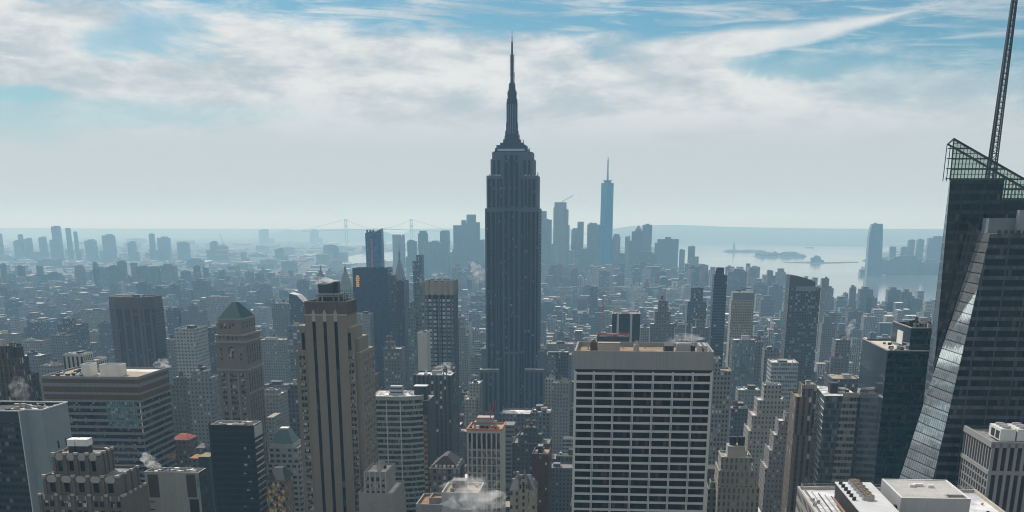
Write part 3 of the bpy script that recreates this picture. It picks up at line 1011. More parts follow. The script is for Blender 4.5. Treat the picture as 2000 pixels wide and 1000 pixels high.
    kf = A.z/(A.z-Fl.z); AG = A+(Fl-A)*kf
    TL = V3(1914, 452, Yr-6); BL = V3(1816, 742, Yr-2)
    kb = TL.z/(TL.z-BL.z); BG = TL+(BL-TL)*kb
    BG.y = Yr-1
    xf = xr+36
    ztr = U(2000, 455, Yf)[1]
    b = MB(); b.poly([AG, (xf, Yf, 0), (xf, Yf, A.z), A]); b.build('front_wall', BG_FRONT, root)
    b = MB(); n = 30; wd = (AG-BG).length
    for k in range(n):
        f0, f1 = k/n, (k+1)/n
        q = [BG.lerp(TL, f0), AG.lerp(A, f0), AG.lerp(A, f1), BG.lerp(TL, f1)]
        b.poly(q)
        b.uv[-4:] = [(-(q[1]-q[0]).length/2, q[0].z), ((q[1]-q[0]).length/2, q[1].z), ((q[2]-q[3]).length/2, q[2].z), (-(q[2]-q[3]).length/2, q[3].z)]
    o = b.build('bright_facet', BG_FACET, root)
    bm_weld(o.data); o.data.polygons.foreach_set('use_smooth', [True]*len(o.data.polygons))
    TL2 = V3(1893, 433, Yr-1.0); B2 = V3(1818, 730, Yr-1.0)
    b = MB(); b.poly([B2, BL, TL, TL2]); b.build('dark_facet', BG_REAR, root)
    b = MB(); b.poly([A, (xf, Yf, A.z), (xf, Yr-.3, A.z), (TL.x, Yr-.3, A.z), TL]); b.build('roof_terrace', R_DARK, root)
    b = MB(); b.poly([(xf, Yf, 0), (xf, Yr, 0), (xf, Yr, A.z), (xf, Yf, A.z)]); b.build('west_wall', BG_REAR, root)
    take(BG.x, xf, Yf, Yr, A.z)
    OCC.append((Yf, 1790, 2000, 440))
    # plant house on the terrace
    x0, z0 = U(1929, 455, Yf+10); x1, z1 = U(2040, 426, Yf+10)
    put(root, plain('plant_house', (.16, .18, .21), .5), ((x0+x1)/2, Yf+15, (A.z+z1)/2), (x1-x0, 9, z1-A.z), 'plant_house')
    x0, z0 = U(1986, 455, Yf+7); x1, z1 = U(2040, 410, Yf+7)
    put(root, plain('plant_house_pale', (.24, .26, .29), .5), ((x0+x1)/2, Yf+9, (A.z+z1)/2), (x1-x0, 3.5, z1-A.z), 'plant_house')
    for kk in range(9):
        put(root, M_DARK, (A.x+4+kk*2.6, Yf+2, A.z+.7), (1.4, .8, 1.4), 'planter')
    # lattice spire
    S0 = V3(1941, 330, Yr+16); S1 = V3(1970, -25, Yr+16)
    S0.z = zc
    ax = V3(1941, 300, Yr+16).x
    S0 = Vector((ax, Yr+16, zc)); S1 = Vector((ax+.3, Yr+16, V3(1970, -30, Yr+16).z))
    b = MB()
    w0, w1 = 1.6, .8
    def leg(i, f):
        w = w0+(w1-w0)*f
        c = S0+(S1-S0)*f
        return c+Vector((w*(-1 if i in (0, 3) else 1), w*(-1 if i < 2 else 1), 0))
    for i in range(4): b.bar(leg(i, 0), leg(i, 1), .5)
    nseg = 34
    for s in range(nseg):
        f0, f1 = s/nseg, (s+1)/nseg
        for i in range(4):
            j = (i+1) % 4
            b.bar(leg(i, f0), leg(j, f1), .22)
            b.bar(leg(i, f1), leg(j, f1), .22)
    b.bar(S0+Vector((-1.0, 0, 0)), S1+Vector((-.6, 0, 0)), 1.0)
    b.build('spire', SCREEN, root)
crystal()

# ---- banded glass-and-steel block, lower left
BANDW = facade('steel_spandrel', (0.22, 0.22, 0.22), (0.05, 0.05, 0.055), 1.55, 400, .12, .99, 0, var=.25, grough=.5, wrough=.45)
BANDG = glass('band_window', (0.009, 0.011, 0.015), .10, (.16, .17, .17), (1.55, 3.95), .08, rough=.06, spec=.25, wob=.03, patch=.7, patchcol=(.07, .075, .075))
BRONZE = facade('bronze_panel', (0.10, 0.062, 0.026), (0.03, 0.022, 0.014), 1.55, 400, .14, .99, 0, var=.2, grough=.5, wrough=.5)
TEALG = glass('teal_reflection', (0.08, 0.16, 0.17), .3, (.22, .30, .30), (1.55, 2.0), .1, rough=.08, spec=.6)
def banded_block():
    Y = 700.0
    x0, z = U(81, 734, Y); x1, z2 = U(269, 736.3, Y)
    zt = (z+z2)/2
    dep = min(roof_depth(319, 717.5, zt)-Y, 90)
    root = thing('banded_office_block', 'broad dark office block with grey floor bands and a bronze top storey, lower left', 'office block', ((x0+x1)/2, Y, 0))
    take(x0, x1, Y, Y+dep, zt)
    b = MB(); b.parapet(x0, x1, Y, Y+dep, 0, zt, .5, 1.2); b.build('wall', BANDW, root)
    rb = MB(); rb.box(x0+.4, x1-.4, Y+.4, Y+dep-.4, zt-1.3, zt-1.05); rb.build('roof', R_TAN, root)
    for zo, h in ((1.6, 2.4), (6.2, 3.2), (10.9, 3.0)):
        put(root, BRONZE, ((x0+x1)/2, Y-.04, zt-zo-h/2), (x1-x0-.2, .14, h), 'bronze_panel')
        put(root, BRONZE, (x1+.04, Y+dep/2, zt-zo-h/2), (.14, dep-.2, h), 'bronze_panel')
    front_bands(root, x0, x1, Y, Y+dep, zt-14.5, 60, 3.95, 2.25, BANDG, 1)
    xa = x0+(x1-x0)*.63
    for k in range(4):
        put(root, TEALG, ((xa+x1)/2-1.0, Y-.12, zt-14.5-3.95*(k+.5)), (x1-xa-3, .14, 3.1), 'teal_reflection')  # teal panes over the bands: a reflection painted as glass colour
    for k in range(5):
        put(root, M_WHITE, (x1-.35, Y-.16, zt-14.5-3.95*(k+.55)), (.6, .12, 2.6), 'corner_panel')
    zr = zt-1.05
    for l, r, t, off in ((157, 174, 711.5, 8), (193, 232, 712.5, 9)):
        xa, za = U(l, t, Y+off); xb, _ = U(r, t, Y+off)
        bb = MB(); bb.parapet(xa, xb, Y+off, Y+off+11, zr, za, .4, 1.2); bb.build('bulkhead', M_WHITE, root)
        rb = MB(); rb.box(xa+.3, xb-.3, Y+off+.3, Y+off+10.7, za-1.3, za-1.2); rb.build('bulkhead_roof', R_DARK, root)
    rg = random.Random(5)
    for k in range(30):
        xa = x0+2+rg.uniform(0, .38)*(x1-x0); ya = Y+6+rg.uniform(0, dep-14)
        put(root, rg.choice([M_DARK, M_DARK, M_GALV]), (xa, ya, zr+.7), (rg.uniform(.8, 3), rg.uniform(.8, 3), rg.uniform(.7, 2.2)), 'vent_unit')
    put(root, R_WHITE, (x0+(x1-x0)*.72, Y+dep*.8, zr+.06), ((x1-x0)*.5, dep*.26, .1), 'snow_patch')
banded_block()

# ---- pale blue panel tower cut by the left edge
PANEL = facade('blue_grey_panel', (0.26, 0.30, 0.32), (0.21, 0.245, 0.265), 2.4, 3.3, .04, .96, 0, var=.10, grough=.5, wrough=.4)
DKWALL = facade('dark_curtain', (0.035, 0.037, 0.042), (0.014, 0.016, 0.020), 2.1, 3.6, .86, .52, .16, (.12, .125, .13), .2, .07)
WRIM = plain('white_coping', (.60, .62, .63), .6)
def panel_tower():
    Y = 560.0
    a = U(-60, 801, Y); bq = U(36, 803, Y); zt = bq[1]
    c = U(47.5, 799.6, Y+2.8); d = U(79, 800.6, Y+2.6)
    e = UZ(119, 785.5, zt)
    root = thing('panel_tower', 'pale blue-grey panel tower with a white roof edge, cut by the left edge', 'tower', (bq[0], Y, 0))
    P = [(a[0], Y), (bq[0], Y), (c[0], Y+4.5), (d[0], Y+4.3), (d[0]+.6, e[1]), (a[0], e[1])]
    take(a[0], d[0], Y, e[1], zt)
    b = MB(); n = len(P)
    for i in range(n):
        p, q = P[i], P[(i+1) % n]
        b.poly([(*p, 0), (*q, 0), (*q, zt), (*p, zt)], 0 if i in (1, 2, 3) else 1)
    b.build('wall', [PANEL, DKWALL], root)
    put(root, plain('dark_fascia', (.03, .033, .04), .4), ((a[0]+bq[0])/2, Y-.03, zt-3.2), (bq[0]-a[0]-.3, .1, 5.6), 'fascia')
    rb = MB(); rb.poly([(p[0], p[1], zt-1.6) for p in P]); rb.build('roof', R_DARK, root)
    cb = MB()
    for i in range(n):
        p, q = Vector((*P[i], zt+.1)), Vector((*P[(i+1) % n], zt+.1)); cb.bar(p, q, .55)
    cb.build('coping', WRIM, root)
    put(root, WRIM, (bq[0]+.1, Y-.1, zt/2), (.35, .35, zt-.4), 'corner_trim')
    rects = []
    for r in range(3):
        for k in range(3):
            rects.append(((d[0]+.35+.02*k, Y+16+k*8.5, zt-19-r*8.3), (.5, 1.2, 3.6)))
    windows(root, rects, STRIPE)
    rg = random.Random(6)
    for k in range(34):
        xa = a[0]+rg.uniform(12, 1+d[0]-a[0]-3); ya = Y+7+rg.uniform(0, e[1]-Y-14); hh = rg.uniform(.6, 2.6)
        put(root, rg.choice([M_DARK, M_GALV, M_GALV, M_BEIGE]), (xa, ya, zt-1.6+hh/2), (rg.uniform(.7, 3), rg.uniform(.7, 2.5), hh), 'vent_unit')
panel_tower()

# ---- small stepped brown deco block at the bottom left
DECO = plain('deco_brick', (0.13, 0.112, 0.095), .9, var=.3, scale=.4)
DECO_L = plain('deco_terracotta', (0.34, 0.33, 0.31), .85, var=.25, scale=.6)
def deco_block():
    Y = 430.0
    root = thing('stepped_deco_block', 'brown stepped block with pale scalloped caps on its piers, bottom left', 'building', (U(160, 950, Y)[0], Y, 0))
    b = MB(); tb = MB()
    tiers = [(104, 191, 885, 6, 14), (86, 228, 928, 2, 21), (78, 240, 966, 0, 25)]
    ex = []
    for l, r, t, dy, dep in tiers:
        x0, z = U(l, t, Y+dy); x1, _ = U(r, t, Y+dy)
        b.parapet(x0, x1, Y+dy, Y+dy+dep, 0, z, .5, 1.0)
        tb.box(x0+.4, x1-.4, Y+dy+.4, Y+dy+dep-.4, z-1.1, z-.95)
        ex.append((x0, x1, z, Y+dy, dep))
    take(ex[2][0], ex[2][1], Y, Y+25, ex[1][2])
    b.build('wall', DECO, root); tb.build('roof', R_GREY, root)
    # piers, caps and dark window slots on the two upper tiers
    for (x0, x1, z, yy, dep), nb, zb in ((ex[0], 4, ex[1][2]), (ex[1], 5, ex[2][2])):
        bw = (x1-x0)/nb
        for k in range(nb+1):
            xx = x0+k*bw
            put(root, DECO, (xx, yy-.15, (z+zb)/2-.8), (1.15, .9, z-zb-1), 'pier')
            put(root, DECO_L, (xx, yy-.15, z-.1), (1.5, 1.2, .9), 'pier_cap')
        for k in range(nb):
            xm = x0+(k+.5)*bw
            put(root, STRIPE, (xm, yy-.03, (z+zb)/2-1.0), (bw*.36, .12, (z-zb)*.50), 'window_slot')
            cb = MB()
            w = bw*.34
            prof = [(-w, 0), (-w, .9), (-w*.55, 1.7), (w*.55, 1.7), (w, .9), (w, 0), (w*.6, -.8), (-w*.6, -.8)]
            f = [(xm+p, yy-.32, z-1.9+q) for p, q in prof]
            cb.poly(f)
            for i in range(8):
                p, q = f[i], f[(i+1) % 8]
                cb.poly([p, (p[0], yy+.1, p[2]), (q[0], yy+.1, q[2]), q])
            cb.build('scalloped_cap', DECO_L, root)
        for k in range(4):
            ya = yy+1+k*(dep-2)/3
            put(root, DECO, (x1+.15, ya, (z+zb)/2-.8), (.8, 1.1, z-zb-1), 'pier')
            put(root, DECO_L, (x1+.15, ya, z-.1), (1.1, 1.5, .9), 'pier_cap')
    x0, x1, z, yy, dep = ex[2]
    nb = 5; bw = (x1-x0)/nb
    rects = []
    for r in range(5):
        for k in range(nb):
            for dxx in (-1.15, 1.15):
                rects.append(((x0+(k+.5)*bw+dxx, yy-.02, z-3.4-r*3.6), (1.6, .16, 2.2)))
    windows(root, rects, WINB)
    for k in range(nb+1):
        put(root, DECO, (x0+k*bw, yy-.15, z-10), (1.1, .7, 20), 'pier')
        put(root, DECO_L, (x0+k*bw, yy-.2, z+.2), (1.4, 1.0, .8), 'pier_cap')
    for k in range(2*nb):
        put(root, DECO_L, (x0+(k+.5)*bw/2, yy-.1, z-1.0), (.5, .5, 1.6), 'dentil')
    for k in range(5):
        put(root, DECO_L, (x1+.1, yy+2+k*5, z+.1), (.7, 1.6, .9), 'pier_cap')
    # two cooling boxes on legs on the top roof
    for l, r in ((130.5, 145.5), (146.5, 170.5)):
        xa, z1 = U(l, 858, Y+11); xb, _ = U(r, 858, Y+11); zr = ex[0][2]-.95
        put(root, M_WHITE, ((xa+xb)/2, Y+13, z1-1.3), (xb-xa-.15, 5, 2.6), 'cooling_unit')
        put(root, M_DARK, ((xa+xb)/2, Y+13, (zr+z1-2.7)/2), (xb-xa-.6, 4.6, z1-2.7-zr), 'cooling_stand')
    rg = random.Random(9)
    for k in range(8):
        x0, x1, z, yy, dep = ex[rg.choice([0, 1])]
        s = rg.uniform(.6, 1.4)
        put(root, rg.choice([M_GALV, M_BEIGE, M_TANKWOOD]), (rg.choice([x0+1.6, x1-1.6]), yy+2+rg.uniform(0, dep-4), z-.9+s/2), (s, s, s), 'vent_unit')
deco_block()

# ---- grey ribbed block with brown panels, bottom left
RIBBED = facade('ribbed_panel', (0.31, 0.32, 0.29), (0.24, 0.25, 0.225), 1.0, 12, .12, .97, 0, var=.12, grough=.7)
GREENG = facade('green_glass_side', (0.03, 0.045, 0.042), (0.02, 0.035, 0.032), 2.2, 3.6, .85, .7, .12, (.16, .25, .2), .2, .06)
def ribbed_block():
    Y = 470.0
    x0, z = U(281.5, 921, Y); x1, _ = U(388, 923.5, Y)
    dep = min(roof_depth(404, 914, z)-Y, 40)
    root = thing('ribbed_panel_block', 'grey ribbed low block with two dark brown panels and a cluttered roof, bottom left', 'building', ((x0+x1)/2, Y, 0))
    take(x0, x1, Y, Y+dep, z)
    b = MB(); b.parapet(x0, x1, Y, Y+dep, 0, z, .45, 2.0, 0, 2)
    for i in range(len(b.f)):
        if i == 1: b.mi[i] = 1
    b.build('wall', [RIBBED, GREENG, M_BEIGE], root)
    rb = MB(); rb.box(x0+.4, x1-.4, Y+.4, Y+dep-.4, z-2.2, z-1.95); rb.build('roof', R_DARK, root)
    br = plain('brown_panel', (.06, .048, .042), .6)
    for l, r in ((288, 308), (363, 381)):
        xa, za = U(l, 926.5, Y); xb, _ = U(r, 926.5, Y); zb = U(l, 971, Y)[1]
        put(root, br, ((xa+xb)/2, Y-.04, (za+zb)/2), (xb-xa, .14, za-zb), 'brown_panel')
    xa, za = U(370, 975, Y); xb, _ = U(388, 975, Y)
    put(root, GREENG, ((xa+xb)/2, Y-.04, za-20), (xb-xa, .14, 40), 'green_window')
    xa, za = U(382.5, 926, Y); xb, _ = U(388, 926, Y)
    put(root, glass('pale_green_window', (.16, .22, .19), .2, cell=(1, 3.6)), ((xa+xb)/2, Y-.04, za-4.5), (xb-xa-.1, .14, 9), 'green_window')
    for k in range(3):
        xa, za = U(297, 980+k*15, Y)
        put(root, STRIPE, (xa, Y-.04, za), (2.4, .12, .35), 'louvre')
    rg = random.Random(12)
    for k in range(22):
        s = rg.uniform(.8, 2.4); hh = rg.uniform(1.2, 3.0)
        put(root, rg.choice([M_WHITE, M_GALV, plain('blue_unit', (.06, .12, .16), .6), M_BEIGE]), (x0+4+rg.uniform(0, x1-x0-8), Y+2+rg.uniform(0, dep-5), z-1.95+hh/2), (s, s, hh), 'vent_unit')
ribbed_block()

# ---- black slab with a striped side
BLACK = facade('black_glass_slab', (0.017, 0.011, 0.008), (0.011, 0.007, 0.005), 1.5, 3.9, .9, .8, .01, (.03, .03, .035), .2, .1, gspec=.04, wrough=.6)
def black_slab():
    Y = 700.0
    x0, z = U(410, 829.5, Y); x1, _ = U(495.5, 832, Y)
    dep = min(roof_depth(510, 822, z)-Y, 45)
    root = thing('black_slab_tower', 'plain black slab with slanting white stripes down its right side', 'tower', ((x0+x1)/2, Y, 0))
    take(x0, x1, Y, Y+dep, z)
    b = MB(); b.parapet(x0, x1, Y, Y+dep, 0, z, .5, 1.4, 0, 1); b.build('wall', [BLACK, M_BEIGE], root)
    rb = MB(); rb.box(x0+.4, x1-.4, Y+.4, Y+dep-.4, z-1.6, z-1.35); rb.build('roof', R_GREY, root)
    wp = plain('pale_side_panel', (.40, .40, .40), .6)
    put(root, wp, (x1+.05, Y+dep/2, z-4.2), (.16, dep-.6, 7.0), 'side_panel')
    for k in range(17):
        put(root, wp, (x1+.05, Y+dep/2, z-10-k*3.9), (.16, dep-.8, 1.15), 'side_stripe')
    put(root, BLACK, (x0-.6, Y+.8, z/2+.6), (1.2, 1.0, z+.6), 'edge_fin')
    lw = glass('pale_office', (.25, .25, .24), .3, rough=.2)  # paler pane colour for the top few windows
    rg = random.Random(3)
    for k in range(14):
        xa = x0+(x1-x0)*rg.choice([.72, .76, .80, .83])
        put(root, glass('dim_window', (.05, .05, .055), .3, rough=.2) if k > 2 else lw, (xa+rg.uniform(-1, 1), Y-.04, z-14-k*5.2), (rg.uniform(.8, 3.2), .12, .9 if k > 2 else 1.6), 'window')
    clutter(root, x0+1, x1-1, Y+1, Y+dep-1, z-1.35, 8, 10, 1.6, 0, 1)
black_slab()

# ---- brown stone tower with a green pyramid roof
LB = plain('buff_brown_brick', (0.165, 0.145, 0.12), .9, var=.25, scale=.3)
LBL = plain('buff_terracotta', (0.26, 0.235, 0.20), .9, var=.2)
COPPER = plain('green_copper', (0.010, 0.050, 0.054), .8, .2, 0, var=.25)
def pyramid_tower():
    Y = 800.0
    root = thing('green_pyramid_tower', 'brown brick tower with arched windows under a green copper pyramid roof', 'tower', (U(460, 800, Y)[0], Y, 0))
    x0, z0 = U(421, 667, Y); x1, _ = U(479, 667, Y)
    dep = min(max(roof_depth(498.5, 658, z0)-Y, 22), 40)
    b = MB(); b.box(x0, x1, Y, Y+dep, 0, z0)
    xa, za = U(428.5, 624, Y+2.2); xb, _ = U(464, 624, Y+2.2)
    xb2 = x1-2.6
    b.box(x0+2, x1-2.4, Y+2.2, Y+dep-2.2, z0, za)
    xs, zs = U(422.5, 630, Y+3)
    b.box(x0+.4, x0+2.6, Y+3, Y+dep-3, z0, zs)
    zf = U(440, 655, Y)[1]
    b.build('wall', LB, root)
    take(x0, x1, Y, Y+dep, za)
    cb = MB()
    cb.box(x0-1.0, x1+1.0, Y-1.0, Y+dep+1.0, z0-.9, z0+.3)
    cb.box(x0-.5, x1+.5, Y-.5, Y+dep+.5, zf-.3, zf+.4)
    cb.box(x0-.7, x1+.7, Y-.7, Y+dep+.7, U(440, 722, Y)[1]-.6, U(440, 722, Y)[1]+.5)
    cb.box(x0+1.7, x1-2.1, Y+1.9, Y+dep-1.9, za-.3, za+.5)
    cb.build('cornice', LBL, root)
    # balustrade storey between the cornices
    bb = MB(); bb.box(x0+.2, x1-.2, Y+.2, Y+dep-.2, z0, zf); bb.build('attic', LB, root)
    P = [(x0+2, Y+2.2), (x1-2.4, Y+2.2), (x1-2.4, Y+dep-2.2), (x0+2, Y+dep-2.2)]
    cx, cy_ = (P[0][0]+P[1][0])/2, Y+dep/2
    zp = U(449, 589.5, cy_)[1]
    b = MB(); b.prism(P, za+.5, zp, 0, True, None, [(cx+(p[0]-cx)*.16, cy_+(p[1]-cy_)*.2) for p in P]); b.build('pyramid_roof', COPPER, root)
    wd = (x1-x0)
    dk = glass('dark_arch_glass', (.015, .016, .018), .2, (.3, .3, .28), (1.2, 1.8), rough=.2)
    def arch(xc, zb, zt, w, yy):
        a = MB(); n = 7
        pts = [(xc-w, yy, zb), (xc+w, yy, zb)]+[(xc+w*math.cos(t*math.pi/n), yy, zt-w+w*math.sin(t*math.pi/n)) for t in range(n+1)]
        a.poly(pts); a.build('arched_window', dk, root)
    for k in range(4):
        arch(x0+4.2+k*2.75, U(440, 642, Y+2)[1], U(440, 631.5, Y+2)[1], .8, Y+2.14)
    for k in range(5):
        put(root, dk, (x0+3+k*2.9, Y+.14, (z0+zf)/2+.2), (1.0, .16, 1.5), 'window')
    ac = x0+wd*.50
    arch(ac, U(440, 700, Y)[1], U(440, 677, Y)[1], 1.9, Y-.05)
    _, zw = U(440, 728, Y)
    rects = []
    for r in range(28):
        z = zw-1.6-r*3.75
        for f in (.14, .21, .42, .50, .58, .79, .86):
            rects.append(((x0+wd*f, Y-.02, z), (1.25, .16, 2.2)))
    for r in range(3):
        z = U(440, 683+r*9, Y)[1]
        for f in (.16, .82):
            rects.append(((x0+wd*f, Y-.02, z), (1.1, .16, 1.8)))
    windows(root, rects, WINB)
    for f in (.34, .66):
        put(root, LBL, (x0+wd*f, Y-.05, zw/2), (.7, .4, zw), 'pier')
    # side wall: tall arches above, strips below
    s = MB(); nb = 6
    for k in range(nb):
        yy = Y+dep*(k+.7)/(nb+.4)
        s.box(x1-.1, x1+.12, yy-.8, yy+.8, 20, zw-1)
        s.box(x1-.1, x1+.12, yy-.8, yy+.8, U(440, 712, Y)[1], U(440, 676, Y)[1])
        s.box(x1-2.5, x1-2.28, yy-.55, yy+.55, U(440, 642, Y)[1], U(440, 630, Y)[1])
    o = s.build('side_window', COLGLASS, root); o['kind'] = 'stuff'
    s = MB()
    for k in range(12):
        s.box(x1-.4, x1+.3, Y+1+k*(dep-2)/11-.25, Y+1+k*(dep-2)/11+.25, z0+.3, z0+2.0)
        s.box(x0+.5+k*(wd-1)/11-.25, x0+.5+k*(wd-1)/11+.25, Y-.4, Y+.3, z0+.3, z0+1.4)
    s.build('balustrade', LBL, root)
pyramid_tower()


# ------------------------------------------------------------------ further buildings of the near city
def fm(name, *a, **k): return facade(name, *a, **k)
F_CURVE = fm('pale_green_band', (0.30, 0.325, 0.29), (0.03, 0.035, 0.04), 1.6, 400, .05, .99, 0, var=.12, grough=.5)
CURVG = glass('curved_band_window', (0.014, 0.018, 0.022), .16, (.13, .16, .14), (1.5, 3.8), .08, (.1, .1, .1), rough=.06, spec=.6, wob=.06)
def curved_block():
    Y = 800.0
    x0, z = U(725, 775, Y); x1, _ = U(822, 777, Y)
    zt = z
    root = thing('curved_ribbon_block', 'pale green office block with ribbon windows, its front curving back on the right', 'office block', (x0, Y, 0))
    def front(x):                                             # gentle curve at the right third
        f = max(0.0, ((x-x0)/(x1-x0)-.55)/.45)
        return Y + 7.0*f*f
    xs = [x0+(x1-x0)*k/14 for k in range(15)]
    P = [(x, front(x)) for x in xs]+[(x1, Y+30), (x0, Y+30)]
    take(x0, x1+12, Y, Y+30, zt)
    b = MB(); b.prism(P, 0, zt, 0, False); b.build('wall', F_CURVE, root)
    rb = MB(); rb.poly([(p[0], p[1], zt-.05) for p in P]); rb.build('roof', R_SNOW, root)
    cp = MB()
    for i in range(len(P)):
        p, q = P[i], P[(i+1) % len(P)]
        cp.bar((*p, zt+.2), (*q, zt+.2), .6)
    cp.build('coping', plain('coping_pale', (.42, .43, .40), .7), root)
    for r in range(30):
        zc = zt-3.4-r*3.8
        w = MB()
        for i in range(14):
            p, q = P[i], P[i+1]
            w.poly([(p[0], p[1]-.06, zc-1.1), (q[0], q[1]-.06, zc-1.1), (q[0], q[1]-.06, zc+1.1), (p[0], p[1]-.06, zc+1.1)])
        w.build('window_band', CURVG, root)
    for f in (.02, .30, .58):
        xx = x0+(x1-x0)*f
        put(root, plain('pale_mullion', (.38, .45, .44), .5), (xx, front(xx)-.1, zt/2-1), (.75, .2, zt-4), 'pier')
    # plant house
    xa, za = U(760, 771, Y+10); xb, zb = U(786, 757, Y+10)
    for k in range(3):
        put(root, M_GALV, ((xa+xb)/2, Y+13, zt+.8+k*2.2), (xb-xa-k*.6, 8-k, 1.5), 'cooling_unit')
    put(root, M_DARK, ((xa+xb)/2, Y+13, zt+2.5), (xb-xa-1.6, 6, 5), 'cooling_stand')
    rg = random.Random(21)
    for k in range(10):
        put(root, rg.choice([M_GALV, M_WHITE]), (x0+rg.uniform(18, 30), Y+14+rg.uniform(0, 13), zt+.8), (1.2, 1.5, rg.uniform(.8, 2)), 'vent_unit')
    # dark slab grown into its right end
    Y2 = Y+8.2
    r2 = thing('dark_brown_tower', 'dark brown slab with a column of gold lit windows, against the curved ribbon block', 'tower', (x1, Y2, 0))
    xa, zt2 = U(820.5, 783, Y2); xb, _ = U(836, 783, Y2)
    dep = 30
    b = MB(); b.box(xa, xb, Y2, Y2+dep, 0, zt2, topmi=1); b.build('wall', [plain('dark_brown_wall', (.035, .027, .024), .6), R_GREY], r2)
    xc, zc = U(808.5, 755, Y2+4); xd, _ = U(833, 755, Y2+4)
    put(r2, plain('dark_blue_wall', (.032, .034, .04), .5), ((xc+xd)/2, Y2+8, (zt2+zc)/2), (xd-xc, 8, zc-zt2), 'lift_house')
    put(r2, WRIM, ((xc+xd)/2, Y2+8, zc+.2), (xd-xc+.5, 8.5, .4), 'lift_house_roof')
    gold = glass('gold_lit_window', (.16, .11, .04), .35, (.02, .02, .02), (1.2, 1.0), rough=.2, lit=.05, litcol=(1, .65, .25))
    for r in range(20):
        z = zt2-11-r*3.8
        put(r2, gold, (xa+(xb-xa)*.42, Y2-.04, z), ((xb-xa)*.78, .14, 2.2), 'window')
    take(xa, xb, Y2, Y2+dep, zc)
curved_block()

F_TIER = fm('dark_tier_brick', (0.085, 0.078, 0.076), (0.02, 0.022, 0.026), 3.4, 3.7, .45, .60, .12, var=.25, band=(0.035, 0.034, 0.036))
tower('dark_brick_tower', 'dark brick tower with steam on its roof, behind the curved ribbon block', [(806, 882, 733, 0, 30), (804.5, 884, 753, -1.2, 34)], 930, F_TIER, R_SNOW, 31, 10, 1, 1)

F_GRID = fm('dark_pier_glass', (0.040, 0.038, 0.040), (0.24, 0.30, 0.36), 4.2, 3.7, .66, .62, .25, (.40, .46, .50), .15, .1, gspec=.7)
def crown_tower():
    Y = 1090.0
    root, rf = tower('crowned_grid_tower', 'slender tower with blue window grid and a concrete crown split by dark slots', [(830, 884, 549, 0, 34)], Y, F_GRID, R_GREY, 33, 5, 0, 0)
    x0, x1, y0, y1, z = rf[0]
    cr = plain('crown_concrete', (.27, .25, .21), .8)
    zc = U(850, 576, Y)[1]
    n = 4
    for k in range(n+1):
        xx = x0+k*(x1-x0)/n
        xx = min(max(xx, x0+1.6), x1-1.6)
        put(root, plain('pier_grey', (.10, .10, .105), .7), (xx, Y-.5, zc/2), (1.5, 1.1, zc), 'pier')
        put(root, cr, (xx, Y-.3, (z+zc)/2+.3), (3.4, 1.6, z-zc+.8), 'crown_block')
    put(root, cr, ((x0+x1)/2, Y+.05, (z+zc)/2), (x1-x0-.4, .5, z-zc-1), 'crown_wall')
    put(root, plain('slot_dark', (.012, .012, .014), .6), ((x0+x1)/2, Y-.3, zc-1.4), (x1-x0, .5, 2.4), 'crown_slot')
    put(root, plain('west_wall_dark', (.04, .04, .046), .6), (x1+.1, (y0+y1)/2, z/2), (.3, y1-y0, z-1), 'side_wall')
    for k in range(5):
        put(root, cr, (x1+.2, y0+2+k*(y1-y0-4)/4, (z+zc)/2+.3), (.9, 3.2, z-zc+.8), 'crown_block')
crown_tower()
tower('pale_blank_tower', 'narrow blank pale slab just left of the crowned grid tower', [(815, 833, 650, 0, 22)], 1060, plain('blank_pale_wall', (.40, .40, .36), .9, var=.1), R_GREY, 35, 2, 0, 0)
F_STEPG = fm('steel_glass_step', (0.14, 0.16, 0.17), (0.06, 0.08, 0.09), 3.0, 3.6, .62, .6, .25, (.3, .34, .34), .2, .1)
tower('stepped_glass_tower', 'slim stepped glass tower between the twin dark slabs and the crowned grid tower', [(800, 830, 590, 0, 22), (808, 826, 552, 3, 14), (796, 812, 601, -3, 24)], 1280, F_STEPG, R_GREY, 36, 4)
F_BLUE = fm('blue_curtain_wall', (0.022, 0.035, 0.065), (0.028, 0.042, 0.075), 1.5, 3.9, .8, .55, .02, (.05, .06, .09), .12, .12)
def blue_slab():
    Y = 1500.0
    root, rf = tower('dark_blue_tower', 'big dark blue slab with a stack of orange lit windows near its top left corner', [(688, 757, 524, 0, 34)], Y, F_BLUE, R_DARK, 37, 3, 0, 0)
    lit = glass('orange_lit_window', (.5, .25, .03), 0, rough=.3, lit=.32, litcol=(1, .5, .08))
    for k in range(6):
        xa, za = U(694.5+k*.2, 538+k*3.9, Y); xb, zb = U(702, 540.7+k*3.9, Y)
        put(root, lit, ((xa+xb)/2, Y-.1, (za+zb)/2), (xb-xa-(1.2 if k in (0, 3) else 0), .2, za-zb), 'lit_window')
blue_slab()
F_DKRIB = fm('dark_rib_wall', (0.05, 0.055, 0.068), (0.02, 0.024, 0.032), 2.6, 3.6, .5, .9, .04, (.2, .2, .2), .15, .2)
F_DKB = fm('dark_window_wall', (0.085, 0.09, 0.10), (0.02, 0.025, 0.03), 3.0, 3.4, .6, .5, .12, (.3, .32, .32), .2, .15)
tower('twin_dark_tower', 'dark slab with pale floor lines, left of the dark pair beside the big blue slab', [(758, 776, 573, 0, 26), (759, 771, 538, 4, 16)], 1440, F_DKB, R_GREY, 38, 3)
tower('twin_dark_tower', 'plain dark slab, right one of the dark pair beside the big blue slab', [(773, 788.5, 549, 0, 34)], 1400, F_DKRIB, R_DARK, 39, 2, 0, 0)
tower('hazy_stone_block', 'grey blocky building with pale roof plant below the twin dark slabs', [(748, 783, 681, 0, 24), (752, 768, 668, 4, 12)], 1150, fm('grey_stone_grid', (.15, .15, .15), (.04, .045, .05), 3, 3.5, .45, .5, .12), R_SNOW, 40, 6, 1)
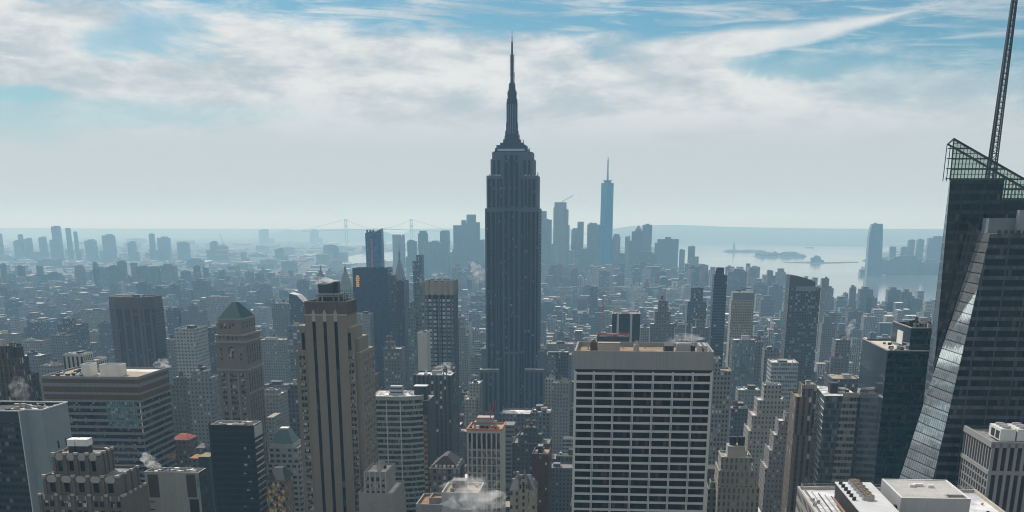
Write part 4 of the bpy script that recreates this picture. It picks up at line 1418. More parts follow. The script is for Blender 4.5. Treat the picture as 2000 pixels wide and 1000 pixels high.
tower('pale_hazy_block', 'pale plain block in front of the lower part of the big blue slab', [(690, 722, 613, 0, 22)], 1420, fm('pale_plain_grid', (.24, .25, .25), (.13, .14, .15), 3, 3.5, .35, .4, .1), R_GREY, 41, 3)
tower('brick_shaft', 'narrow red-brown brick building with steam above, right of the three-striped tower', [(715, 731, 733, 0, 20), (713, 735, 765, -2, 24)], 850, fm('red_brown_brick', (.16, .10, .085), (.03, .03, .03), 3.2, 3.5, .4, .45, .15), R_TAN, 42, 3)

# tower with pyramid spire, clock-like campanile and a small cupola tower in the haze
def spire_tower(name, label, l, r, t_body, t_roof, t_tip, Y, mt, roofm, steps=None, lantern=True):
    x0, z0 = U(l, t_body, Y); x1, _ = U(r, t_body, Y)
    w = x1-x0
    root = thing(name, label, 'tower', ((x0+x1)/2, Y, 0))
    take(x0, x1, Y, Y+w, z0)
    cx, cy_ = (x0+x1)/2, Y+w/2
    b = MB(); b.box(x0, x1, Y, Y+w, 0, z0)
    if steps:
        for s in steps:
            xa, za = U(s[0], s[2], Y-2); xb, _ = U(s[1], s[2], Y-2)
            b.box(xa, xb, Y-2-s[3], Y+w+2, 0, za)
    b.build('wall', mt, root)
    zr, zt = U((l+r)/2, t_roof, cy_)[1], U((l+r)/2, t_tip, cy_)[1]
    P = [(x0+.3, Y+.3), (x1-.3, Y+.3), (x1-.3, Y+w-.3), (x0+.3, Y+w-.3)]
    b = MB(); b.prism(P, z0, zr, 0, True, None, [(cx+(p[0]-cx)*.2, cy_+(p[1]-cy_)*.2) for p in P]); sr = b.build('spire_roof', roofm, root)
    if lantern:
        b = MB()
        h = zt-zr
        b.cyl(cx, cy_, zr, zr+h*.35, w*.10, 8); b.cyl(cx, cy_, zr+h*.35, zr+h*.55, w*.12, 8, w*.06); b.cyl(cx, cy_, zr+h*.55, zt, w*.035, 6, w*.01)
        b.build('lantern', roofm, root).parent = sr
        b = MB()
        for sx in (x0, x1-1.6):
            for sy in (Y, Y+w-1.6):
                b.box(sx, sx+1.6, sy, sy+1.6, z0-.5, z0+2.5)
        b.build('corner_turret', mt, root)
    return root
F_HZST = fm('hazy_limestone', (.22, .22, .215), (.05, .055, .06), 3, 3.6, .45, .55, .1)
spire_tower('pyramid_spire_tower', 'pale tower under a steep grey-green pyramid with a thin tip, behind the three-striped tower', 661, 685.5, 566, 529, 513, 1850, F_HZST, plain('grey_green_roof', (.17, .19, .17), .6), steps=[(668, 693, 580, 0)])
spire_tower('campanile_tower', 'dark campanile with a pointed roof, lantern and ball, right of the big blue slab', 769.5, 789.5, 545, 508, 477, 2050, fm('campanile_stone', (.17, .175, .18), (.05, .06, .07), 3, 3.8, .4, .5, .1), plain('campanile_roof', (.14, .16, .175), .6))
spire_tower('cupola_tower', 'small hazy tower with a pointed cupola left of the green-grey pyramid spire', 618.5, 632, 541, 528, 516, 2500, F_HZST, plain('cupola_roof', (.10, .13, .14), .6))
def blue_glass_tower():
    Y = 2300.0
    root = thing('blue_glass_tower', 'blue glass tower with a red stripe and slanting top, above the big blue slab', 'tower', (U(728, 520, Y)[0], Y, 0))
    x0, za = U(712.5, 456, Y); xm, zm = U(727, 450, Y); x1, zb = U(743.5, 448.5, Y)
    b = MB()
    d = 26
    b.poly([(x0, Y+2, 0), (xm, Y, 0), (xm, Y, zm), (x0, Y+2, za)]); b.poly([(xm, Y, 0), (x1, Y+4, 0), (x1, Y+4, zb+2), (xm, Y, zm-7)])
    b.poly([(x1, Y+4, 0), (x1, Y+d, 0), (x1, Y+d, zb+2), (x1, Y+4, zb+2)]); b.poly([(x1, Y+d, 0), (x0, Y+d, 0), (x0, Y+d, za), (x1, Y+d, zb+2)])
    b.poly([(x0, Y+d, 0), (x0, Y+2, 0), (x0, Y+2, za), (x0, Y+d, za)]); b.poly([(x0, Y+2, za), (xm, Y, zm-7), (x1, Y+4, zb+2), (x1, Y+d, zb+2), (x0, Y+d, za)])
    b.build('wall', fm('blue_tower_glass', (.012, .055, .12), (.02, .11, .22), 3, 3.6, .75, .7, .12, (.10, .22, .30), .2, .15), root)
    xa, z1 = U(724, 466, Y); xb, _ = U(726.6, 466, Y)
    put(root, plain('red_hoist', (.48, .09, .05), .7), ((xa+xb)/2, Y-.3, z1/2), (xb-xa, 1.4, z1), 'construction_hoist')
    for k in range(3):
        xa, z1 = U(717+k*6, 451, Y+8)
        put(root, M_DARK, (xa, Y+9, (z1+za)/2), (3, 4, abs(z1-za)+4), 'roof_crane_base')
    take(x0, x1, Y, Y+d, zm)
blue_glass_tower()
tower('slim_dark_tower', 'very slim dark tower with a lighter left half, right of the dark campanile', [(813, 825, 498, 0, 16), (805.5, 815, 510, .5, 15)], 2200, fm('slim_tower_wall', (.06, .07, .085), (.03, .04, .055), 2, 3.4, .7, .6, .12), R_DARK, 45, 2, 0, 0)
def sloped_glass():
    Y = 1600.0
    x0, za = U(564, 573, Y); xm, zm = U(580, 577, Y); x1, zb = U(594, 592, Y)
    root = thing('sloped_roof_tower', 'dark glass block with a roof sloping down to the right, left of the three-striped tower', 'office block', (x0, Y, 0))
    b = MB(); d = 26
    f = [(x0, za), (xm, zm), (x1, zb)]
    b.poly([(x0, Y, 0), (x1, Y, 0), (x1, Y, zb), (xm, Y, zm), (x0, Y, za)])
    b.poly([(x1, Y, 0), (x1, Y+d, 0), (x1, Y+d, zb), (x1, Y, zb)]); b.poly([(x0, Y+d, 0), (x0, Y, 0), (x0, Y, za), (x0, Y+d, za)])
    b.poly([(x1, Y+d, 0), (x0, Y+d, 0), (x0, Y+d, za), (xm, Y+d, zm), (x1, Y+d, zb)])
    b.build('wall', F_DKB, root)
    r = MB()
    for p, q in ((f[0], f[1]), (f[1], f[2])):
        r.poly([(p[0], Y-.4, p[1]+.2), (q[0], Y-.4, q[1]+.2), (q[0], Y+d, q[1]+.2), (p[0], Y+d, p[1]+.2)])
    r.build('roof', R_WHITE, root)
    take(x0, x1, Y, Y+d, za)
sloped_glass()
tower('glass_low_tower', 'grey gridded block directly below the sloping glass roof', [(560, 590, 637, 0, 24)], 1350, fm('grey_grid_glass', (.13, .15, .17), (.07, .09, .11), 5, 3.6, .75, .6, .2), R_GREY, 47, 3)

# chamfered dark brown tower
def chamfer_tower():
    Y = 1380.0
    x0, z = U(202, 580, Y); x1, _ = U(290, 578, Y)
    zt = z
    w = x1-x0; c = w*.23; d = w*.8
    root = thing('chamfered_brown_tower', 'dark reddish-brown tower with chamfered corners and upright ribs, upper left', 'tower', ((x0+x1)/2, Y, 0))
    P = [(x0+c, Y), (x1-c*.8, Y), (x1, Y+c), (x1, Y+d), (x0, Y+d), (x0, Y+c)]
    take(x0, x1, Y, Y+d, zt)
    zc = U(240, 604, Y)[1]
    f = fm('dark_rib_brown', (.068, .036, .034), (.012, .009, .011), 3.2, 3.7, .62, .62, .05, (.1, .1, .12), .15, .3, band=(.018, .015, .018), pier=(3, .22, (.10, .058, .052)), gspec=.15)
    b = MB(); b.prism(P, 0, zc, 0, False); b.build('wall', f, root)
    cxm, cym = (x0+x1)/2, Y+d/2
    Q = [(cxm+(p[0]-cxm)*.965, cym+(p[1]-cym)*.965) for p in P]
    b = MB(); b.prism(P, zc, zt, 0, False, None, Q); b.build('crown', plain('brown_crown', (.072, .042, .040), .7), root)
    r = MB(); r.poly([(p[0], p[1], zt-.8) for p in Q]); r.build('roof', R_DARK, root)
    cp = MB()
    for i in range(6): cp.bar((*Q[i], zt), (*Q[(i+1) % 6], zt), .5)
    cp.build('coping', M_BEIGE, root)
    clutter(root, x0+12, x1-12, Y+10, Y+d-8, zt-.8, 5, 12, 2.0, 0, 1)
chamfer_tower()
F_PUN = fm('pale_concrete_grid', (.34, .35, .345), (.05, .06, .075), 3.6, 3.6, .55, .48, .06, var=.12)
tower('pale_punched_tower', 'pale concrete tower with square dark windows between the brown chamfered and green pyramid towers', [(339, 379, 642, 0, 42)], 1250, F_PUN, R_DARK, 51, 4)
F_BRK = lambda n, c, **k: fm(n, c, (.025, .027, .03), k.get('pu', 3.2), k.get('pv', 3.5), k.get('wu', .42), k.get('wv', .5), k.get('bl', .15), var=.25)
tower('brown_mid_block', 'brown-grey apartment block with a pale roof line left of the green pyramid tower', [(326, 364, 752, 0, 24), (338, 356, 738, 5, 12)], 1000, F_BRK('grey_brown_brick', (.14, .125, .115)), R_GREY, 52, 5, 1)
tower('grey_mid_block', 'grey stone block with rooftop plant, against the left side of the green pyramid tower', [(364, 412, 738, 0, 26), (374, 402, 725, 5, 14)], 980, F_BRK('blue_grey_stone', (.19, .195, .20), wu=.4), R_GREY, 53, 8, 1)
def stepped_edge():
    Y = 700.0
    root, _ = tower('stepped_brown_tower', 'dark brown stepped stone tower cut off by the left edge', [(-60, 10, 676, 3, 20), (-60, 22, 702, 2, 22), (-60, 31, 737, 0, 30)], Y, facade('edge_brown_stone', (.085, .068, .055), (.018, .016, .015), 3.0, 3.8, .42, .85, .05, var=.3), R_TAN, 54, 2)
    x0, z = U(8, 679, Y+10); x1, _ = U(26.5, 679, Y+10)
    put(root, plain('dark_lift_tower', (.03, .027, .027), .8), ((x0+x1)/2, Y+17, z/2), (x1-x0, 10, z), 'lift_tower')
stepped_edge()
tower('striped_plant_tower', 'small ornate black and white striped tower top behind the banded office block', [(123, 160, 692, 0, 18), (156, 186, 704, 1, 20)], 800, fm('white_rib_dark', (.40, .40, .38), (.02, .02, .02), 3.1, 30, .45, .9, 0, var=.25), R_SNOW, 55, 14, 0, 1, 3)

# low cluster with red roofs between the banded block and the black slab
def hip_house(name, label, l, r, t_eave, t_ridge, Y, dep, mt, roofm):
    x0, z = U(l, t_eave, Y); x1, _ = U(r, t_eave, Y); zr = U(l, t_ridge, Y+dep/2)[1]
    root = thing(name, label, 'building', ((x0+x1)/2, Y, 0))
    take(x0, x1, Y, Y+dep, zr)
    b = MB(); b.box(x0, x1, Y, Y+dep, 0, z); b.build('wall', mt, root)
    cx, cy_ = (x0+x1)/2, Y+dep/2
    P = [(x0-.4, Y-.4), (x1+.4, Y-.4), (x1+.4, Y+dep+.4), (x0-.4, Y+dep+.4)]
    b = MB(); b.prism(P, z+.02, zr, 0, True, None, [(cx+(p[0]-cx)*.3, cy_+(p[1]-cy_)*.15) for p in P]); b.build('roof', roofm, root)
    return root
RED = roofing('red_tile', (.34, .09, .06), (.25, .07, .05), .4)
hip_house('red_roofed_block', 'brown block under a bright red hipped roof, right of the banded office block', 333, 368, 859, 846, 820, 18, F_BRK('cluster_brown', (.13, .10, .085)), RED)
hip_house('orange_roofed_block', 'small block with an orange pitched roof beside the black slab', 371, 387, 895, 887, 760, 12, F_BRK('cluster_grey', (.16, .15, .14)), roofing('orange_tile', (.42, .22, .10), (.34, .17, .08), .4))
hip_house('tan_roofed_tower', 'dark tower with a small tan pyramid roof beside the black slab', 387.5, 408, 892, 884, 740, 13, plain('cluster_dark', (.05, .05, .048), .9), roofing('tan_tile', (.36, .31, .17), (.28, .24, .14), .4))
hip_house('grey_dome_block', 'block with a dark slate roof behind the small orange roof', 383, 400, 875, 866, 800, 12, F_BRK('cluster_slate_wall', (.12, .12, .12)), plain('dark_slate', (.04, .045, .05), .7))

# white block with a green mansard
def mansard():
    Y = 830.0
    root, rf = tower('green_mansard_building', 'white stone building under a blue-green mansard roof, between the black slab and the striped tower', [(525, 582, 874, 0, 24), (516, 586, 905, -4, 32)], Y, fm('white_stone_bands', (.36, .36, .345), (.03, .035, .04), 4.4, 4.0, .62, .5, .15, var=.15), R_GREY, 57, 3, detail=False)
    x0, z = U(528, 867, Y+1); x1, _ = U(572, 867, Y+1)
    zt = U(550, 838, Y+10)[1]
    zb = rf[0][4]
    put(root, plain('mansard_base', (.36, .36, .345), .8), ((x0+x1)/2, Y+12, (zb+z)/2-.5), (x1-x0, 21, z-zb+1), 'attic')
    cx, cy_ = (x0+x1)/2, Y+12
    P = [(x0+.4, Y+2), (x1-.4, Y+2), (x1-.4, Y+22), (x0+.4, Y+22)]
    b = MB(); b.prism(P, z, zt, 0, True, None, [(cx+(p[0]-cx)*.42, cy_+(p[1]-cy_)*.42) for p in P]); b.build('mansard_roof', plain('blue_green_copper', (.075, .135, .14), .55, .4), root)
    put(root, M_WHITE, (cx, cy_, zt+.5), ((x1-x0)*.36, 7, .9), 'roof_tray')
    b = MB(); n = 10
    xa, za = U(535, 922, Y-4.2); r = 5.5
    for k in range(n):
        a0, a1 = math.pi*(.0+k/n), math.pi*((k+1)/n)
        b.bar((xa+5.5+r*math.cos(a0), Y-4.4, za-9+r*math.sin(a0)), (xa+5.5+r*math.cos(a1), Y-4.4, za-9+r*math.sin(a1)), .9)
    b.build('gable_arch', WRIM, root)
mansard()
def gold_house():
    Y = 700.0
    x0, z = U(520, 938, Y); x1, _ = U(556, 938, Y)
    root = thing('gold_lit_house', 'small dark-roofed building with glowing yellow windows at the foot of the black slab', 'building', ((x0+x1)/2, Y, 0))
    take(x0, x1, Y, Y+20, z+8)
    b = MB(); b.box(x0, x1, Y, Y+20, 0, z); b.build('wall', F_BRK('gold_house_brick', (.20, .15, .08)), root)
    zr = U(535, 912, Y+10)[1]
    cx = (x0+x1)/2
    P = [(x0-.3, Y-.3), (x1+.3, Y-.3), (x1+.3, Y+20.3), (x0-.3, Y+20.3)]
    b = MB(); b.prism(P, z+.02, zr, 0, True, None, [(cx+(p[0]-cx)*.45, Y+10+(p[1]-Y-10)*.2) for p in P]); b.build('roof', plain('black_slate', (.022, .022, .024), .7), root)
    lit = glass('yellow_lit_window', (.22, .16, .07), .3, (.06, .05, .03), (1.5, 2), lit=.10, litcol=(1, .62, .2))
    for r in range(5):
        for k in range(4):
            put(root, lit if (r+k) % 3 else WINB, (x0+1.6+k*(x1-x0-3)/3, Y-.04, z-3-r*4), (1.5, .14, 2.2), 'window')
gold_house()

# white gridded block topped with orange
def orange_top():
    Y = 690.0
    WG = plain('white_grid_stone', (.42, .41, .375), .8, var=.12)
    x0, z = U(912, 841, Y); x1, z2 = U(979, 843, Y)
    zt = (z+z2)/2
    dep = 26
    root = thing('white_grid_block', 'white gridded block with orange netting around its roof, in front of the tallest tower', 'building', ((x0+x1)/2, Y, 0))
    take(x0, x1, Y, Y+dep, zt)
    b = MB(); b.box(x0+.3, x1-.25, Y+.35, Y+dep, 0, zt-.5); b.build('wall', plain('grid_recess', (.10, .10, .095), .8), root)
    nb = 7; bw = (x1-x0)/nb
    g_ = glass('grid_window', (.05, .055, .055), .35, (.22, .23, .21), (1.2, 1.9), .12, (.3, .3, .28), rough=.15)
    top = glass('top_dark_window', (.015, .015, .016), .1, (.1, .1, .1), (1.2, 4), .1, rough=.1)
    rects = []
    for r in range(14):
        zc = zt-13.5-r*4.6
        put(root, WG, ((x0+x1)/2, Y+.2, zc+2.3), (x1-x0-.1, .6, .7), 'spandrel')
        for k in range(nb):
            rects.append(((x0+(k+.5)*bw, Y+.3, zc), (bw-.9, .12, 3.8)))
    windows(root, rects, g_)
    put(root, WG, ((x0+x1)/2, Y+.2, zt-.6), (x1-x0, .9, 1.2), 'spandrel')
    for k in range(nb):
        put(root, top, (x0+(k+.5)*bw, Y+.3, zt-6), (bw-1.0, .12, 8.2), 'top_window')
    for k in range(nb+1):
        put(root, WG, (min(max(x0+k*bw, x0+.45), x1-.45), Y, zt/2), (.9, .9, zt), 'pier')
    put(root, WG, (x1-.15, Y+dep/2+.3, zt/2-.2), (.5, dep-.6, zt), 'side_wall')
    rr = MB(); rr.box(x0+.2, x1-.2, Y+.6, Y+dep, zt-.3, zt-.05); rr.build('roof', R_TAN, root)
    net = plain('orange_netting', (.42, .16, .08), .8, var=.3)
    b = MB()
    for a, c in (((x0, Y+.3), (x1, Y+.3)), ((x1, Y+.3), (x1, Y+dep)), ((x1, Y+dep), (x0, Y+dep)), ((x0, Y+dep), (x0, Y+.3))):
        b.bar((*a, zt+.75), (*c, zt+.75), .9); b.bar((a[0]*.9+c[0]*.1, a[1]*.9+c[1]*.1+1.2*(a[1] == c[1]), zt+.2), (c[0]*.9+a[0]*.1, c[1]*.9+a[1]*.1+1.2*(a[1] == c[1]), zt+.2), .5)
    b.build('safety_net', net, root)
    zz = zt
    for l, r, t, mt in ((925, 967, 826, M_BEIGE), (930, 962, 817, M_GALV)):
        xa, z1 = U(l, t, Y+8); xb, _ = U(r, t, Y+8)
        put(root, mt, ((xa+xb)/2, Y+14, (zz+z1)/2), (xb-xa, 11, z1-zz), 'plant_house')
        put(root, net, ((xa+xb)/2, Y+8.3, z1+.1), (xb-xa+.3, .4, .7), 'safety_net')
        zz = z1
    rg = random.Random(15)
    for k in range(16):
        xa, z1 = U(rg.uniform(916, 976), 834, Y+5)
        hh = rg.uniform(.8, 3)
        put(root, rg.choice([M_DARK, M_WHITE, M_DARK, net]), (xa, Y+2+rg.uniform(0, 5), zt+hh/2-.05), (rg.uniform(.5, 2), rg.uniform(.5, 2), hh), 'site_kit')
    red = plain('red_crane_paint', (.45, .05, .06), .5)
    b = MB(); xa, z1 = U(957, 800, Y+10)
    b.bar((xa, Y+12, zz), (xa, Y+12, z1+3), .5); b.bar((xa, Y+12, z1-3), (xa+3, Y+12, z1+5), .35); b.bar((xa, Y+12, z1-1), (xa-4, Y+12, zz+1), .35); b.bar((xa+3, Y+12, z1+5), (xa+3.2, Y+12, zz+2), .3)
    b.build('roof_crane', red, root)
orange_top()

# chateau-roofed house, brick shaft, white box with steam, dark mansard
def chateau():
    Y = 600.0
    root = thing('chateau_building', 'buff stone building with a pointed dormer gable and steep slate roofs', 'building', (U(1020, 990, Y)[0], Y, 0))
    st = fm('buff_stone_windows', (.30, .27, .21), (.03, .03, .03), 2.9, 3.6, .42, .55, .2, var=.2)
    x0, z = U(996, 957, Y); x1, _ = U(1045, 957, Y)
    take(x0, x1, Y, Y+20, z+8)
    b = MB(); b.box(x0, x1, Y, Y+20, 0, z)
    ga, gb = U(1013, 948, Y-.3), U(1032, 948, Y-.3); gt = U(1022, 925, Y-.3)
    b.poly([(ga[0], Y-.3, 30), (gb[0], Y-.3, 30), (gb[0], Y-.3, ga[1]), ((ga[0]+gb[0])/2, Y-.3, gt[1]), (ga[0], Y-.3, ga[1])])
    b.build('wall', st, root)
    sl = plain('steep_slate', (.07, .075, .085), .6)
    P = [(x0-.3, Y-.1), (x1+.3, Y-.1), (x1+.3, Y+20), (x0-.3, Y+20)]
    zr = U(1030, 927, Y+10)[1]
    cx = (x0+x1)/2
    b = MB(); b.prism(P, z+.05, zr, 0, True, None, [(cx+(p[0]-cx)*.55, Y+10+(p[1]-Y-10)*.15) for p in P]); b.build('roof', sl, root)
    gx = (ga[0]+gb[0])/2
    b = MB()
    for s, e in ((ga, -1), (gb, 1)):
        b.poly([(s[0]+e*.5, Y-.5, s[1]-.5), (gx, Y-.5, gt[1]+.6), (gx, Y+8, gt[1]+.6), (s[0]+e*.5, Y+8, s[1]-.5)])
    b.build('gable_roof', sl, root)
    for px, t in ((1011, 922), (1003, 935), (1041, 936)):
        xa, za = U(px, t, Y+7)
        put(root, plain('buff_chimney', (.30, .27, .21), .9), (xa, Y+8, za-4), (1.4, 1.6, 8), 'chimney')
    for k in range(3):
        put(root, STRIPE, (gx-1.6+k*1.6, Y-.36, U(1020, 950, Y)[1]), (.9, .14, 2.2), 'window')
chateau()
tower('dark_brick_shaft', 'tall dark red brick shaft right of the buff gabled building', [(1039, 1072, 887, 0, 22)], 640, F_BRK('dark_red_brick', (.085, .05, .042), wu=.3, wv=.35), R_TAN, 61, 7, 0)
tower('white_steam_block', 'blank pale block under drifting steam at the bottom edge, below the white grid block', [(862, 935, 962, 0, 22)], 500, plain('blank_grey_wall', (.34, .35, .34), .9, var=.15), R_TAN, 62, 5, 0)
tower('open_top_block', 'low block with a rusty roof pit, bottom edge, left of the blank pale block', [(812, 862, 985, 0, 22), (838, 862, 972, 4, 10)], 500, plain('grey_low_wall', (.22, .22, .21), .9), roofing('rust_roof', (.30, .16, .08), (.2, .12, .08), .3), 63, 6)
def dark_mansard():
    Y = 690.0
    x0, z = U(839, 914, Y); x1, _ = U(897, 914, Y)
    root = thing('dark_mansard_building', 'ornate grey building under a steep dark pitched roof, left of the white grid block', 'building', ((x0+x1)/2, Y, 0))
    take(x0, x1, Y, Y+26, z+8)
    b = MB(); b.box(x0, x1, Y, Y+26, 0, z); b.build('wall', fm('ornate_grey', (.17, .165, .155), (.035, .04, .04), 3.0, 3.9, .5, .6, .4, (.4, .42, .4), .25), root)
    cx = (x0+x1)/2
    zr = U(868, 886, Y+12)[1]
    P = [(x0+.3, Y+.2), (x1-.3, Y+.2), (x1-.3, Y+25.8), (x0+.3, Y+25.8)]
    b = MB(); b.prism(P, z+.02, zr, 0, True, None, [(cx+(p[0]-cx)*.12, Y+13+(p[1]-Y-13)*.6) for p in P]); b.build('roof', plain('brown_slate', (.05, .042, .04), .7), root)
    for k in range(7):
        put(root, M_WHITE if k % 2 else DECO_L, (x0+1.5+k*(x1-x0-3)/6, Y+.5, z+1.0), (1.3, .8, 1.6), 'dormer')
    for k in range(5):
        put(root, DECO_L, (x1-1.2, Y+3+k*5, z+1.0), (1.3, 1.2, 1.8), 'dormer')
    put(root, DECO_L, (cx, Y-.1, z-.2), (x1-x0+.6, .8, .6), 'cornice')
dark_mansard()
F_GRY = F_BRK('grey_brick_wall', (.15, .15, .15))
tower('terrace_block', 'grey block with a glass-roofed terrace at the foot of the tallest tower', [(1036, 1075, 806, 0, 30), (976, 1036, 808, 6, 30)], 1010, F_GRY, R_SNOW, 64, 12, 1, 2, 5)
tower('dark_terrace_block', 'dark stepped block with cluttered roofs below the glass terrace', [(1000, 1074, 866, 0, 30), (1012, 1058, 850, 6, 20), (1022, 1050, 836, 10, 12)], 900, F_BRK('dark_block_brick', (.075, .07, .07)), R_GREY, 65, 10, 2, 2, 4)
tower('ochre_stone_neighbour', 'beige stone building against the left foot of the tallest tower', [(915, 937, 749, 0, 30), (906, 930, 780, -8, 30)], 1270, F_BRK('beige_stone_a', (.30, .29, .25)), R_SNOW, 66, 5, 1)
tower('ochre_stone_neighbour', 'beige stone building against the right foot of the tallest tower', [(1065, 1082, 741, 0, 30)], 1230, F_BRK('beige_stone_a', (.30, .29, .25)), R_SNOW, 67, 5, 1)

# right of the grid slab
F_WINS = F_BRK('pale_grey_windows', (.22, .225, .22), pu=2.6, wu=.5, wv=.55, bl=.25)
tower('window_wall_tower', 'grey tower covered in small windows directly behind the right end of the grid slab', [(1392, 1430, 725, 0, 26), (1392, 1408, 700, 6, 16)], 900, F_WINS, R_TAN, 71, 5)
F_BS = fm('black_white_stripe', (.022, .023, .027), (.02, .022, .026), 3.4, 3.8, .6, .7, .02, var=.1, pier=(4, .16, (.36, .37, .37)))
tower('black_striped_block', 'black block with white upright stripes and a pale roof rim behind the grid slab', [(1196, 1251, 613, 0, 44)], 1250, F_BS, R_GREY, 72, 6, 0, 1, 2, rim=M_BEIGE)
F_HZ = [fm('hazy_wall_a', (.16, .165, .17), (.05, .055, .065), 3.2, 3.6, .45, .5, .06), fm('hazy_wall_b', (.22, .22, .21), (.06, .065, .07), 3, 3.5, .45, .5, .06), fm('hazy_wall_c', (.09, .095, .11), (.03, .035, .045), 3, 3.6, .55, .55, .1)]
tower('grey_stepped_tower', 'grey stepped apartment tower right of the black striped block', [(1279, 1310, 608, 0, 24), (1286, 1305, 587, 5, 14), (1270, 1318, 633, -4, 32)], 1500, F_HZ[0], R_SNOW, 73, 4, 1)
tower('dark_stepped_tower', 'dark stepped tower with a plain block top, left of the dark blue slim tower', [(1350, 1374, 562, 0, 18), (1343, 1380, 590, -4, 28)], 1750, F_HZ[2], R_GREY, 74, 3)
tower('grey_finned_block', 'grey block with rooftop dishes beneath the dark stepped tower', [(1353, 1386, 640, 0, 26), (1360, 1378, 625, 4, 14)], 1450, F_HZ[0], R_SNOW, 75, 6, 1)
tower('dark_blue_slim_tower', 'slim dark blue tower with pale floor stripes on its left side and a broken top', [(1395, 1421, 538, 0, 30), (1400, 1415, 523, 5, 14), (1398, 1403, 528, 3, 3)], 1480, fm('navy_band_wall', (.07, .08, .10), (.022, .026, .05), 4, 3.3, .97, .6, .03, var=.1), R_DARK, 76, 4, 0, 0)
def crane(root_name, label, px, py_base, py_top, Y, arm_px, z0=None):
    x, zb = U(px, py_base, Y); _, zt = U(px, py_top, Y)
    xa, za = U(arm_px[0], arm_px[1], Y)
    root = thing(root_name, label, 'crane', (x, Y, z0 if z0 is not None else zb))
    b = MB(); b.bar((x, Y, z0 if z0 is not None else zb), (x, Y, zt), 1.3); b.build('mast', M_DARK, root)
    b = MB(); b.bar((x, Y, zt), (xa, Y, za), 1.0); b.bar((x, Y, zt+4), (x+(xa-x)*.6, Y, zt+(za-zt)*.6), .4); b.build('jib', M_DARK, root)
    b = MB(); b.bar((x, Y, zt), (x-(xa-x)*.28, Y, zt-(za-zt)*.1), 1.4); b.build('counter_jib', M_DARK, root)
    return root
r_, rf_ = tower('unfinished_tower', 'blotchy tan tower with a grey top under construction and a crane on its roof', [(1429, 1473, 586, 0, 30)], 1560, fm('netted_wall', (.33, .31, .24), (.06, .06, .055), 2.2, 3.3, .5, .55, .1, (.4, .38, .3), .45), R_GREY, 77, 4)
x0, x1, y0, y1, z = rf_[0]
xa, za = U(1430, 573, 1561); 
put(r_, plain('grey_wrap', (.17, .18, .19), .9), ((x0+x1)/2+.4, 1575, (z+za)/2), (x1-x0-2, 26, za-z+2), 'unfinished_floors')
crane('tower_crane', 'small dark tower crane on the grey unfinished tower', 1444, 573, 567, 1572, (1470, 562))
F_MIRR = fm('mirror_glass', (.16, .20, .22), (.10, .14, .16), 1.6, 3.5, .85, .8, .18, (.32, .36, .34), .35, .06, gspec=.8)
tower('mirror_glass_tower', 'mirrored glass tower in front of the unfinished tan tower', [(1432, 1476, 664, 0, 26)], 1300, F_MIRR, R_WHITE, 78, 3, 0)
def curved_top():
    Y = 1350.0
    x0, z0 = U(1543.5, 537.5, Y); x1, z1 = U(1604, 553, Y)
    d = 30
    root = thing('curved_top_tower', 'big dark apartment tower with a sloping curved roofline and busy windows, right of centre', 'tower', ((x0+x1)/2, Y, 0))
    take(x0, x1, Y, Y+d, z0)
    f = fm('dark_balcony_grid', (.085, .09, .10), (.022, .026, .032), 2.7, 3.1, .62, .55, .22, (.26, .29, .31), .2, .12)
    zb = z1-4.5
    b = MB(); b.box(x0, x1, Y, Y+d, 0, zb); b.build('wall', f, root)
    pts = []
    n = 8
    xr = x1-6
    for k in range(n+1):
        t = k/n
        pts.append((x0+(xr-x0)*t, z0-(z0-z1-1)*t**1.7))
    b = MB()
    front = [(x0, Y+1, zb)]+[(xr, Y+1, zb)]+[(p[0], Y+1, p[1]) for p in pts[::-1]]
    b.poly(front)
    b.poly([(p[0], Y+d-1, p[2]) for p in front])
    for i in range(len(front)):
        p, q = front[i], front[(i+1) % len(front)]
        b.poly([p, (p[0], Y+d-1, p[2]), (q[0], Y+d-1, q[2]), q])
    b.build('curved_crown', plain('dark_crown_metal', (.05, .055, .065), .5, .5), root)
    put(root, plain('pale_crown_band', (.17, .19, .21), .5), ((x0+xr)/2+4, Y+.3, zb-1.5), (xr-x0-6, .8, 5), 'crown_band')
    for k in range(10):
        put(root, M_DARK, (x0+4+k*2.6, Y+6, z0-3-(k/10)*6), (.4, .4, 5), 'roof_antenna')
curved_top()
tower('pale_slim_tower', 'pale slim hazy tower just right of the curved-top tower', [(1606, 1620, 544, 0, 18)], 2400, F_HZ[1], R_GREY, 80, 2)
tower('hazy_ziggurat', 'hazy brown-grey stepped block right of the curved-top tower', [(1606, 1633, 632, 0, 26), (1610, 1626, 618, 5, 14)], 1950, F_HZ[0], R_GREY, 81, 4)
tower('hazy_brick_block', 'grey hazy block with a wisp of steam beside it, left of the teal glass block', [(1633, 1662, 664, 0, 26)], 1400, F_HZ[0], R_SNOW, 82, 6, 1)
tower('white_glass_box', 'white-framed glass box building right of the mirrored tower', [(1507, 1560, 708, 0, 30)], 1060, fm('white_box_glass', (.36, .38, .38), (.09, .11, .13), 1.5, 3.6, .8, .55, .2, (.3, .34, .36), .15), R_WHITE, 83, 3, 0, 1, 3)
F_BEI = F_BRK('beige_setback_wall', (.33, .315, .275), pu=2.8, wu=.4, wv=.5)
tower('beige_setback_tower', 'broad beige tower rising in many setbacks, behind the beige building with black tanks', [(1493, 1527, 752, 6, 16), (1480, 1536, 782, 2, 24), (1469, 1541, 812, 0, 30), (1462, 1546, 842, -3, 36)], 920, F_BEI, R_SNOW, 84, 4, 0, 1, 3)
F_BEI2 = F_BRK('grey_beige_wall', (.215, .205, .195), pu=2.6, wu=.36, wv=.42, bl=.3)
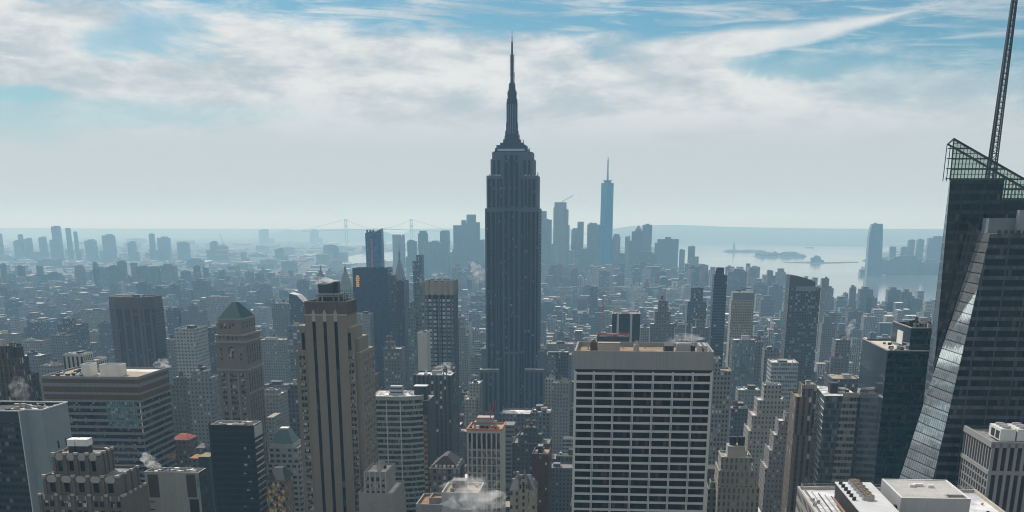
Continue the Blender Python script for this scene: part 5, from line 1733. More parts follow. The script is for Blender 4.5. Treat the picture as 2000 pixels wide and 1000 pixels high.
tower('pointed_setback_tower', 'grey-beige tower climbing in narrow steps to a pale block, right of the broad beige setbacks', [(1534, 1552, 806, 8, 10), (1521, 1553, 822, 4, 18), (1512, 1554, 850, 1, 24), (1503, 1556, 880, 0, 28), (1495, 1558, 915, -2, 32)], 800, F_BEI2, R_SNOW, 85, 4, 0, 0, 3)
def brown_deco():
    Y = 720.0
    f = fm('brown_pier_wall', (.185, .15, .115), (.045, .035, .03), 3.4, 3.6, .42, .8, .08, var=.2, band=(.09, .07, .055))
    root, rf = tower('slim_brown_tower', 'slim brown tower with a stepped ornamented top and long upright bays', [(1555, 1588, 775, 0, 24), (1568, 1596, 752, 4, 16), (1552, 1589, 850, -2, 27)], Y, f, R_TAN, 86, 3, 0, 1, 3)
    x0, x1, y0, y1, z = rf[1]
    put(root, plain('orange_lit_edge', (.34, .20, .09), .8), (rf[0][1]+.05, Y+3, rf[0][4]/2+20), (.3, 3.0, rf[0][4]-60), 'side_panel')  # orange strip: light on the right edge, painted as colour
    for k in range(8):
        put(root, DECO_L, (x0+.6+k*(x1-x0-1.2)/7, y0-.2, z-1), (.7, .5, 2.4), 'dentil')
brown_deco()
def pleated():
    Y = 700.0
    x0, z = U(1611, 773, Y); xm, _ = U(1641, 773, Y); x1, _ = U(1676, 777, Y)
    zt = z
    e = UZ(1592, 752, zt)
    root = thing('white_striped_glass_block', 'white-banded glass block with slanting white lines, right of the slim brown tower', 'office block', (x0, Y, 0))
    take(e[0], x1, Y, Y+32, zt)
    fl = fm('white_line_glass', (.62, .66, .66), (.12, .145, .15), 1.5, 3.8, .99, .80, .1, (.2, .23, .23), .15, .06, gspec=.7)
    fr = fm('white_band_front', (.40, .39, .355), (.035, .04, .045), 1.9, 3.8, .90, .56, .2, (.2, .22, .22), .15, .1)
    fc = fm('corner_glass', (.14, .16, .165), (.05, .06, .065), 1.5, 3.8, .88, .7, .2, (.2, .22, .22), .2, .06)
    b = MB()
    b.poly([(e[0], e[1], 0), (x0, Y, 0), (x0, Y, zt), (e[0], e[1], zt)], 0)
    b.poly([(x0, Y, 0), (xm-4.5, Y+.3, 0), (xm+1.5, Y+.3, zt), (x0, Y, zt)], 1)
    b.poly([(xm-4.5, Y+.3, 0), (x1, Y, 0), (x1, Y, zt), (xm+1.5, Y+.3, zt)], 2)
    b.poly([(x1, Y, 0), (x1, Y+32, 0), (x1, Y+32, zt), (x1, Y, zt)], 2)
    b.poly([(x1, Y+32, 0), (e[0], e[1], 0), (e[0], e[1], zt), (x1, Y+32, zt)], 1)
    b.build('wall', [fl, fc, fr], root)
    r = MB(); r.poly([(e[0], e[1], zt-.02), (x0, Y, zt-.02), (x1, Y, zt-.02), (x1, Y+32, zt-.02)]); r.build('roof', R_SNOW, root)
    put(root, plain('tan_parapet', (.42, .38, .31), .8), ((xm+x1)/2+1, Y+.2, zt+.5), (x1-xm-1, .8, 2.6), 'parapet')
    xa, za = U(1622, 748, Y+12); xb, _ = U(1637, 748, Y+12)
    put(root, M_DARK, ((xa+xb)/2, Y+15, (zt+za)/2), (xb-xa, 8, za-zt), 'lift_house')
    clutter(root, x0+8, x1-2, Y+6, Y+28, zt, 19, 12, 2.5, 0, 1)
pleated()

def teal_block():
    Y = 640.0
    fl = fm('slate_glass_side', (.055, .065, .08), (.028, .036, .048), 60, 14.5, .998, .985, .0, (.3, .3, .3), .25, .06, gspec=.7, wrough=.2)
    fr = facet_mat('teal_glass_front', (.012, .045, .050), (.005, .009, .010), 3.9, .58, .06, .08, 0, mull=(.008, .015, .016), spec=.4, pu=1.4, wob=.03)
    x0, z = U(1734, 685.5, Y); x1, _ = U(1835, 688, Y)
    zt = z
    yb = min(roof_depth(1686, 662, zt), Y+75)
    root = thing('teal_glass_block', 'two-tier dark teal glass block with a pale roof terrace, left of the faceted glass tower', 'office block', (x0, Y, 0))
    take(x0, x1, Y, yb, zt)
    b = MB(); b.parapet(x0, x1, Y, yb, 0, zt, .5, 1.0, 0)
    b.mi = [1 if i in (1, 3) else 0 for i in range(len(b.f))]
    b.build('wall', [fr, fl], root)
    r = MB(); r.box(x0+.4, x1-.4, Y+.4, yb-.4, zt-1.2, zt-.9); r.build('roof', roofing('pale_terrace', (.42, .37, .32), (.55, .53, .50), .2), root)
    put(root, M_BEIGE, (x0+.25, (Y+yb)/2, zt+.2), (.6, yb-Y, .5), 'coping')
    put(root, M_BEIGE, ((x0+x1)/2, Y+.25, zt+.2), (x1-x0, .6, .5), 'coping')
    # upper tier
    Y2 = Y+11
    xa, z2 = U(1780, 641, Y2); xb, _ = U(1835, 643, Y2)
    y2 = min(roof_depth(1740, 628, z2), Y2+60)
    b = MB(); b.parapet(xa, xb, Y2, y2, zt-.9, z2, .5, 2.5, 0)
    b.mi = [1 if i in (1, 3) else 0 for i in range(len(b.f))]
    b.build('upper_tier', [fr, fl], root)
    put(root, plain('dark_pit', (.02, .018, .016), .9), ((xa+xb)/2, (Y2+y2)/2, z2-2.2), (xb-xa-1.2, y2-Y2-1.2, .3), 'upper_roof')
    put(root, M_BEIGE, (xa+.25, (Y2+y2)/2, z2+.15), (.6, y2-Y2, .4), 'coping')
    put(root, M_BEIGE, ((xa+xb)/2, Y2+.25, z2+.15), (xb-xa, .6, .4), 'coping')
    # white sign board on the east wall of the upper tier
    b = MB()
    ym, L = Y2+(y2-Y2)*.52, (y2-Y2)*.30
    zm = z2-6.5
    b.box(xa-.25, xa-.05, ym-L/2, ym+L/2, zm-3.4, zm+3.4)
    o = b.build('sign_board', plain('sign_white', (.62, .62, .58), .6), root)
    rg = random.Random(17)
    for k in range(24):
        put(root, rg.choice([M_TANKWOOD, M_BEIGE, M_DARK, plain('roof_shrub', (.05, .06, .03), .9)]), (xa+2+rg.uniform(0, xb-xa-4), Y2+4+rg.uniform(0, y2-Y2-8), z2-1+rg.uniform(0, 2)), (rg.uniform(.5, 2.5), rg.uniform(.5, 2.5), rg.uniform(1.5, 5)), 'roof_plant')
    for k in range(10):
        put(root, rg.choice([M_DARK, M_GALV]), (x0+2+rg.uniform(0, (xa-x0)-4), Y+5+rg.uniform(0, yb-Y-20), zt-.3), (rg.uniform(.5, 3), rg.uniform(.5, 2), rg.uniform(.8, 2)), 'vent_unit')
teal_block()

def tank_block():
    Y = 640.0
    f = fm('cream_pier_wall', (.36, .335, .28), (.10, .085, .065), 2.55, 3.7, .42, .62, .2, (.3, .28, .22), .15, band=(.26, .235, .19))
    root, rf = tower('cream_deco_building', 'cream stone building with two black water tanks on its stepped top', [(1409, 1469, 893, 0, 20), (1404, 1478, 920, -2, 26), (1403, 1484, 952, -4, 32)], Y, f, R_SNOW, 88, 0, detail=False)
    x0, x1, y0, y1, z = rf[0]
    xa, za = U(1422, 872, Y+6); xb, _ = U(1456, 872, Y+6)
    put(root, plain('cream_plain', (.33, .31, .265), .9), ((xa+xb)/2, Y+12, (z+za)/2-.6), (xb-xa, 11, za-z+1.2), 'lift_house')
    for px in (1432, 1448):
        xc, zc = U(px, 872, Y+9)
        b = MB(); b.cyl(xc, Y+11, za, za+4.2, 1.9, 12); b.cyl(xc, Y+11, za+4.2, za+4.6, 2.1, 12); b.build('water_tank', M_DARK, root)
    for k in range(7):
        put(root, DECO_L, (rf[1][0]+1+k*(rf[1][1]-rf[1][0]-2)/6, rf[1][2]-.15, rf[1][4]), (1.2, .8, 1.4), 'parapet_block')
    clutter(root, x0+1, x1-1, y0+1, y1-1, z-1.15, 91, 5, 2, 0, 0)
tank_block()
tower('cluttered_low_block', 'small block with dark roof plant in the gap right of the grid slab', [(1383, 1411, 955, 0, 18), (1388, 1406, 942, 4, 10)], 650, F_BRK('small_block_wall', (.22, .22, .20)), R_DARK, 89, 10, 0, 1, 3)

def ribbed_corner():
    Y = 480.0
    x0, z = U(1938.5, 864, Y); x1, _ = U(2060, 868, Y)
    zt = z
    yb = min(roof_depth(1884, 832, zt), Y+60)
    root = thing('concrete_fin_block', 'grey concrete block with upright fins and white cooling units on its roof, bottom right corner', 'building', (x0, Y, 0))
    take(x0, x1, Y, yb, zt)
    con = plain('fin_concrete', (.26, .255, .25), .85, var=.2)
    b = MB(); b.parapet(x0+.4, x1, Y+.4, yb, 0, zt, .8, 1.0); b.build('wall', plain('fin_recess', (.03, .028, .026), .6), root)
    r = MB(); r.box(x0+1, x1-1, Y+1, yb-1, zt-1.2, zt-.9); r.build('roof', R_GREY, root)
    for (c, d) in ((((x0+x1)/2, Y+.1, zt-.9), (x1-x0, .9, 2.4)), ((x0+.1, (Y+yb)/2, zt-.9), (.9, yb-Y, 2.4)), (((x0+x1)/2, Y+.15, zt-12.2), (x1-x0, .8, 1.6)), ((x0+.15, (Y+yb)/2, zt-12.2), (.8, yb-Y, 1.6))):
        put(root, con, c, d, 'spandrel')
    for k in range(9):
        put(root, con, (x0+.6+k*2.95, Y+.1, zt/2), (1.25, .9, zt-1), 'fin')
    n = 11
    for k in range(n+1):
        put(root, con, (x0+.3, Y+.6+k*(yb-Y-1.2)/n, zt/2), (.35, 1.0, zt-1), 'fin')
    for r_ in range(12):
        put(root, con, (x0+.34, (Y+yb)/2, zt-15.5-r_*3.3), (.2, yb-Y, .7), 'side_spandrel')
    xa, za = U(1925, 830, Y+14)
    for k in range(2):
        xx = x0+7+k*6.6
        put(root, M_WHITE, (xx, Y+12, zt+2.2), (6.0, 15, 4.6), 'cooling_unit')
        for j in range(2):
            put(root, M_DARK, (xx-3.03, Y+8+j*6.2, zt+2.0), (.12, 4.6, 3.0), 'cooling_grille')
        for j in range(3):
            b = MB(); b.cyl(xx, Y+7.5+j*4.6, zt+4.5, zt+5.3, 1.7, 14); b.build('fan', M_GALV, root)
ribbed_corner()

# ---- rooftop at the very bottom right: white membrane roof, cooling towers, grey plant house
def near_roof():
    Y = 330.0
    zr = U(1640, 1000, Y)[1]-0
    P0 = UZ(1557, 955, zr); 
    root = thing('white_roof_building', 'nearest building at the bottom right, a white flat roof with a tan parapet', 'building', (P0[0], P0[1], 0))
    x0 = UZ(1590, 1040, zr)[0]; xL, yL = P0
    yN = UZ(1640, 1060, zr)[1]; yF = yL
    x0 = xL; x1 = UZ(1908, 964, zr)[0]
    take(x0, x1, yN, yF, zr)
    b = MB(); b.parapet(x0, x1, yN, yF, 0, zr+.9, .6, .9, 0, 1); b.build('wall', [fm('punched_concrete', (.30, .29, .27), (.03, .03, .03), 2.4, 3.6, .5, .55, .1), plain('tan_coping', (.40, .36, .30), .8)], root)
    r = MB(); r.box(x0+.5, x1-.5, yN+.5, yF-.5, zr-.3, zr+.02); r.build('roof', roofing('white_membrane', (.66, .66, .68), (.40, .41, .43), .10), root)
    for k in range(5):
        b = MB(); b.bar((x0+2+k*1.6, yN+1, zr+.35), (x0+2+k*1.6, yF-3-k*2, zr+.35), .22); b.build('roof_pipe', M_GALV if k % 2 else M_DARK, root)
    rg = random.Random(44)
    for k in range(26):
        xx, yy, ss = rg.uniform(x0+1.5, x1-1.5), rg.uniform(yN+2, yF-1.5), rg.uniform(.4, 1.1)
        put(root, rg.choice([M_GALV, M_DARK, M_BEIGE]), (xx, yy, zr+ss/2), (ss, ss*rg.uniform(.6, 1.6), ss), 'vent_unit')
    b = MB()
    for k in range(40):
        f = k/39
        b.bar((x0+.9, yN+1+(yF-yN-2)*f, zr+.9), (x0+.9, yN+1+(yF-yN-2)*f, zr+2.0), .07)
        b.bar((x0+1+(x1-x0-2)*f, yF-.9, zr+.9), (x0+1+(x1-x0-2)*f, yF-.9, zr+2.0), .07)
    for zz in (1.5, 2.0):
        b.bar((x0+.9, yN+1, zr+zz), (x0+.9, yF-1, zr+zz), .07); b.bar((x0+1, yF-.9, zr+zz), (x1-1, yF-.9, zr+zz), .07)
    b.build('railing', M_GALV, root)
    # row of fans on a long unit
    cz = zr+4.6
    A = UZ(1628, 943, cz); B = UZ(1700, 935, cz); C_ = UZ(1742, 995, cz)
    t2 = thing('cooling_tower', 'long rooftop cooling unit with a row of round fans on the white roof, bottom right', 'cooling unit', (A[0], A[1], zr))
    ux0, ux1 = A[0]+.6, B[0]-1.5
    uy1 = A[1]; uy0 = yN+2
    gr = facade('louvre_wall', (.02, .02, .02), (.015, .015, .015), .8, 60, .5, .99, 0, grough=.6)
    b = MB(); b.box(ux0, ux1, uy0, uy1, zr+.02, cz); b.build('casing', gr, t2)
    put(t2, plain('unit_lid', (.52, .53, .54), .6), ((ux0+ux1)/2, (uy0+uy1)/2, cz+.15), (ux1-ux0+.5, uy1-uy0+.4, .3), 'lid')
    fcol = plain('fan_rust', (.30, .22, .13), .7)
    for k in range(6):
        cyk = uy1-2.6-k*4.2; cx = (ux0+ux1)/2-.2
        b = MB(); b.cyl(cx, cyk, cz+.3, cz+1.6, 1.75, 20, 1.6, 0, False); sh = b.build('fan_shroud', M_GALV, t2)
        b = MB(); b.cyl(cx, cyk, cz+1.0, cz+1.1, 1.6, 16)
        for j in range(6):
            a = j*math.pi/3
            b.bar((cx, cyk, cz+1.45), (cx+1.6*math.cos(a), cyk+1.6*math.sin(a), cz+1.45), .22)
        b.build('fan', fcol, t2).parent = sh
        b = MB(); b.cyl(ux0+.9, cyk-.6, cz+.3, cz+1.2, .5, 8); b.box(ux0+.3, ux0+.9, cyk-1.2, cyk-.4, cz+.3, cz+.9); b.build('motor', M_DARK, t2).parent = sh
    for k in range(2):
        b = MB(); b.bar((ux0-1.0-k*.7, uy0, zr+1.2+k*.5), (ux0-1.0-k*.7, uy1-8, zr+1.2+k*.5), .45); b.build('pipe', plain('rust_pipe', (.30, .17, .09), .7) if k else M_DARK, t2)
    # grey plant house
    hz = zr+6.5
    A = UZ(1725, 935, hz); B = UZ(1845, 936, hz); C2 = UZ(1891, 968, hz)
    t3 = thing('plant_house', 'big plain grey plant house with roof hatches on the white roof, bottom right', 'plant house', (A[0], A[1], zr))
    hx0, hx1 = UZ(1760, 972, hz)[0], UZ(1892, 971, hz)[0]
    hy0, hy1 = UZ(1760, 972, hz)[1], A[1]
    b = MB(); b.parapet(hx0, hx1, hy0, hy1, zr+.02, hz, .5, .25, 0, 1); b.build('wall', [facade('sheet_wall', (.33, .335, .34), (.28, .285, .29), 1.0, 60, .06, .99, 0, var=.12, grough=.6), WRIM], t3)
    r = MB(); r.box(hx0+.4, hx1-.4, hy0+.4, hy1-.4, hz-.5, hz-.22); r.build('roof', roofing('plant_roof', (.36, .355, .345), (.42, .41, .40), .12), t3)
    for fx, fy, s in ((.35, .62, 1.6), (.45, .66, 2.6), (.62, .60, 1.5)):
        put(t3, M_WHITE, (hx0+(hx1-hx0)*fx, hy0+(hy1-hy0)*fy, hz+.15), (s, 1.3, .75), 'roof_hatch')
    put(t3, M_BEIGE, (hx1-3.2, hy0+3.2, hz-.12), (5, 3.6, .25), 'hatch_frame')
    put(t3, R_DARK, (hx1-3.2, hy0+3.2, hz+.02), (4.4, 3.0, .12), 'hatch_cover')
    put(t3, M_DARK, (hx0-.3, hy0+4, hz-4), (.6, 1.6, 2.2), 'vent')
    put(root, plain('gravel_tan', (.42, .36, .28), .9), ((hx1+x1)/2, hy0+2, zr+.06), (x1-hx1-1.6, 12, .06), 'gravel_patch')
near_roof()

def red_mast():
    Y = 900.0
    root, rf = tower('scaffold_block', 'small dark block with a red safety rail, peeping over the roof of the grid slab', [(1166, 1228, 657, 0, 20)], Y, plain('scaffold_wall', (.06, .05, .05), .8), R_GREY, 95, 6, 0, 1, 2)
    x0, x1, y0, y1, z = rf[0]
    b = MB(); b.bar((x0, y0, z+1), (x1, y0, z+1), .6); b.bar((x0, y0, z+2.4), (x1, y0, z+2.4), .4)
    for k in range(14): b.bar((x0+k*(x1-x0)/13, y0, z), (x0+k*(x1-x0)/13, y0, z+2.6), .25)
    b.build('safety_rail', plain('red_rail', (.40, .09, .07), .7), root)
    xa, zt = U(1179, 577, Y+8)
    t = thing('lattice_mast', 'thin red and white lattice mast standing behind the grid slab roof', 'mast', (xa, Y+8, z-.55))
    n = 9
    rp, wp = plain('mast_red', (.40, .06, .06), .6), plain('mast_dark_white', (.22, .2, .2), .6)
    for k in range(n):
        za, zb = z-.55+(zt-z)*k/n, z-.55+(zt-z)*(k+1)/n
        b = MB(); w = .7*(1-.5*k/n)
        for sx, sy in ((-1, -1), (1, -1), (1, 1), (-1, 1)):
            b.bar((xa+sx*w, Y+8+sy*w, za), (xa+sx*w, Y+8+sy*w, zb), .22)
        for j in range(3):
            zz0, zz1 = za+(zb-za)*j/3, za+(zb-za)*(j+1)/3
            b.bar((xa-w, Y+8-w, zz0), (xa+w, Y+8-w, zz1), .16); b.bar((xa+w, Y+8+w, zz0), (xa-w, Y+8+w, zz1), .16)
        b.build('mast_section', rp if k % 2 == 0 else wp, t)
red_mast()

# mid-left hazy blocks
MIDL = [
 ('round_top_block', 'hazy dark block with a pale round roof ring at the far left', [(46, 79, 640, 0, 24), (52, 73, 628, 4, 15)], 2000, 2),
 ('dark_shaft', 'dark block with two dotted window columns left of the brown chamfered tower', [(95, 133, 655, 0, 26)], 1500, 0),
 ('dark_shaft', 'taller plain dark block right behind the one with dotted windows', [(112, 155, 634, 0, 30), (122, 140, 622, 5, 12)], 1700, 2),
 ('white_window_block', 'grey block with rows of white lit-looking windows near the left edge', [(29, 76, 695, 0, 30)], 1250, 0),
 ('pale_grid_block', 'pale gridded block above the one with white windows, near the left edge', [(36, 79, 666, 0, 28)], 1600, 1),
 ('pale_cap_block', 'pale block with a plain top just left of the banded office block', [(76, 111, 714, 0, 24)], 1120, 1),
 ('two_tone_block', 'hazy slab with a dark centre stripe left of the brown chamfered tower', [(157, 191, 648, 0, 22)], 2050, 1),
 ('hazy_navy_block', 'narrow dark slab touching the left side of the brown chamfered tower', [(190, 206, 633, 0, 22)], 2000, 2),
 ('white_column_block', 'low pale block with a row of columns left of the brown chamfered tower', [(156, 201, 605, 0, 40)], 2300, 1),
 ('left_edge_block', 'pale low block at the left edge, half way up', [(-20, 30, 652, 0, 30)], 1750, 1),
 ('glass_band_block', 'small blue block with white floor bands right of the brown chamfered tower', [(324, 348, 602, 0, 26)], 2100, 2),
 ('antenna_block', 'hazy block with a pointed rooftop between the blue banded block and the green pyramid', [(352, 394, 607, 0, 26), (366, 384, 598, 4, 12)], 2100, 0),
 ('pale_wide_block', 'wide pale hazy block directly above the green pyramid', [(402, 446, 580, 0, 30)], 2600, 1),
 ('pale_low_block', 'low pale blocks in front of the square-windowed concrete tower', [(323, 345, 665, 0, 20)], 1400, 1),
 ('blue_wide_block', 'wide blue-grey block with floor lines right of the square-windowed concrete tower', [(396, 424, 640, 0, 26)], 1500, 2),
 ('stone_courthouse', 'pale stone block with a columned front right of the green pyramid tower', [(511, 545, 771, 0, 30), (516, 540, 762, 5, 16)], 1080, 1),
 ('long_roof_block', 'long grey block with a pale flat roof right of the green pyramid tower', [(508, 562, 752, 0, 24)], 1200, 0),
 ('hazy_arcade_block', 'pale block with an arcade of windows right of the green pyramid tower, in the haze', [(500, 556, 664, 0, 36)], 1500, 1),
 ('slate_block', 'dark narrow slab at the left side of the three-striped tower', [(561, 580, 752, 0, 20)], 900, 2),
 ('hazy_row_block', 'wide hazy block left of the sloping glass roof', [(530, 565, 593, 0, 30)], 1900, 0),
 ('beige_steps', 'beige stepped buildings between the crowned grid tower and the tallest tower', [(893, 914, 655, 0, 26), (897, 908, 640, 4, 12)], 1650, 1),
 ('beige_row', 'pale hazy slab right behind the crowned grid tower', [(888, 905, 620, 0, 26)], 1750, 0),
 ('low_hall', 'long low hall with a flat roof right of the tallest tower', [(1062, 1116, 693, 0, 40)], 1500, 0),
 ('cornice_block', 'pale wide block with a cornice right of the tallest tower', [(1066, 1120, 672, 0, 40)], 1700, 1),
 ('cornice_block', 'dark roofed block left of the grid slab roof', [(1086, 1110, 688, 0, 26)], 1350, 2),
 ('white_low_block', 'white low block between the tallest tower and the grid slab', [(1080, 1112, 748, 0, 30)], 1180, 1),
 ('hazy_tower_block', 'hazy dark block with a flat top above the black striped block', [(1152, 1168, 560, 0, 22)], 3000, 2),
 ('hazy_twin_block', 'hazy pale blocks left of the grey stepped tower', [(1251, 1272, 640, 0, 26)], 1650, 1),
 ('brown_gable_block', 'dark block with small windows right of the mirrored glass tower', [(1494, 1522, 683, 0, 24)], 1250, 0),
 ('dark_grid_block', 'dark brick block with square windows between the mirrored tower and curved-top tower', [(1476, 1492, 668, 0, 24)], 1350, 0),
 ('curved_white_roof', 'white roofed hall below the mirrored glass tower', [(1442, 1486, 762, 0, 26)], 1150, 1),
 ('blue_glass_hall', 'low blue glass hall under the white roofed hall', [(1428, 1462, 798, 0, 26)], 1050, 2),
 ('long_wide_roof', 'wide dark block with a pale roof left of the teal glass block', [(1626, 1680, 740, 0, 40)], 1000, 2),
 ('tan_edge_block', 'grey tower with tan edge below the hazy stepped block', [(1630, 1650, 700, 0, 20)], 1300, 0),
]
for i, (nm, lb, bx, Y, k) in enumerate(MIDL):
    tower(nm, lb, bx, Y, F_HZ[k], [R_SNOW, R_GREY, R_TAN][i % 3], 200+i, 4, 1 if i % 2 else 0, 1, 4)


# ------------------------------------------------------------------ far skyline, each tower a thing
FAR = facade('far_wall', (.1, .1, .1), (.03, .035, .045), 5.0, 4.0, .6, .55, .03, tint=True, var=.15, grough=.35, gspec=.4)
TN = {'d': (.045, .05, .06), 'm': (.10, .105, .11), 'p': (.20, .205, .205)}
def far_tower(name, label, l, r, t, D, tone='m', extra=(), dep=None, group=None, cat='tower'):
    dep = dep or max(min((r-l)*D/3200, 40), 18)
    side = (1209-(r if r < 1209 else l))*dep/(D+dep)           # the flank seen beside the front is part of the width
    if r < 1209: r = max(r-max(side, 0), l+(r-l)*.55)
    elif l > 1209: l = min(l-min(side, 0), r-(r-l)*.55)
    x0, z = U(l, t, D); x1, _ = U(r, t, D)
    w = x1-x0
    if z < 6: z = 12
    root_x = (x0+x1)/2
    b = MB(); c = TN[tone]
    b.box(x0, x1, D, D+dep, 0, z, tint=c)
    for (el, er, et, off) in extra:
        xa, za = U(el, et, D+off); xb, _ = U(er, et, D+off)
        b.box(xa, xb, D+off, D+dep-1, min(z, za)*.3, za, tint=c)
    if not extra and w > 25:
        b.box(x0+w*.3, x1-w*.3, D+4, D+dep-4, z, z+w*.10, tint=c)
    fr = random.Random(int(l*7+t))                              # plant rooms, wings and setbacks that break up the outline
    for k in range(fr.choice([1, 2, 3])):
        fx = fr.uniform(0, .75)
        b.box(x0+w*fx, x0+w*min(fx+fr.uniform(.1, .3), 1), D+dep*.2, D+dep*.7, z, z+fr.uniform(.02, .10)*w+2, tint=c)
    if fr.random() < .75:
        s_w = fr.choice([-1, 1]); ww = w*fr.uniform(.2, .7)
        xa = x1 if s_w > 0 else x0-ww
        b.box(xa, xa+ww, D+fr.uniform(2, 12), D+dep, 0, z*fr.uniform(.30, .62), tint=tuple(q*1.15 for q in c))
    o = b.build(name, FAR, None, (root_x, D, 0))
    tag(o, label, cat, group)
    take(x0, x1, D, D+dep, z)
    return o

DT = 5600.0                                                   # downtown cluster
def D_(l): return l
dt = [
 ('two-step hazy tower right beside the tallest tower with a slim upper block', 1054, 1078, 429, 'm', [(1057, 1067, 412, 2)]),
 ('hazy flat tower just left of the tall mast tower downtown', 1147, 1174, 438.5, 'm', []),
 ('thin hazy tower with a taller right half, between the craned and tall mast towers', 1116, 1140, 449, 'm', [(1128, 1140, 433, 1)]),
 ('small domed hazy tower at the right foot of the tall mast tower', 1197, 1212, 462, 'm', [(1199, 1210, 457, 2)]),
 ('darker low tower in front of the left foot of the tall mast tower', 1188, 1201, 468, 'm', []),
 ('thin unfinished tower with gaps right of the tall mast tower', 1221, 1231, 462, 'p', []),
 ('flat topped hazy tower beside the pyramid-topped one downtown', 1255, 1274, 439, 'm', []),
 ('broad hazy tower with sloped shoulders right of the downtown pyramid top', 1284, 1326, 467, 'm', [(1279, 1290, 474, -3)]),
 ('low hazy block at the water right of the broad shouldered tower', 1327, 1338, 488, 'm', []),
 ('slim pair of hazy towers at the water edge, last on the right of downtown', 1344, 1358, 481, 'm', [(1357, 1365, 501, -2)]),
 ('dark blocky tower below the downtown pyramid top', 1222, 1246, 486, 'd', []),
 ('dark slab in front of downtown, below the tall mast tower', 1172, 1193, 509, 'd', []),
 ('wide low dark block below the thin pair of towers downtown', 1123, 1156, 489, 'm', []),
 ('wide hazy block at the foot of the two-step tower beside the tallest tower', 1054, 1086, 480, 'm', []),
 ('low wide block right of the craned tower in the haze', 1086, 1116, 492, 'm', []),
 ('hazy mid block under the broad shouldered tower', 1246, 1284, 495, 'm', []),
 ('low hazy shoulder block left of the unfinished tower downtown', 1205, 1222, 496, 'm', []),
 ('big hazy tower with a spire on its left shoulder, left of the tallest tower', 885, 936, 440, 'm', [(911, 928, 419, 1), (901, 909, 430, 2), (928, 936, 434, 2)]),
 ('hazy tower with rounded crown left of the big spired tower', 859, 879, 454, 'm', [(862, 876, 450, 2)]),
 ('hazy tower with a small crown farther left of the big spired tower', 816, 836, 456, 'm', [(819, 832, 451, 2)]),
 ('low hazy slab at the left end of the downtown group', 795, 815, 471, 'm', []),
 ('long hazy block between the small-crowned and rounded-crown towers', 836, 862, 473, 'm', []),
 ('pointed hazy block below the rounded-crown tower', 857, 876, 476, 'm', [(862, 871, 466, 2)]),
 ('pale crenellated hazy tower above the dark campanile', 766, 788, 461, 'p', [(766, 769, 458, 1), (771, 775, 458, 1), (778, 781, 458, 1), (785, 788, 458, 1)]),
 ('hazy block directly left of the tallest tower', 930, 947, 470, 'm', []),
 ('low hazy row below the big spired tower', 880, 930, 492, 'm', []),
 ('hazy cliff of blocks left of the tallest tower, lower row', 836, 880, 497, 'm', []),
]
for i, (lb, l, r, t, tn, ex) in enumerate(dt):
    far_tower('downtown_tower', lb, l, r, t, DT+(i*137) % 500, tn, ex, group='hazy downtown towers')
def craned():
    D = 5300.0
    o = far_tower('downtown_tower', 'hazy tower with a dark unfinished top and a crane, right of the tallest tower', 1081, 1107, 407, D, 'p', [(1083, 1106, 395, 2), (1106, 1112, 440, -2), (1105, 1110, 409, 3)], group='hazy downtown towers')
    x, z = U(1099, 396, D+10); xa, za = U(1119, 382, D+10)
    t = thing('tower_crane', 'faint crane leaning right from the unfinished hazy downtown tower', 'crane', (x, D+10, z))
    b = MB(); b.bar((x, D+10, z), (x, D+10, z+8), 3); b.build('mast', M_GALV, t)
    b = MB(); b.bar((x, D+10, z+6), (xa, D+10, za), 2.2); b.build('jib', M_GALV, t)
craned()
def pyramid_dt():
    D = 5600.0
    x0, z = U(1234, 452, D); x1, _ = U(1255, 452, D); _, zt = U(1247, 439, D)
    b = MB(); c = TN['m']; d = 45
    b.box(x0, x1, D, D+d, 0, z, tint=c)
    xa = x0+(x1-x0)*.25; cx = (xa+x1)/2
    P = [(xa, D), (x1, D), (x1, D+d), (xa, D+d)]
    for i in range(4):
        p, q = P[i], P[(i+1) % 4]
        b.poly([(*p, z), (*q, z), (cx, D+d/2, zt)], 0, c)
    xb, zb = U(1229, 470, D-3)
    b.box(xb, x0, D-3, D+d, 0, zb, tint=c)
    tag(b.build('downtown_tower', FAR, None, (cx, D, 0)), 'hazy downtown tower with a pyramid top, right of the tall mast tower', 'tower', 'hazy downtown towers')
    take(x0, x1, D, D+d, z)
pyramid_dt()
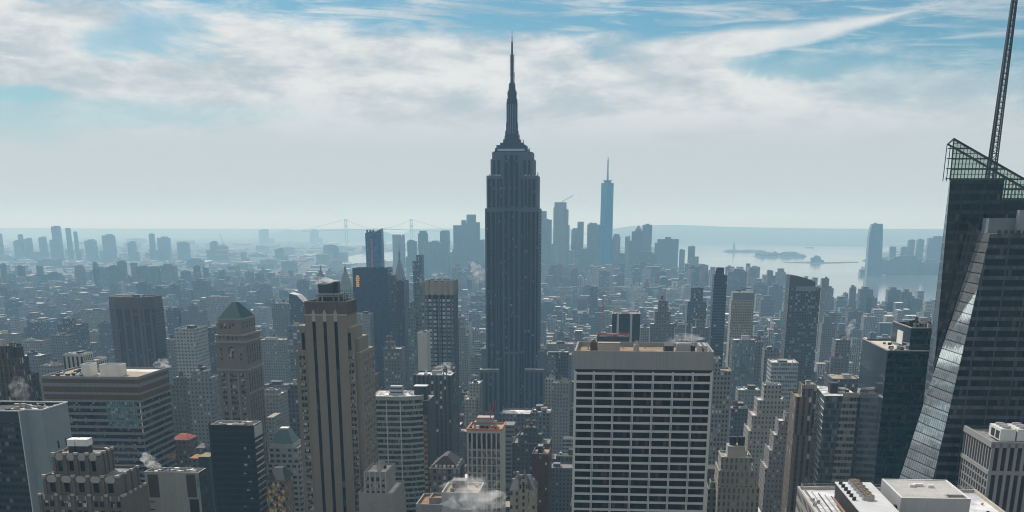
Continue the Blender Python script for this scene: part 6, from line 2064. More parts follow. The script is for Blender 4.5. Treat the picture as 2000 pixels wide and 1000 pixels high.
def mast_tower():
    D = 5200.0
    x0, z = U(1174.5, 357, D); x1, _ = U(1198.5, 357, D)
    w = x1-x0
    cx, cy_ = (x0+x1)/2, D+w/2
    root = thing('tall_mast_tower', 'tallest downtown tower, a blue tapering glass shaft with a mast, right of the central skyscraper', 'skyscraper', (cx, D, 0))
    gl = facade('mast_tower_glass', (.02, .17, .30), (.015, .15, .28), 6, 4.2, .8, .6, .05, (.1, .2, .25), .1, .12)
    h = w/2
    B = [(cx-h*1.05, cy_-h*1.05), (cx+h*1.05, cy_-h*1.05), (cx+h*1.05, cy_+h*1.05), (cx-h*1.05, cy_+h*1.05)]
    Tq = [(cx, cy_-h*1.02), (cx+h*1.02, cy_), (cx, cy_+h*1.02), (cx-h*1.02, cy_)]
    zb = 55
    b = MB()
    b.prism(B, 0, zb, 0, False)
    for i in range(4):
        p, q = B[i], B[(i+1) % 4]
        b.poly([(*p, zb), (*q, zb), (*Tq[i], z)], 0)
        b.poly([(*q, zb), (*Tq[(i+1) % 4], z), (*Tq[i], z)], 0)
    b.poly([(*p, z) for p in Tq], 0)
    b.build('wall', gl, root)
    b = MB(); z1 = U(1186, 353.5, D)[1]
    b.cyl(cx, cy_, z, z1, h*.55, 16); b.cyl(cx, cy_, z1-.5, z1+3, h*.75, 16); b.build('crown_ring', M_DARK, root)
    b = MB(); zt = U(1187, 307, D)[1]
    hh = zt-z1
    b.cyl(cx, cy_, z1, z1+hh*.3, 4.5, 8, 3.6); b.cyl(cx, cy_, z1+hh*.3, zt, 2.8, 8, 1.6)
    for f in (.32, .45, .58, .7, .82): b.cyl(cx, cy_, z1+hh*f, z1+hh*f+4, 4.2, 8)
    b.build('mast', plain('far_mast', (.05, .12, .15), .5), root)
    take(x0, x1, D, D+w, z)
mast_tower()
def rounded_tower():
    D = 6500.0
    x0, z0 = U(1694, 522, D)
    root = thing('rounded_waterfront_tower', 'lone tall hazy tower with a curved top by the water on the right', 'tower', (x0, D, 0))
    b = MB()
    prof = [(1694.5, 1722, 524), (1696, 1723.5, 490), (1698.5, 1724.5, 460), (1702.5, 1724.5, 443), (1705, 1724, 437)]
    prev = None
    for l, r, t in prof:
        xa, z = U(l, t, D); xb, _ = U(r, t, D)
        if prev is None: z = 0
        if prev:
            pa, pb, pz = prev
            P = [(pa, D), (pb, D), (pb, D+55), (pa, D+55)]; Q = [(xa, D), (xb, D), (xb, D+55), (xa, D+55)]
            b.prism(P, pz, z, 0, True, None, Q)
        prev = (xa, xb, z)
    b.build('wall', facade('rounded_glass', (.06, .10, .13), (.05, .10, .14), 6, 4, .8, .6, .1, (.15, .2, .22), .1, .2), root)
    x, z = U(1711, 437, D)
    put(root, M_DARK, (x, D+20, z+2), (12, 12, 5), 'bulkhead')
    take(x0-5, x0+80, D, D+55, z)
rounded_tower()
jc = [(1737, 1751, 483, 'hazy low tower just right of the lone curved-top waterfront tower'), (1759, 1772, 483, 'second hazy low tower right of the lone curved-top waterfront tower'),
      (1773, 1788, 469, 'taller hazy slab of the waterfront group, left one of the middle pair'), (1790, 1806, 468, 'taller hazy slab of the waterfront group, right one of the middle pair'), (1811, 1850, 465, 'widest hazy slab of the waterfront group beside the faceted glass tower')]
for l, r, t, lb in jc: far_tower('waterfront_tower', lb, l, r, t, 7400, 'm', group='hazy waterfront towers across the river')
for l, r, t, lb in ((1735, 1800, 506, 'long low hazy waterfront building under the two low towers'), (1788, 1845, 512, 'long low hazy building on a pier beside the faceted glass tower'), (1690, 1740, 510, 'low hazy base building at the foot of the lone curved-top waterfront tower')):
    far_tower('waterfront_hall', lb, l, r, t, 6700, 'm', cat='building', dep=60)

bk = [(-4, 4, 457, 'm', 'hazy tower cut by the left edge at the skyline'), (25, 41, 471, 'm', 'hazy tower left of the twin-topped pair at the far left skyline'), (34, 45, 458.5, 'm', 'slim hazy tower rising over its neighbour at the far left skyline'),
      (46, 63, 467, 'm', 'stepped hazy tower at the far left skyline'), (74, 91, 464.5, 'm', 'hazy tower with a small cap, left of the skyline trio'), (99, 119, 443.5, 'd', 'largest and leftmost tower of the blue skyline trio at the left'),
      (127, 138, 446, 'd', 'middle slim tower of the blue skyline trio at the left'), (143, 151, 453, 'd', 'thinnest rightmost tower of the blue skyline trio at the left'), (164, 189, 470, 'm', 'hazy block right of the skyline trio'),
      (198, 225, 460, 'm', 'broad hazy tower with a step down to the right, right of the skyline trio'), (248, 266, 473.5, 'm', 'hazy stepped tower above the brown chamfered tower'), (290, 302, 457, 'm', 'tall slim hazy tower above and right of the brown chamfered tower'),
      (306, 333, 464.5, 'm', 'broad hazy tower with a jagged top right of the tall slim one'), (312, 326, 490, 'd', 'dark hazy block standing in front of the jagged-top one'), (345, 371, 475, 'm', 'hazy stepped tower group right of the jagged-top tower'),
      (409, 426, 473, 'm', 'hazy slab touching the left of the red-banded tower'), (470, 482, 493, 'm', 'small lone hazy tower right of the red-banded tower'), (631, 662, 481, 'm', 'lone wide hazy tower with a small cap left of the blue glass tower'),
      (536, 556, 487, 'm', 'low hazy tower half way between the red-banded and the lone wide tower'), (505, 525, 449.5, 'p', 'faint wide building on the far left horizon'), (605, 622, 450, 'p', 'faint building on the horizon left of the suspension bridge')]
for l, r, t, tn, lb in bk:
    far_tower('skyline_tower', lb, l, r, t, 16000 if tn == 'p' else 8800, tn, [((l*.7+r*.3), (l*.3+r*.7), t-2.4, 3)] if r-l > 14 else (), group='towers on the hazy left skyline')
def banded_red():
    D = 8800
    o = far_tower('skyline_tower', 'hazy tower with two reddish bands and a crane on the left skyline', 421, 446.5, 482, D, 'm', group='towers on the hazy left skyline')
    for t in (488, 497):
        x0, z = U(421, t, D); x1, _ = U(446.5, t, D)
        put(o, plain('red_band', (.42, .10, .08), .7), ((x0+x1)/2, D-.4, z), (x1-x0, .6, 10), 'red_band')
    x, z = U(437, 482, D+15); xa, za = U(429, 456, D+15)
    t = thing('tower_crane', 'faint crane leaning left from the red-banded hazy tower', 'crane', (x, D+15, z))
    b = MB(); b.bar((x, D+15, z), (x, D+15, z+25), 2.5); b.build('mast', M_DARK, t)
    b = MB(); b.bar((x, D+15, z+22), (xa, D+15, za), 2.0); b.build('jib', M_DARK, t)
banded_red()
hs = [(12, 32, 537), (33, 48, 520), (36, 58, 541), (70, 84, 519.5), (68, 92, 536), (92, 121, 534), (180, 192, 513.5), (181, 204, 523), (204, 240, 522), (254, 268, 513.5), (268, 290, 521), (290, 313, 522), (313, 346, 519), (352, 373, 530), (377, 391, 520), (396, 408, 523),
      (426, 441, 528), (441, 452, 541), (478, 496, 531), (265, 295, 554), (331, 352, 557), (375, 412, 548), (296, 330, 562), (0, 12, 516), (145, 165, 520), (228, 247, 511), (0, 14, 562), (352, 378, 566), (412, 440, 570), (452, 476, 545), (505, 532, 556), (545, 563, 568), (498, 516, 534), (580, 604, 548), (600, 620, 566)]
words = ['flat-topped', 'long', 'narrow', 'stepped', 'plain', 'wide', 'slim', 'blocky', 'low', 'square', 'boxy', 'bulky', 'small']
for i, (l, r, t) in enumerate(hs):
    where = 'at the left edge' if r < 60 else 'left of the brown chamfered tower' if r < 205 else 'above the brown chamfered tower' if r < 300 else 'between the brown chamfered and green pyramid towers' if r < 420 else 'above the green pyramid tower' if r < 500 else 'above the sloping glass roof'
    far_tower('housing_block', f'{words[i % 13]} hazy blue housing slab {where}, {"upper" if t < 530 else "lower" if t < 550 else "lowest"} row', l, r, t, 3500 if t > 545 else 4600, 'd' if i % 3 else 'm', group='hazy housing slabs on the left')
rt = [(1604, 1626, 576, 'hazy block on the shore right of the pale slim tower'), (1659, 1673, 562, 'hazy pointed tower near the shore on the right'), (1676, 1706, 565, 'hazy broad dark block near the shore on the right'), (1731, 1760, 566, 'hazy broad block at the shore left of the faceted glass tower'),
      (1760, 1782, 570, 'hazy block next to the broad one at the shore left of the faceted glass tower'), (1690, 1714, 582, 'slim pale-edged hazy tower below the pointed tower near the shore'), (1633, 1682, 603, 'wide low hazy block near the shore on the right'), (1722, 1762, 590, 'low hazy block below the broad one at the shore'), (1768, 1812, 588, 'low hazy block closest to the faceted glass tower at the shore'),
      (1420, 1460, 530, 'broad hazy block with a stepped top right of the dark blue slim tower'), (1470, 1500, 556, 'low hazy block at the shore left of the curved-top tower'), (1500, 1530, 560, 'low wide hazy block at the shore touching the curved-top tower')]
for l, r, t, lb in rt:
    far_tower('shore_block', lb, l, r, t, 3450 if t > 558 else 3750, 'm', [((l*.65+r*.35), (l*.3+r*.7), t-5, 4)], group='hazy blocks near the right shore')

# ------------------------------------------------------------------ land, water, hills, islands
def gp(px, py, z=0.0):
    x, y = UZ(px, py, z)
    return (x, y, z)
city_mat, g = newmat('city_ground')
geo = g.n('ShaderNodeNewGeometry')
nn = g.noise(geo.outputs['Position'], 0.004, 6, .7)
n4 = g.noise(geo.outputs['Position'], 0.03, 4, .6)
cc = g.mix(g.ss(nn, .4, .62), (.05, .05, .052), (.10, .105, .10))
cc = g.mix(g.ss(n4, .62, .72), cc, (.25, .25, .245))
finish(g, cc, .95, .1)
b = MB()
b.box(-70000, 70000, -600, 75000, -30, 0, top=True)
tag(b.build('ground', city_mat), kind='structure', label='grey city ground running to the horizon')
wm, g = newmat('harbour_water')
geo = g.n('ShaderNodeNewGeometry')
x, y, z = g.xyz(geo.outputs['Position'])
nw = g.noise(geo.outputs['Position'], 0.02, 4, .6)
nl = g.noise(g.vec(g.m('MULTIPLY', x, .25), y, z), 0.0012, 4, .6)
bp = g.n('ShaderNodeBump'); bp.inputs['Strength'].default_value = .06; bp.inputs['Distance'].default_value = 3.0
g.put(bp.inputs['Height'], nw)
finish(g, (.12, .135, .145), g.m('MULTIPLY_ADD', nl, .14, .02), .5, 0, bp.outputs[0])
def sheet(name, pts, z, mt, label, kind='structure'):
    me = bpy.data.meshes.new(name)
    v = [(*UZ(px, py, z), z) for px, py in pts]
    me.from_pydata(v, [], [tuple(range(len(v)))])
    me.materials.append(mt)
    o = bpy.data.objects.new(name, me); COL.objects.link(o)
    return tag(o, label, kind=kind)
HARB = [(1316, 472), (1420, 470.5), (1560, 471), (1640, 474), (1700, 478), (1760, 484), (1700, 500), (1694, 524), (1745, 532), (1800, 538), (1900, 541), (1990, 545), (1990, 616), (1880, 613), (1800, 609), (1700, 603), (1640, 599), (1580, 590), (1500, 575), (1440, 559), (1400, 546), (1366, 535), (1330, 526), (1306, 515), (1300, 490)]
BAY1 = [(700, 457), (760, 455.5), (815, 455), (960, 456), (1060, 457), (1150, 459), (1230, 464), (1320, 471), (1310, 490), (1180, 478), (960, 476), (880, 470), (800, 475), (745, 477), (672, 480), (660, 475), (715, 466)]
BAY2 = [(664, 504), (700, 497), (745, 494), (800, 490), (860, 486), (905, 492), (870, 500), (790, 508), (745, 511), (700, 514), (668, 511)]
sheet('water', HARB, .35, wm, 'pale grey harbour water on the right')
sheet('water', BAY1, .30, wm, 'bright strip of bay water below the suspension bridge')
sheet('water', BAY2, .32, wm, 'bright inlet left of the downtown towers')
sheet('water', [(-600, 449.5), (-600, 450.7), (320, 450.2), (700, 451.5), (1100, 454.5), (1240, 453), (1240, 449.5), (600, 448.6)], .28, wm, 'thin line of sea at the horizon')
WPOLY = [[UZ(px, py, 0) for px, py in P] for P in (HARB, BAY1, BAY2)]
land_m = plain('far_land', (.07, .08, .075), .95, .1, var=.3, scale=.002)
def hill(name, label, pts, D, depth):
    """ridge line from photo heights at distance D"""
    b = MB(); n = len(pts)
    top = [(U(px, py, D)[0], U(px, py, D)[1]) for px, py in pts]
    for (xa, za), (xb, zb) in zip(top[:-1], top[1:]):
        b.poly([(xa, D-depth, .6), (xb, D-depth, .6), (xb, D, max(zb, 2)), (xa, D, max(za, 2))])
        b.poly([(xa, D, max(za, 2)), (xb, D, max(zb, 2)), (xb, D+depth*2, .6), (xa, D+depth*2, .6)])
    o = b.build(name, land_m)
    return tag(o, label, kind='structure')
hill('hills', 'long low wooded ridge across the harbour, right of the tall mast tower', [(1196, 447), (1230, 442), (1270, 440), (1320, 439.3), (1355, 440.3), (1400, 442.3), (1450, 443.5), (1520, 445), (1600, 446.3), (1700, 447), (1800, 447.4), (1960, 448)], 19500, 3000)
hill('hills', 'faint far shore left of the suspension bridge', [(560, 449.3), (610, 447.6), (672, 446.8), (700, 447.5), (740, 449)], 21000, 1200)
hill('hills', 'faint far ridge along the left horizon', [(-200, 447), (-60, 446), (60, 445.6), (130, 446), (250, 446.6), (420, 447), (560, 447.6)], 26000, 2500)
hill('hills', 'faint shore behind the downtown towers', [(803, 447.5), (850, 446.4), (930, 446), (1040, 447), (1120, 447.5)], 24000, 1500)
def island(label, pts, h, seed):
    me = [UZ(px, py, 0) for px, py in pts]
    b = MB(); cx, cy_ = sum(p[0] for p in me)/len(me), sum(p[1] for p in me)/len(me)
    b.prism(me, .35, 3.5, 0, False, None, me)
    b.poly([(*p, 3.5) for p in me])
    o = b.build('island', land_m); tag(o, label, kind='structure')
    rg = random.Random(seed)
    t = MB()
    x0, x1 = min(p[0] for p in me), max(p[0] for p in me)
    y0, y1 = min(p[1] for p in me), max(p[1] for p in me)
    for k in range(60):
        x = rg.uniform(x0+(x1-x0)*.12, x1-(x1-x0)*.12); y = cy_+rg.uniform(-.22, .22)*(y1-y0)
        r = rg.uniform(16, 34)
        t.cyl(x, y, 2.5, 2.5+h*rg.uniform(.5, .8), r, 7, r*.8); t.cyl(x, y, 2.5+h*.7, 2.5+h*rg.uniform(.85, 1.25), r*.8, 7, r*.25)
    oo = t.build('island_trees', plain('far_trees', (.05, .065, .05), .95, .1))
    tag(oo, 'dark trees massed on the '+label, 'trees', kind='stuff')
island('low island with the statue in the harbour', [(1411, 492), (1425, 490.3), (1445, 489.5), (1478, 490.5), (1500, 492.3), (1485, 493.6), (1440, 493.6), (1418, 493.2)], 14, 1)
island('larger low island right of the statue in the harbour', [(1470, 500.5), (1492, 497.5), (1520, 496.5), (1560, 498), (1576, 501), (1560, 503.5), (1510, 504), (1480, 502.5)], 26, 2)
sheet('pier', [(1527, 512.2), (1582, 510.8), (1610, 512), (1675, 511), (1678, 513.2), (1610, 515.2), (1580, 514.6), (1540, 513.8)], .8, land_m, 'long low pier in the harbour left of the curved-top waterfront tower')
sheet('far_shore', [(1432, 474), (1500, 472.6), (1560, 474.5), (1640, 473.5), (1700, 476), (1700, 481), (1620, 481), (1540, 479), (1500, 477.5), (1460, 476.3)], .6, land_m, 'flat far shore across the harbour')
for k, (l, r, t, lb) in enumerate(((1583, 1604, 503, 'small hazy terminal building on the long harbour pier'), (1590, 1597, 499.5, 'hazy pointed clock tower on the harbour pier building'))):
    far_tower('terminal_building', lb, l, r, t, UZ(1590, 512.5)[1]+k*4, 'm', cat='building', dep=40)
def statue():
    X, Y = UZ(1433, 490.6)
    root = thing('harbour_statue', 'tiny hazy statue with a raised arm on a tall pedestal on a harbour island', 'statue', (X, Y, 3.5))
    H = U(1433, 470, Y)[1]
    st = plain('statue_copper', (.06, .10, .09), .7)
    b = MB()
    b.cyl(X, Y, 3.5, H*.16, 33, 11, 30); b.box(X-12, X+12, Y-12, Y+12, H*.16, H*.45); b.prism([(X-12, Y-12), (X+12, Y-12), (X+12, Y+12), (X-12, Y+12)], H*.45, H*.50, 0, True)
    b.build('pedestal', plain('statue_stone', (.14, .14, .13), .9), root)
    b = MB()
    for z0, z1, r0, r1 in ((.50, .60, 9, 7.5), (.60, .72, 7.5, 6.5), (.72, .80, 6.5, 6.2), (.80, .82, 6.2, 2.2), (.82, .88, 3.0, 2.6)):
        b.cyl(X, Y, H*z0, H*z1, r0, 10, r1)
    b.bar((X-4.5, Y, H*.79), (X-7, Y, H*.96), 2.6); b.cyl(X-7, Y, H*.95, H*1.0, 2.4, 8, .6)
    b.bar((X+4.5, Y, H*.78), (X+6.5, Y-3, H*.68), 2.6)
    b.build('figure', st, root)
statue()
def bridge():
    D = 17500.0
    xL, zt = U(675, 428.3, D); xR, _ = U(803, 428.3, D)
    zd = U(740, 448.3, D)[1]
    root = thing('suspension_bridge', 'faint suspension bridge with two tall towers on the horizon', 'bridge', ((xL+xR)/2, D, 0))
    st = plain('bridge_steel', (.10, .12, .13), .7)
    for x in (xL, xR):
        b = MB(); w = 19
        for s in (-1, 1): b.box(x+s*w*.75-5, x+s*w*.75+5, D-8, D+8, 0, zt)
        b.box(x-w, x+w, D-6, D+6, zt-20, zt-2); b.box(x-w, x+w, D-6, D+6, zd+(zt-zd)*.25, zd+(zt-zd)*.42)
        b.build('bridge_tower', st, root)
    b = MB()
    x0, z0 = U(590, 452.5, D); x1, z1 = U(880, 452.5, D)
    z0 = max(z0, 20); z1 = max(z1, 20)
    n = 16
    pts = [(x0, z0), (xL, zd-8)]+[(xL+(xR-xL)*k/n, zd-8+12*math.sin(math.pi*k/n)) for k in range(1, n)]+[(xR, zd-8), (x1, z1)]
    for p, q in zip(pts[:-1], pts[1:]): b.bar((p[0], D, p[1]), (q[0], D, q[1]), 10)
    b.build('bridge_deck', st, root)
    b = MB(); n = 24
    pts = [(xL+(xR-xL)*k/n, zd+10+(zt-zd-10)*(2*k/n-1)**2) for k in range(n+1)]
    for p, q in zip(pts[:-1], pts[1:]): b.bar((p[0], D, p[1]), (q[0], D, q[1]), 4)
    b.bar((x0, D, z0+6), (xL, D, zt), 4); b.bar((xR, D, zt), (x1, D, z1+6), 4)
    b.build('bridge_cable', st, root)
bridge()
def boat(px, py, L, label):
    X, Y = UZ(px, py, .35)
    root = thing('boat', label, 'boat', (X, Y, .35))
    b = MB(); w = L*.13
    P = [(X-L/2, Y-w), (X+L*.35, Y-w), (X+L/2, Y), (X+L*.35, Y+w), (X-L/2, Y+w)]
    b.prism(P, .35, L*.09, 0); b.build('hull', M_DARK, root)
    put(root, M_WHITE, (X-L*.1, Y, L*.13), (L*.45, w*1.5, L*.09), 'cabin')
    b = MB(); b.poly([(X-L/2, Y-w*.6, .45), (X-L/2, Y+w*.6, .45), (X-L*2.6, Y+w*1.6, .45), (X-L*2.6, Y-w*1.6, .45)]); b.build('wake', R_WHITE, root)
boat(1728, 539.5, 42, 'small dark ferry with a white wake on the right of the harbour')
boat(1581, 484, 90, 'thin faint ship far out in the harbour above the long pier')

# ------------------------------------------------------------------ the rest of the city: lots on a street grid
rg = random.Random(77)
cells = []
def inpoly(x, y, P):
    c = False; j = len(P)-1
    for i in range(len(P)):
        xi, yi = P[i]; xj, yj = P[j]
        if (yi > y) != (yj > y) and x < (xj-xi)*(y-yi)/(yj-yi)+xi: c = not c
        j = i
    return c
FA = np.array(FOOT)
def free(x0, x1, y0, y1, m=2.0):
    return not np.any((FA[:, 0]-m < x1) & (FA[:, 1]+m > x0) & (FA[:, 2]-m < y1) & (FA[:, 3]+m > y0))
lots = []
Y = 640.0
while Y < 5300:
    near = Y < 2600
    bh = 62 if near else 80
    rows = 2
    xl, xr = -.53*Y-60, .36*Y+60
    X = math.floor(xl/165.0)*165.0+40
    while X < xr:
        bx0, bx1 = X+13, X+152
        x = bx0
        while x < bx1-6:
            w = rg.uniform(8, 27) if near else rg.uniform(14, 40)
            if x+w > bx1: w = bx1-x
            if w < 6: break
            for r in range(rows):
                d0 = Y+r*bh/rows; d1 = d0+bh/rows-rg.uniform(2, 9)
                lots.append((x, x+w-.3, d0, d1))
            x += w
        X += 165
    Y += bh+17
dist = Y
while Y < 16500:                                              # the outer boroughs
    st = 90+(Y-5300)*.022
    X = -.53*Y
    while X < .36*Y:
        if rg.random() < .62:
            lots.append((X+rg.uniform(0, st*.2), X+st*rg.uniform(.5, .95), Y+rg.uniform(0, st*.4), Y+st*rg.uniform(.6, .9)))
        X += st*1.15
    Y += st*1.2
WALLC = [((.20, .185, .165), 'grey-tan'), ((.13, .095, .08), 'brown'), ((.26, .25, .225), 'beige'), ((.17, .175, .18), 'grey'), ((.09, .095, .105), 'dark'), ((.15, .085, .065), 'red-brown'), ((.32, .32, .31), 'pale')]
ROOFC = [((.20, .20, .20), 'grey roof'), ((.58, .58, .57), 'white roof'), ((.30, .27, .23), 'tan roof'), ((.07, .07, .07), 'dark roof'), ((.72, .73, .74), 'bright white roof')]
gen = []
for (x0, x1, y0, y1) in lots:
    xm, ym = (x0+x1)/2, (y0+y1)/2
    if any(inpoly(xm, y, P) for P in WPOLY for y in (y0, ym)): continue
    if not free(x0, x1, y0, y1): continue
    if ym < 1100: h = rg.choice([rg.uniform(25, 60), rg.uniform(35, 85), rg.uniform(40, 100)])
    elif ym < 2000: h = rg.choice([rg.uniform(15, 40), rg.uniform(20, 60), rg.uniform(30, 75)])
    elif ym < 5300: h = rg.uniform(12, 32) if rg.random() < .78 else rg.uniform(30, 70)
    else: h = rg.uniform(6, 16) if rg.random() < .86 else rg.uniform(16, 55)
    if 4200 < ym < 6300 and -600 < xm < 900: h *= 1.7
    # keep every large building in view above these roofs
    px, py = proj(xm, y0, h)
    lim = 800 if ym < 900 else 770 if ym < 1150 else 690 if ym < 1500 else 0
    while py < lim and h > 14:
        h *= .93
        px, py = proj(xm, y0, h)
    px0 = proj(x0, y0, h)[0]; px1 = proj(x1, y0, h)[0]
    gen.append([x0, x1, y0, y1, h, px0, px1, py, rg.choice(WALLC), rg.choices(ROOFC, (4, 1.3, 3, 4, .7))[0], rg.random(), rg.random()])
# the city behind and beside the viewpoint, which the glass fronts mirror
beside = []
for k in range(260):
    x0 = rg.uniform(-900, 1100); y0 = rg.uniform(-1100, 420)
    w, d = rg.uniform(22, 55), rg.uniform(22, 45)
    if y0+d > -45 and -.62*max(y0+d, 0)-60 < x0+w and x0 < .45*max(y0+d, 0)+60: continue
    if not free(x0, x0+w, y0, y0+d): continue
    beside.append([x0, x0+w, y0, y0+d, rg.choice([rg.uniform(40, 100), rg.uniform(70, 190)]), 0, 0, 0, rg.choice(WALLC), rg.choice(ROOFC), rg.random(), rg.random()])
# coarse visibility, near to far
BW, BH = 500, 250
buf = np.zeros((BH, BW), bool)
items = [(o[0], -1, o[1], o[2], o[3]) for o in OCC]+[(q[2], i, q[5], q[6], q[7]) for i, q in enumerate(gen)]
items.sort(key=lambda a: a[0])
vis = {}
for y, i, a, c, t in items:
    A, C_, T_ = int(max(a/4, 0)), int(min(c/4+1, BW)), int(max(t/4, 0))
    if C_ <= A or T_ >= BH: continue
    base = int(min(proj(0, y, 0)[1]/4+1, BH)) if y > 1200 else BH
    sub = buf[T_:base, A:C_]
    if i >= 0:
        n = int((~sub).sum())
        if n: vis[i] = n
    sub[:] = True
CITY = [facade('city_wall_small_windows', (.2, .2, .2), (.03, .033, .038), 3.0, 3.5, .42, .50, .05, tint=True, var=.25),
        facade('city_wall_ribbon_windows', (.2, .2, .2), (.03, .035, .04), 5.6, 3.6, .90, .45, .05, tint=True, var=.2),
        facade('city_wall_upright_bays', (.2, .2, .2), (.03, .033, .038), 3.4, 3.7, .45, .8, .04, tint=True, var=.25)]
def city_box(b, q, near):
    x0, x1, y0, y1, h, *_r = q
    wc, rc, k1, k2 = q[8][0], q[9][0], q[10], q[11]
    f = .55+k1*.45
    wc = tuple(c*f for c in wc)
    b.box(x0, x1, y0, y1, 0, h, tint=wc, toptint=rc)
    w, d = x1-x0, y1-y0
    dk = (.06, .06, .06)
    if near and w > 8:
        for (a0, a1, b0, b1) in ((x0, x1, y0, y0+.5), (x0, x1, y1-.5, y1), (x0, x0+.5, y0+.5, y1-.5), (x1-.5, x1, y0+.5, y1-.5)):
            b.box(a0, a1, b0, b1, h, h+1.0, tint=wc)
        px, py = x0+w*(.15+.5*k2), y0+d*(.3+.3*k1)
        b.box(px, px+w*.28, py, py+d*.3, h, h+2.5+3*k1, tint=wc, toptint=rc)
        if k2 > .35: b.box(x0+w*.7, x0+w*.7+3, y0+d*.15, y0+d*.15+2.2, h, h+1.6, tint=(.45, .45, .45))
        if k1 > .4: b.box(x0+w*.1, x0+w*.1+2, y0+d*.6, y0+d*.6+3, h, h+1.4, tint=(.6, .6, .6))
        if k1+k2 > 1.05 and w > 12:
            b.cyl(x0+w*.8, y0+d*.75, h+2, h+5.6, 1.8, 8); b.cyl(x0+w*.8, y0+d*.75, h+5.6, h+7, 1.9, 8, .1)
            for i in range(len(b.tint)-1, -1, -1):
                if b.tint[i] is not None: break
                b.tint[i] = (.09, .06, .045)
            b.box(x0+w*.8-.9, x0+w*.8+.9, y0+d*.75-.9, y0+d*.75+.9, h, h+2, tint=dk)
        if k2 > .6 and h > 30 and w > 14:
            b.box(x0+w*.2, x1-w*.2, y0+d*.2, y1-d*.15, h, h+6+10*k1, tint=wc, toptint=rc)
    elif w > 30 and k2 > .5:
        b.box(x0+w*.25, x0+w*.6, y0+d*.2, y0+d*.6, h, h*1.0+4+8*k1, tint=wc, toptint=rc)
MARKS = [(-9e9, 'at the left edge'), (60, 'left of the brown chamfered tower'), (205, 'below the brown chamfered tower'), (300, 'between the brown chamfered and green pyramid towers'), (420, 'beside the green pyramid tower'), (515, 'between the green pyramid and three-striped towers'),
         (600, 'behind the three-striped tower'), (690, 'below the big blue slab'), (760, 'beside the twin dark slabs'), (800, 'beside the crowned grid tower'), (885, 'left of the foot of the tallest tower'), (1050, 'right of the foot of the tallest tower'), (1120, 'above the grid slab'),
         (1260, 'around the grey stepped tower behind the grid slab'), (1385, 'around the dark blue slim tower'), (1430, 'around the mirrored glass tower'), (1480, 'left of the curved-top tower'), (1600, 'right of the curved-top tower'), (1680, 'behind the teal glass block'), (1750, 'beside the faceted glass tower')]
order = sorted(vis, key=lambda i: -vis[i])
single = set(order[:288])
made = []
for i in order[:288]:
    q = gen[i]
    b = MB(); city_box(b, q, True)
    o = b.build('city_building', CITY[int(q[10]*2.99)], None, ((q[0]+q[1])/2, (q[2]+q[3])/2, 0))
    px = (q[5]+q[6])/2
    where = [w for p, w in MARKS if p <= px][-1]
    size = 'low' if q[4] < 28 else 'mid-height' if q[4] < 55 else 'tall'
    row = 'far' if q[2] > 2300 else 'hazy' if q[2] > 1300 else 'near'
    shape = 'wide' if q[1]-q[0] > 27 else 'narrow' if q[1]-q[0] < 17 else 'boxy'
    made.append([o, f'{shape} {size} {q[8][1]} building, {q[9][1]}, {where}', row, px])
def numbered(items, key):
    d = {}
    for it in items: d.setdefault(key(it), []).append(it)
    return d
for lb, its in numbered(made, lambda it: it[1]).items():
    if len(its) > 1:
        for it in its: it[1] = lb.replace(' building', f' {it[2]} building') if len(lb.split()) < 16 else lb.replace(' building', f' {it[2]} block').split(' ', 1)[1]
for lb, its in numbered(made, lambda it: it[1]).items():
    its.sort(key=lambda it: it[3])
    if 1 < len(its) < 4 and len(lb.split()) < 16:
        for it, w in zip(its, ('leftmost', 'rightmost') if len(its) == 2 else ('leftmost', 'middle', 'rightmost')): it[1] = w+' '+lb
for o, lb, row, px in made:
    tag(o, lb, 'building', 'ordinary buildings of the city')
mass = [MB() for _ in CITY]
for i, q in enumerate(gen):
    if i in single: continue
    city_box(mass[i % 3 if q[2] < 5300 else 0], q, q[2] < 2600)
for q in beside: city_box(mass[int(q[10]*2.99)], q, False)
big = MB()
for k, mbx in enumerate(mass):
    off = len(big.v)
    big.v += mbx.v; big.f += [tuple(j+off for j in f) for f in mbx.f]; big.mi += [k]*len(mbx.f); big.uv += mbx.uv; big.tint += mbx.tint
o = big.build('city_blocks', CITY)
tag(o, 'mass of low hazy city blocks spreading to the horizon', 'city', kind='stuff')
print('lots', len(gen), 'visible', len(vis), 'tris', len(big.f))

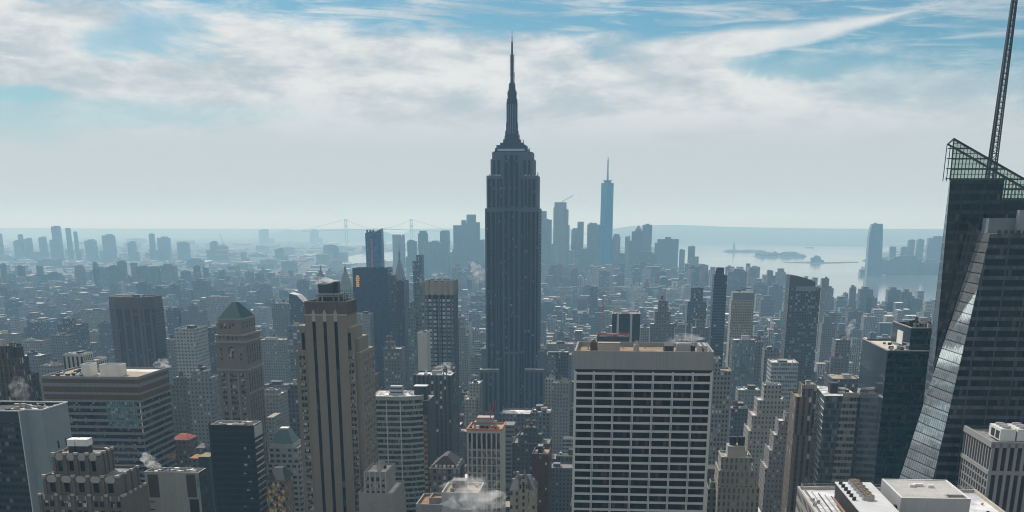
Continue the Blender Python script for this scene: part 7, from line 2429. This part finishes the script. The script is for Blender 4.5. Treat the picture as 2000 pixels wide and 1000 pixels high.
# ------------------------------------------------------------------ steam and haze
def steam(label, px, py, Y, w, h, seed, lean=.4, dens=.09):
    """a puff of steam: overlapping lobes, ragged at the rim, filled with uneven vapour"""
    x, z = U(px, py, Y)
    mt, g = newmat('steam')
    geo = g.n('ShaderNodeTexCoord')
    n = g.noise(geo.outputs['Object'], 2.6/max(w, 4), 5, .65, .8)
    d = g.m('MULTIPLY', g.ss(n, .44, .68), dens)
    pv = g.n('ShaderNodeVolumePrincipled')
    pv.inputs['Color'].default_value = (.96, .96, .96, 1)
    g.put(pv.inputs['Density'], d)
    pv.inputs['Anisotropy'].default_value = .2
    oo = g.n('ShaderNodeOutputMaterial'); g.t.links.new(pv.outputs[0], oo.inputs['Volume'])
    r_ = random.Random(seed)
    b = MB()
    # one closed lathe-like body bulging upward and leaning with the wind
    rings = 9; seg = 14; P = []
    for k in range(rings+1):
        f = k/rings
        rr = w*.5*(.22+.95*math.sin(math.pi*min(f*.82+.10, 1))**.8)*(1+.18*math.sin(k*2.1+seed))
        cx = x+lean*h*f*f+.08*w*math.sin(f*6+seed)
        P.append([(cx+rr*math.cos(2*math.pi*j/seg)*(1+.2*r_.uniform(-1, 1)), Y+rr*.8*math.sin(2*math.pi*j/seg)*(1+.2*r_.uniform(-1, 1)), z+h*f) for j in range(seg)])
    for k in range(rings):
        for j in range(seg):
            b.poly([P[k][j], P[k][(j+1) % seg], P[k+1][(j+1) % seg], P[k+1][j]])
    b.poly(P[0][::-1]); b.poly(P[-1])
    o = b.build('steam_plume', mt, None, (x, Y, z))
    bm_weld(o.data)
    tag(o, label, 'steam', kind='stuff')
steam('white steam curling from the left corner of the ribbed panel block roof', 304, 925, 480, 6, 9, 1, -.5, .5)
steam('steam puff drifting behind the back corner of the banded office block', 318, 722, 860, 11, 8, 2, .1, .25)
steam('steam puff on the roof of the dark brick tower', 866, 732, 945, 13, 10, 3, .3, .22)
steam('steam column in the haze left of the tallest tower', 938, 553, 2500, 26, 42, 4, -.4, .06)
steam('thin steam streaming left from the top of the three-striped tower', 634, 556, 650, 11, 4.5, 5, -.8, .3)
steam('steam drifting over the blank pale block at the bottom edge', 905, 992, 495, 22, 14, 6, .5, .13)
steam('second steam cloud at the bottom edge right of the blank pale block', 940, 1000, 490, 16, 9, 7, .6, .13)
steam('thin steam rising beside the panel tower roof at the left edge', 46, 790, 620, 9, 15, 8, -.1, .07)
steam('small steam puff above the red-brown brick shaft', 724, 714, 850, 7, 5, 9, -.4, .3)
steam('thin white steam over the right end of the grid slab roof', 1335, 672, 590, 14, 5, 10, .2, .10)
steam('small white steam wisp in the haze left of the teal glass block', 1657, 655, 1700, 10, 22, 11, .3, .15)
hm, g = newmat('haze_air')
hm.cycles.volume_sampling = 'DISTANCE'
hm.cycles.homogeneous_volume = True
pv = g.n('ShaderNodeVolumePrincipled')
pv.inputs['Color'].default_value = (.38, .71, 1.0, 1)
pv.inputs['Absorption Color'].default_value = (.84, .96, 1, 1)
pv.inputs['Density'].default_value = 0.95e-4
pv.inputs['Anisotropy'].default_value = 0.12
oo = g.n('ShaderNodeOutputMaterial'); g.t.links.new(pv.outputs[0], oo.inputs['Volume'])
b = MB(); b.box(-72000, 72000, -1500, 78000, -32, 500, bottom=True)
h = b.build('haze', hm)
bm_weld(h.data)
tag(h, 'blue-grey haze filling the air over the city', 'haze', kind='stuff')
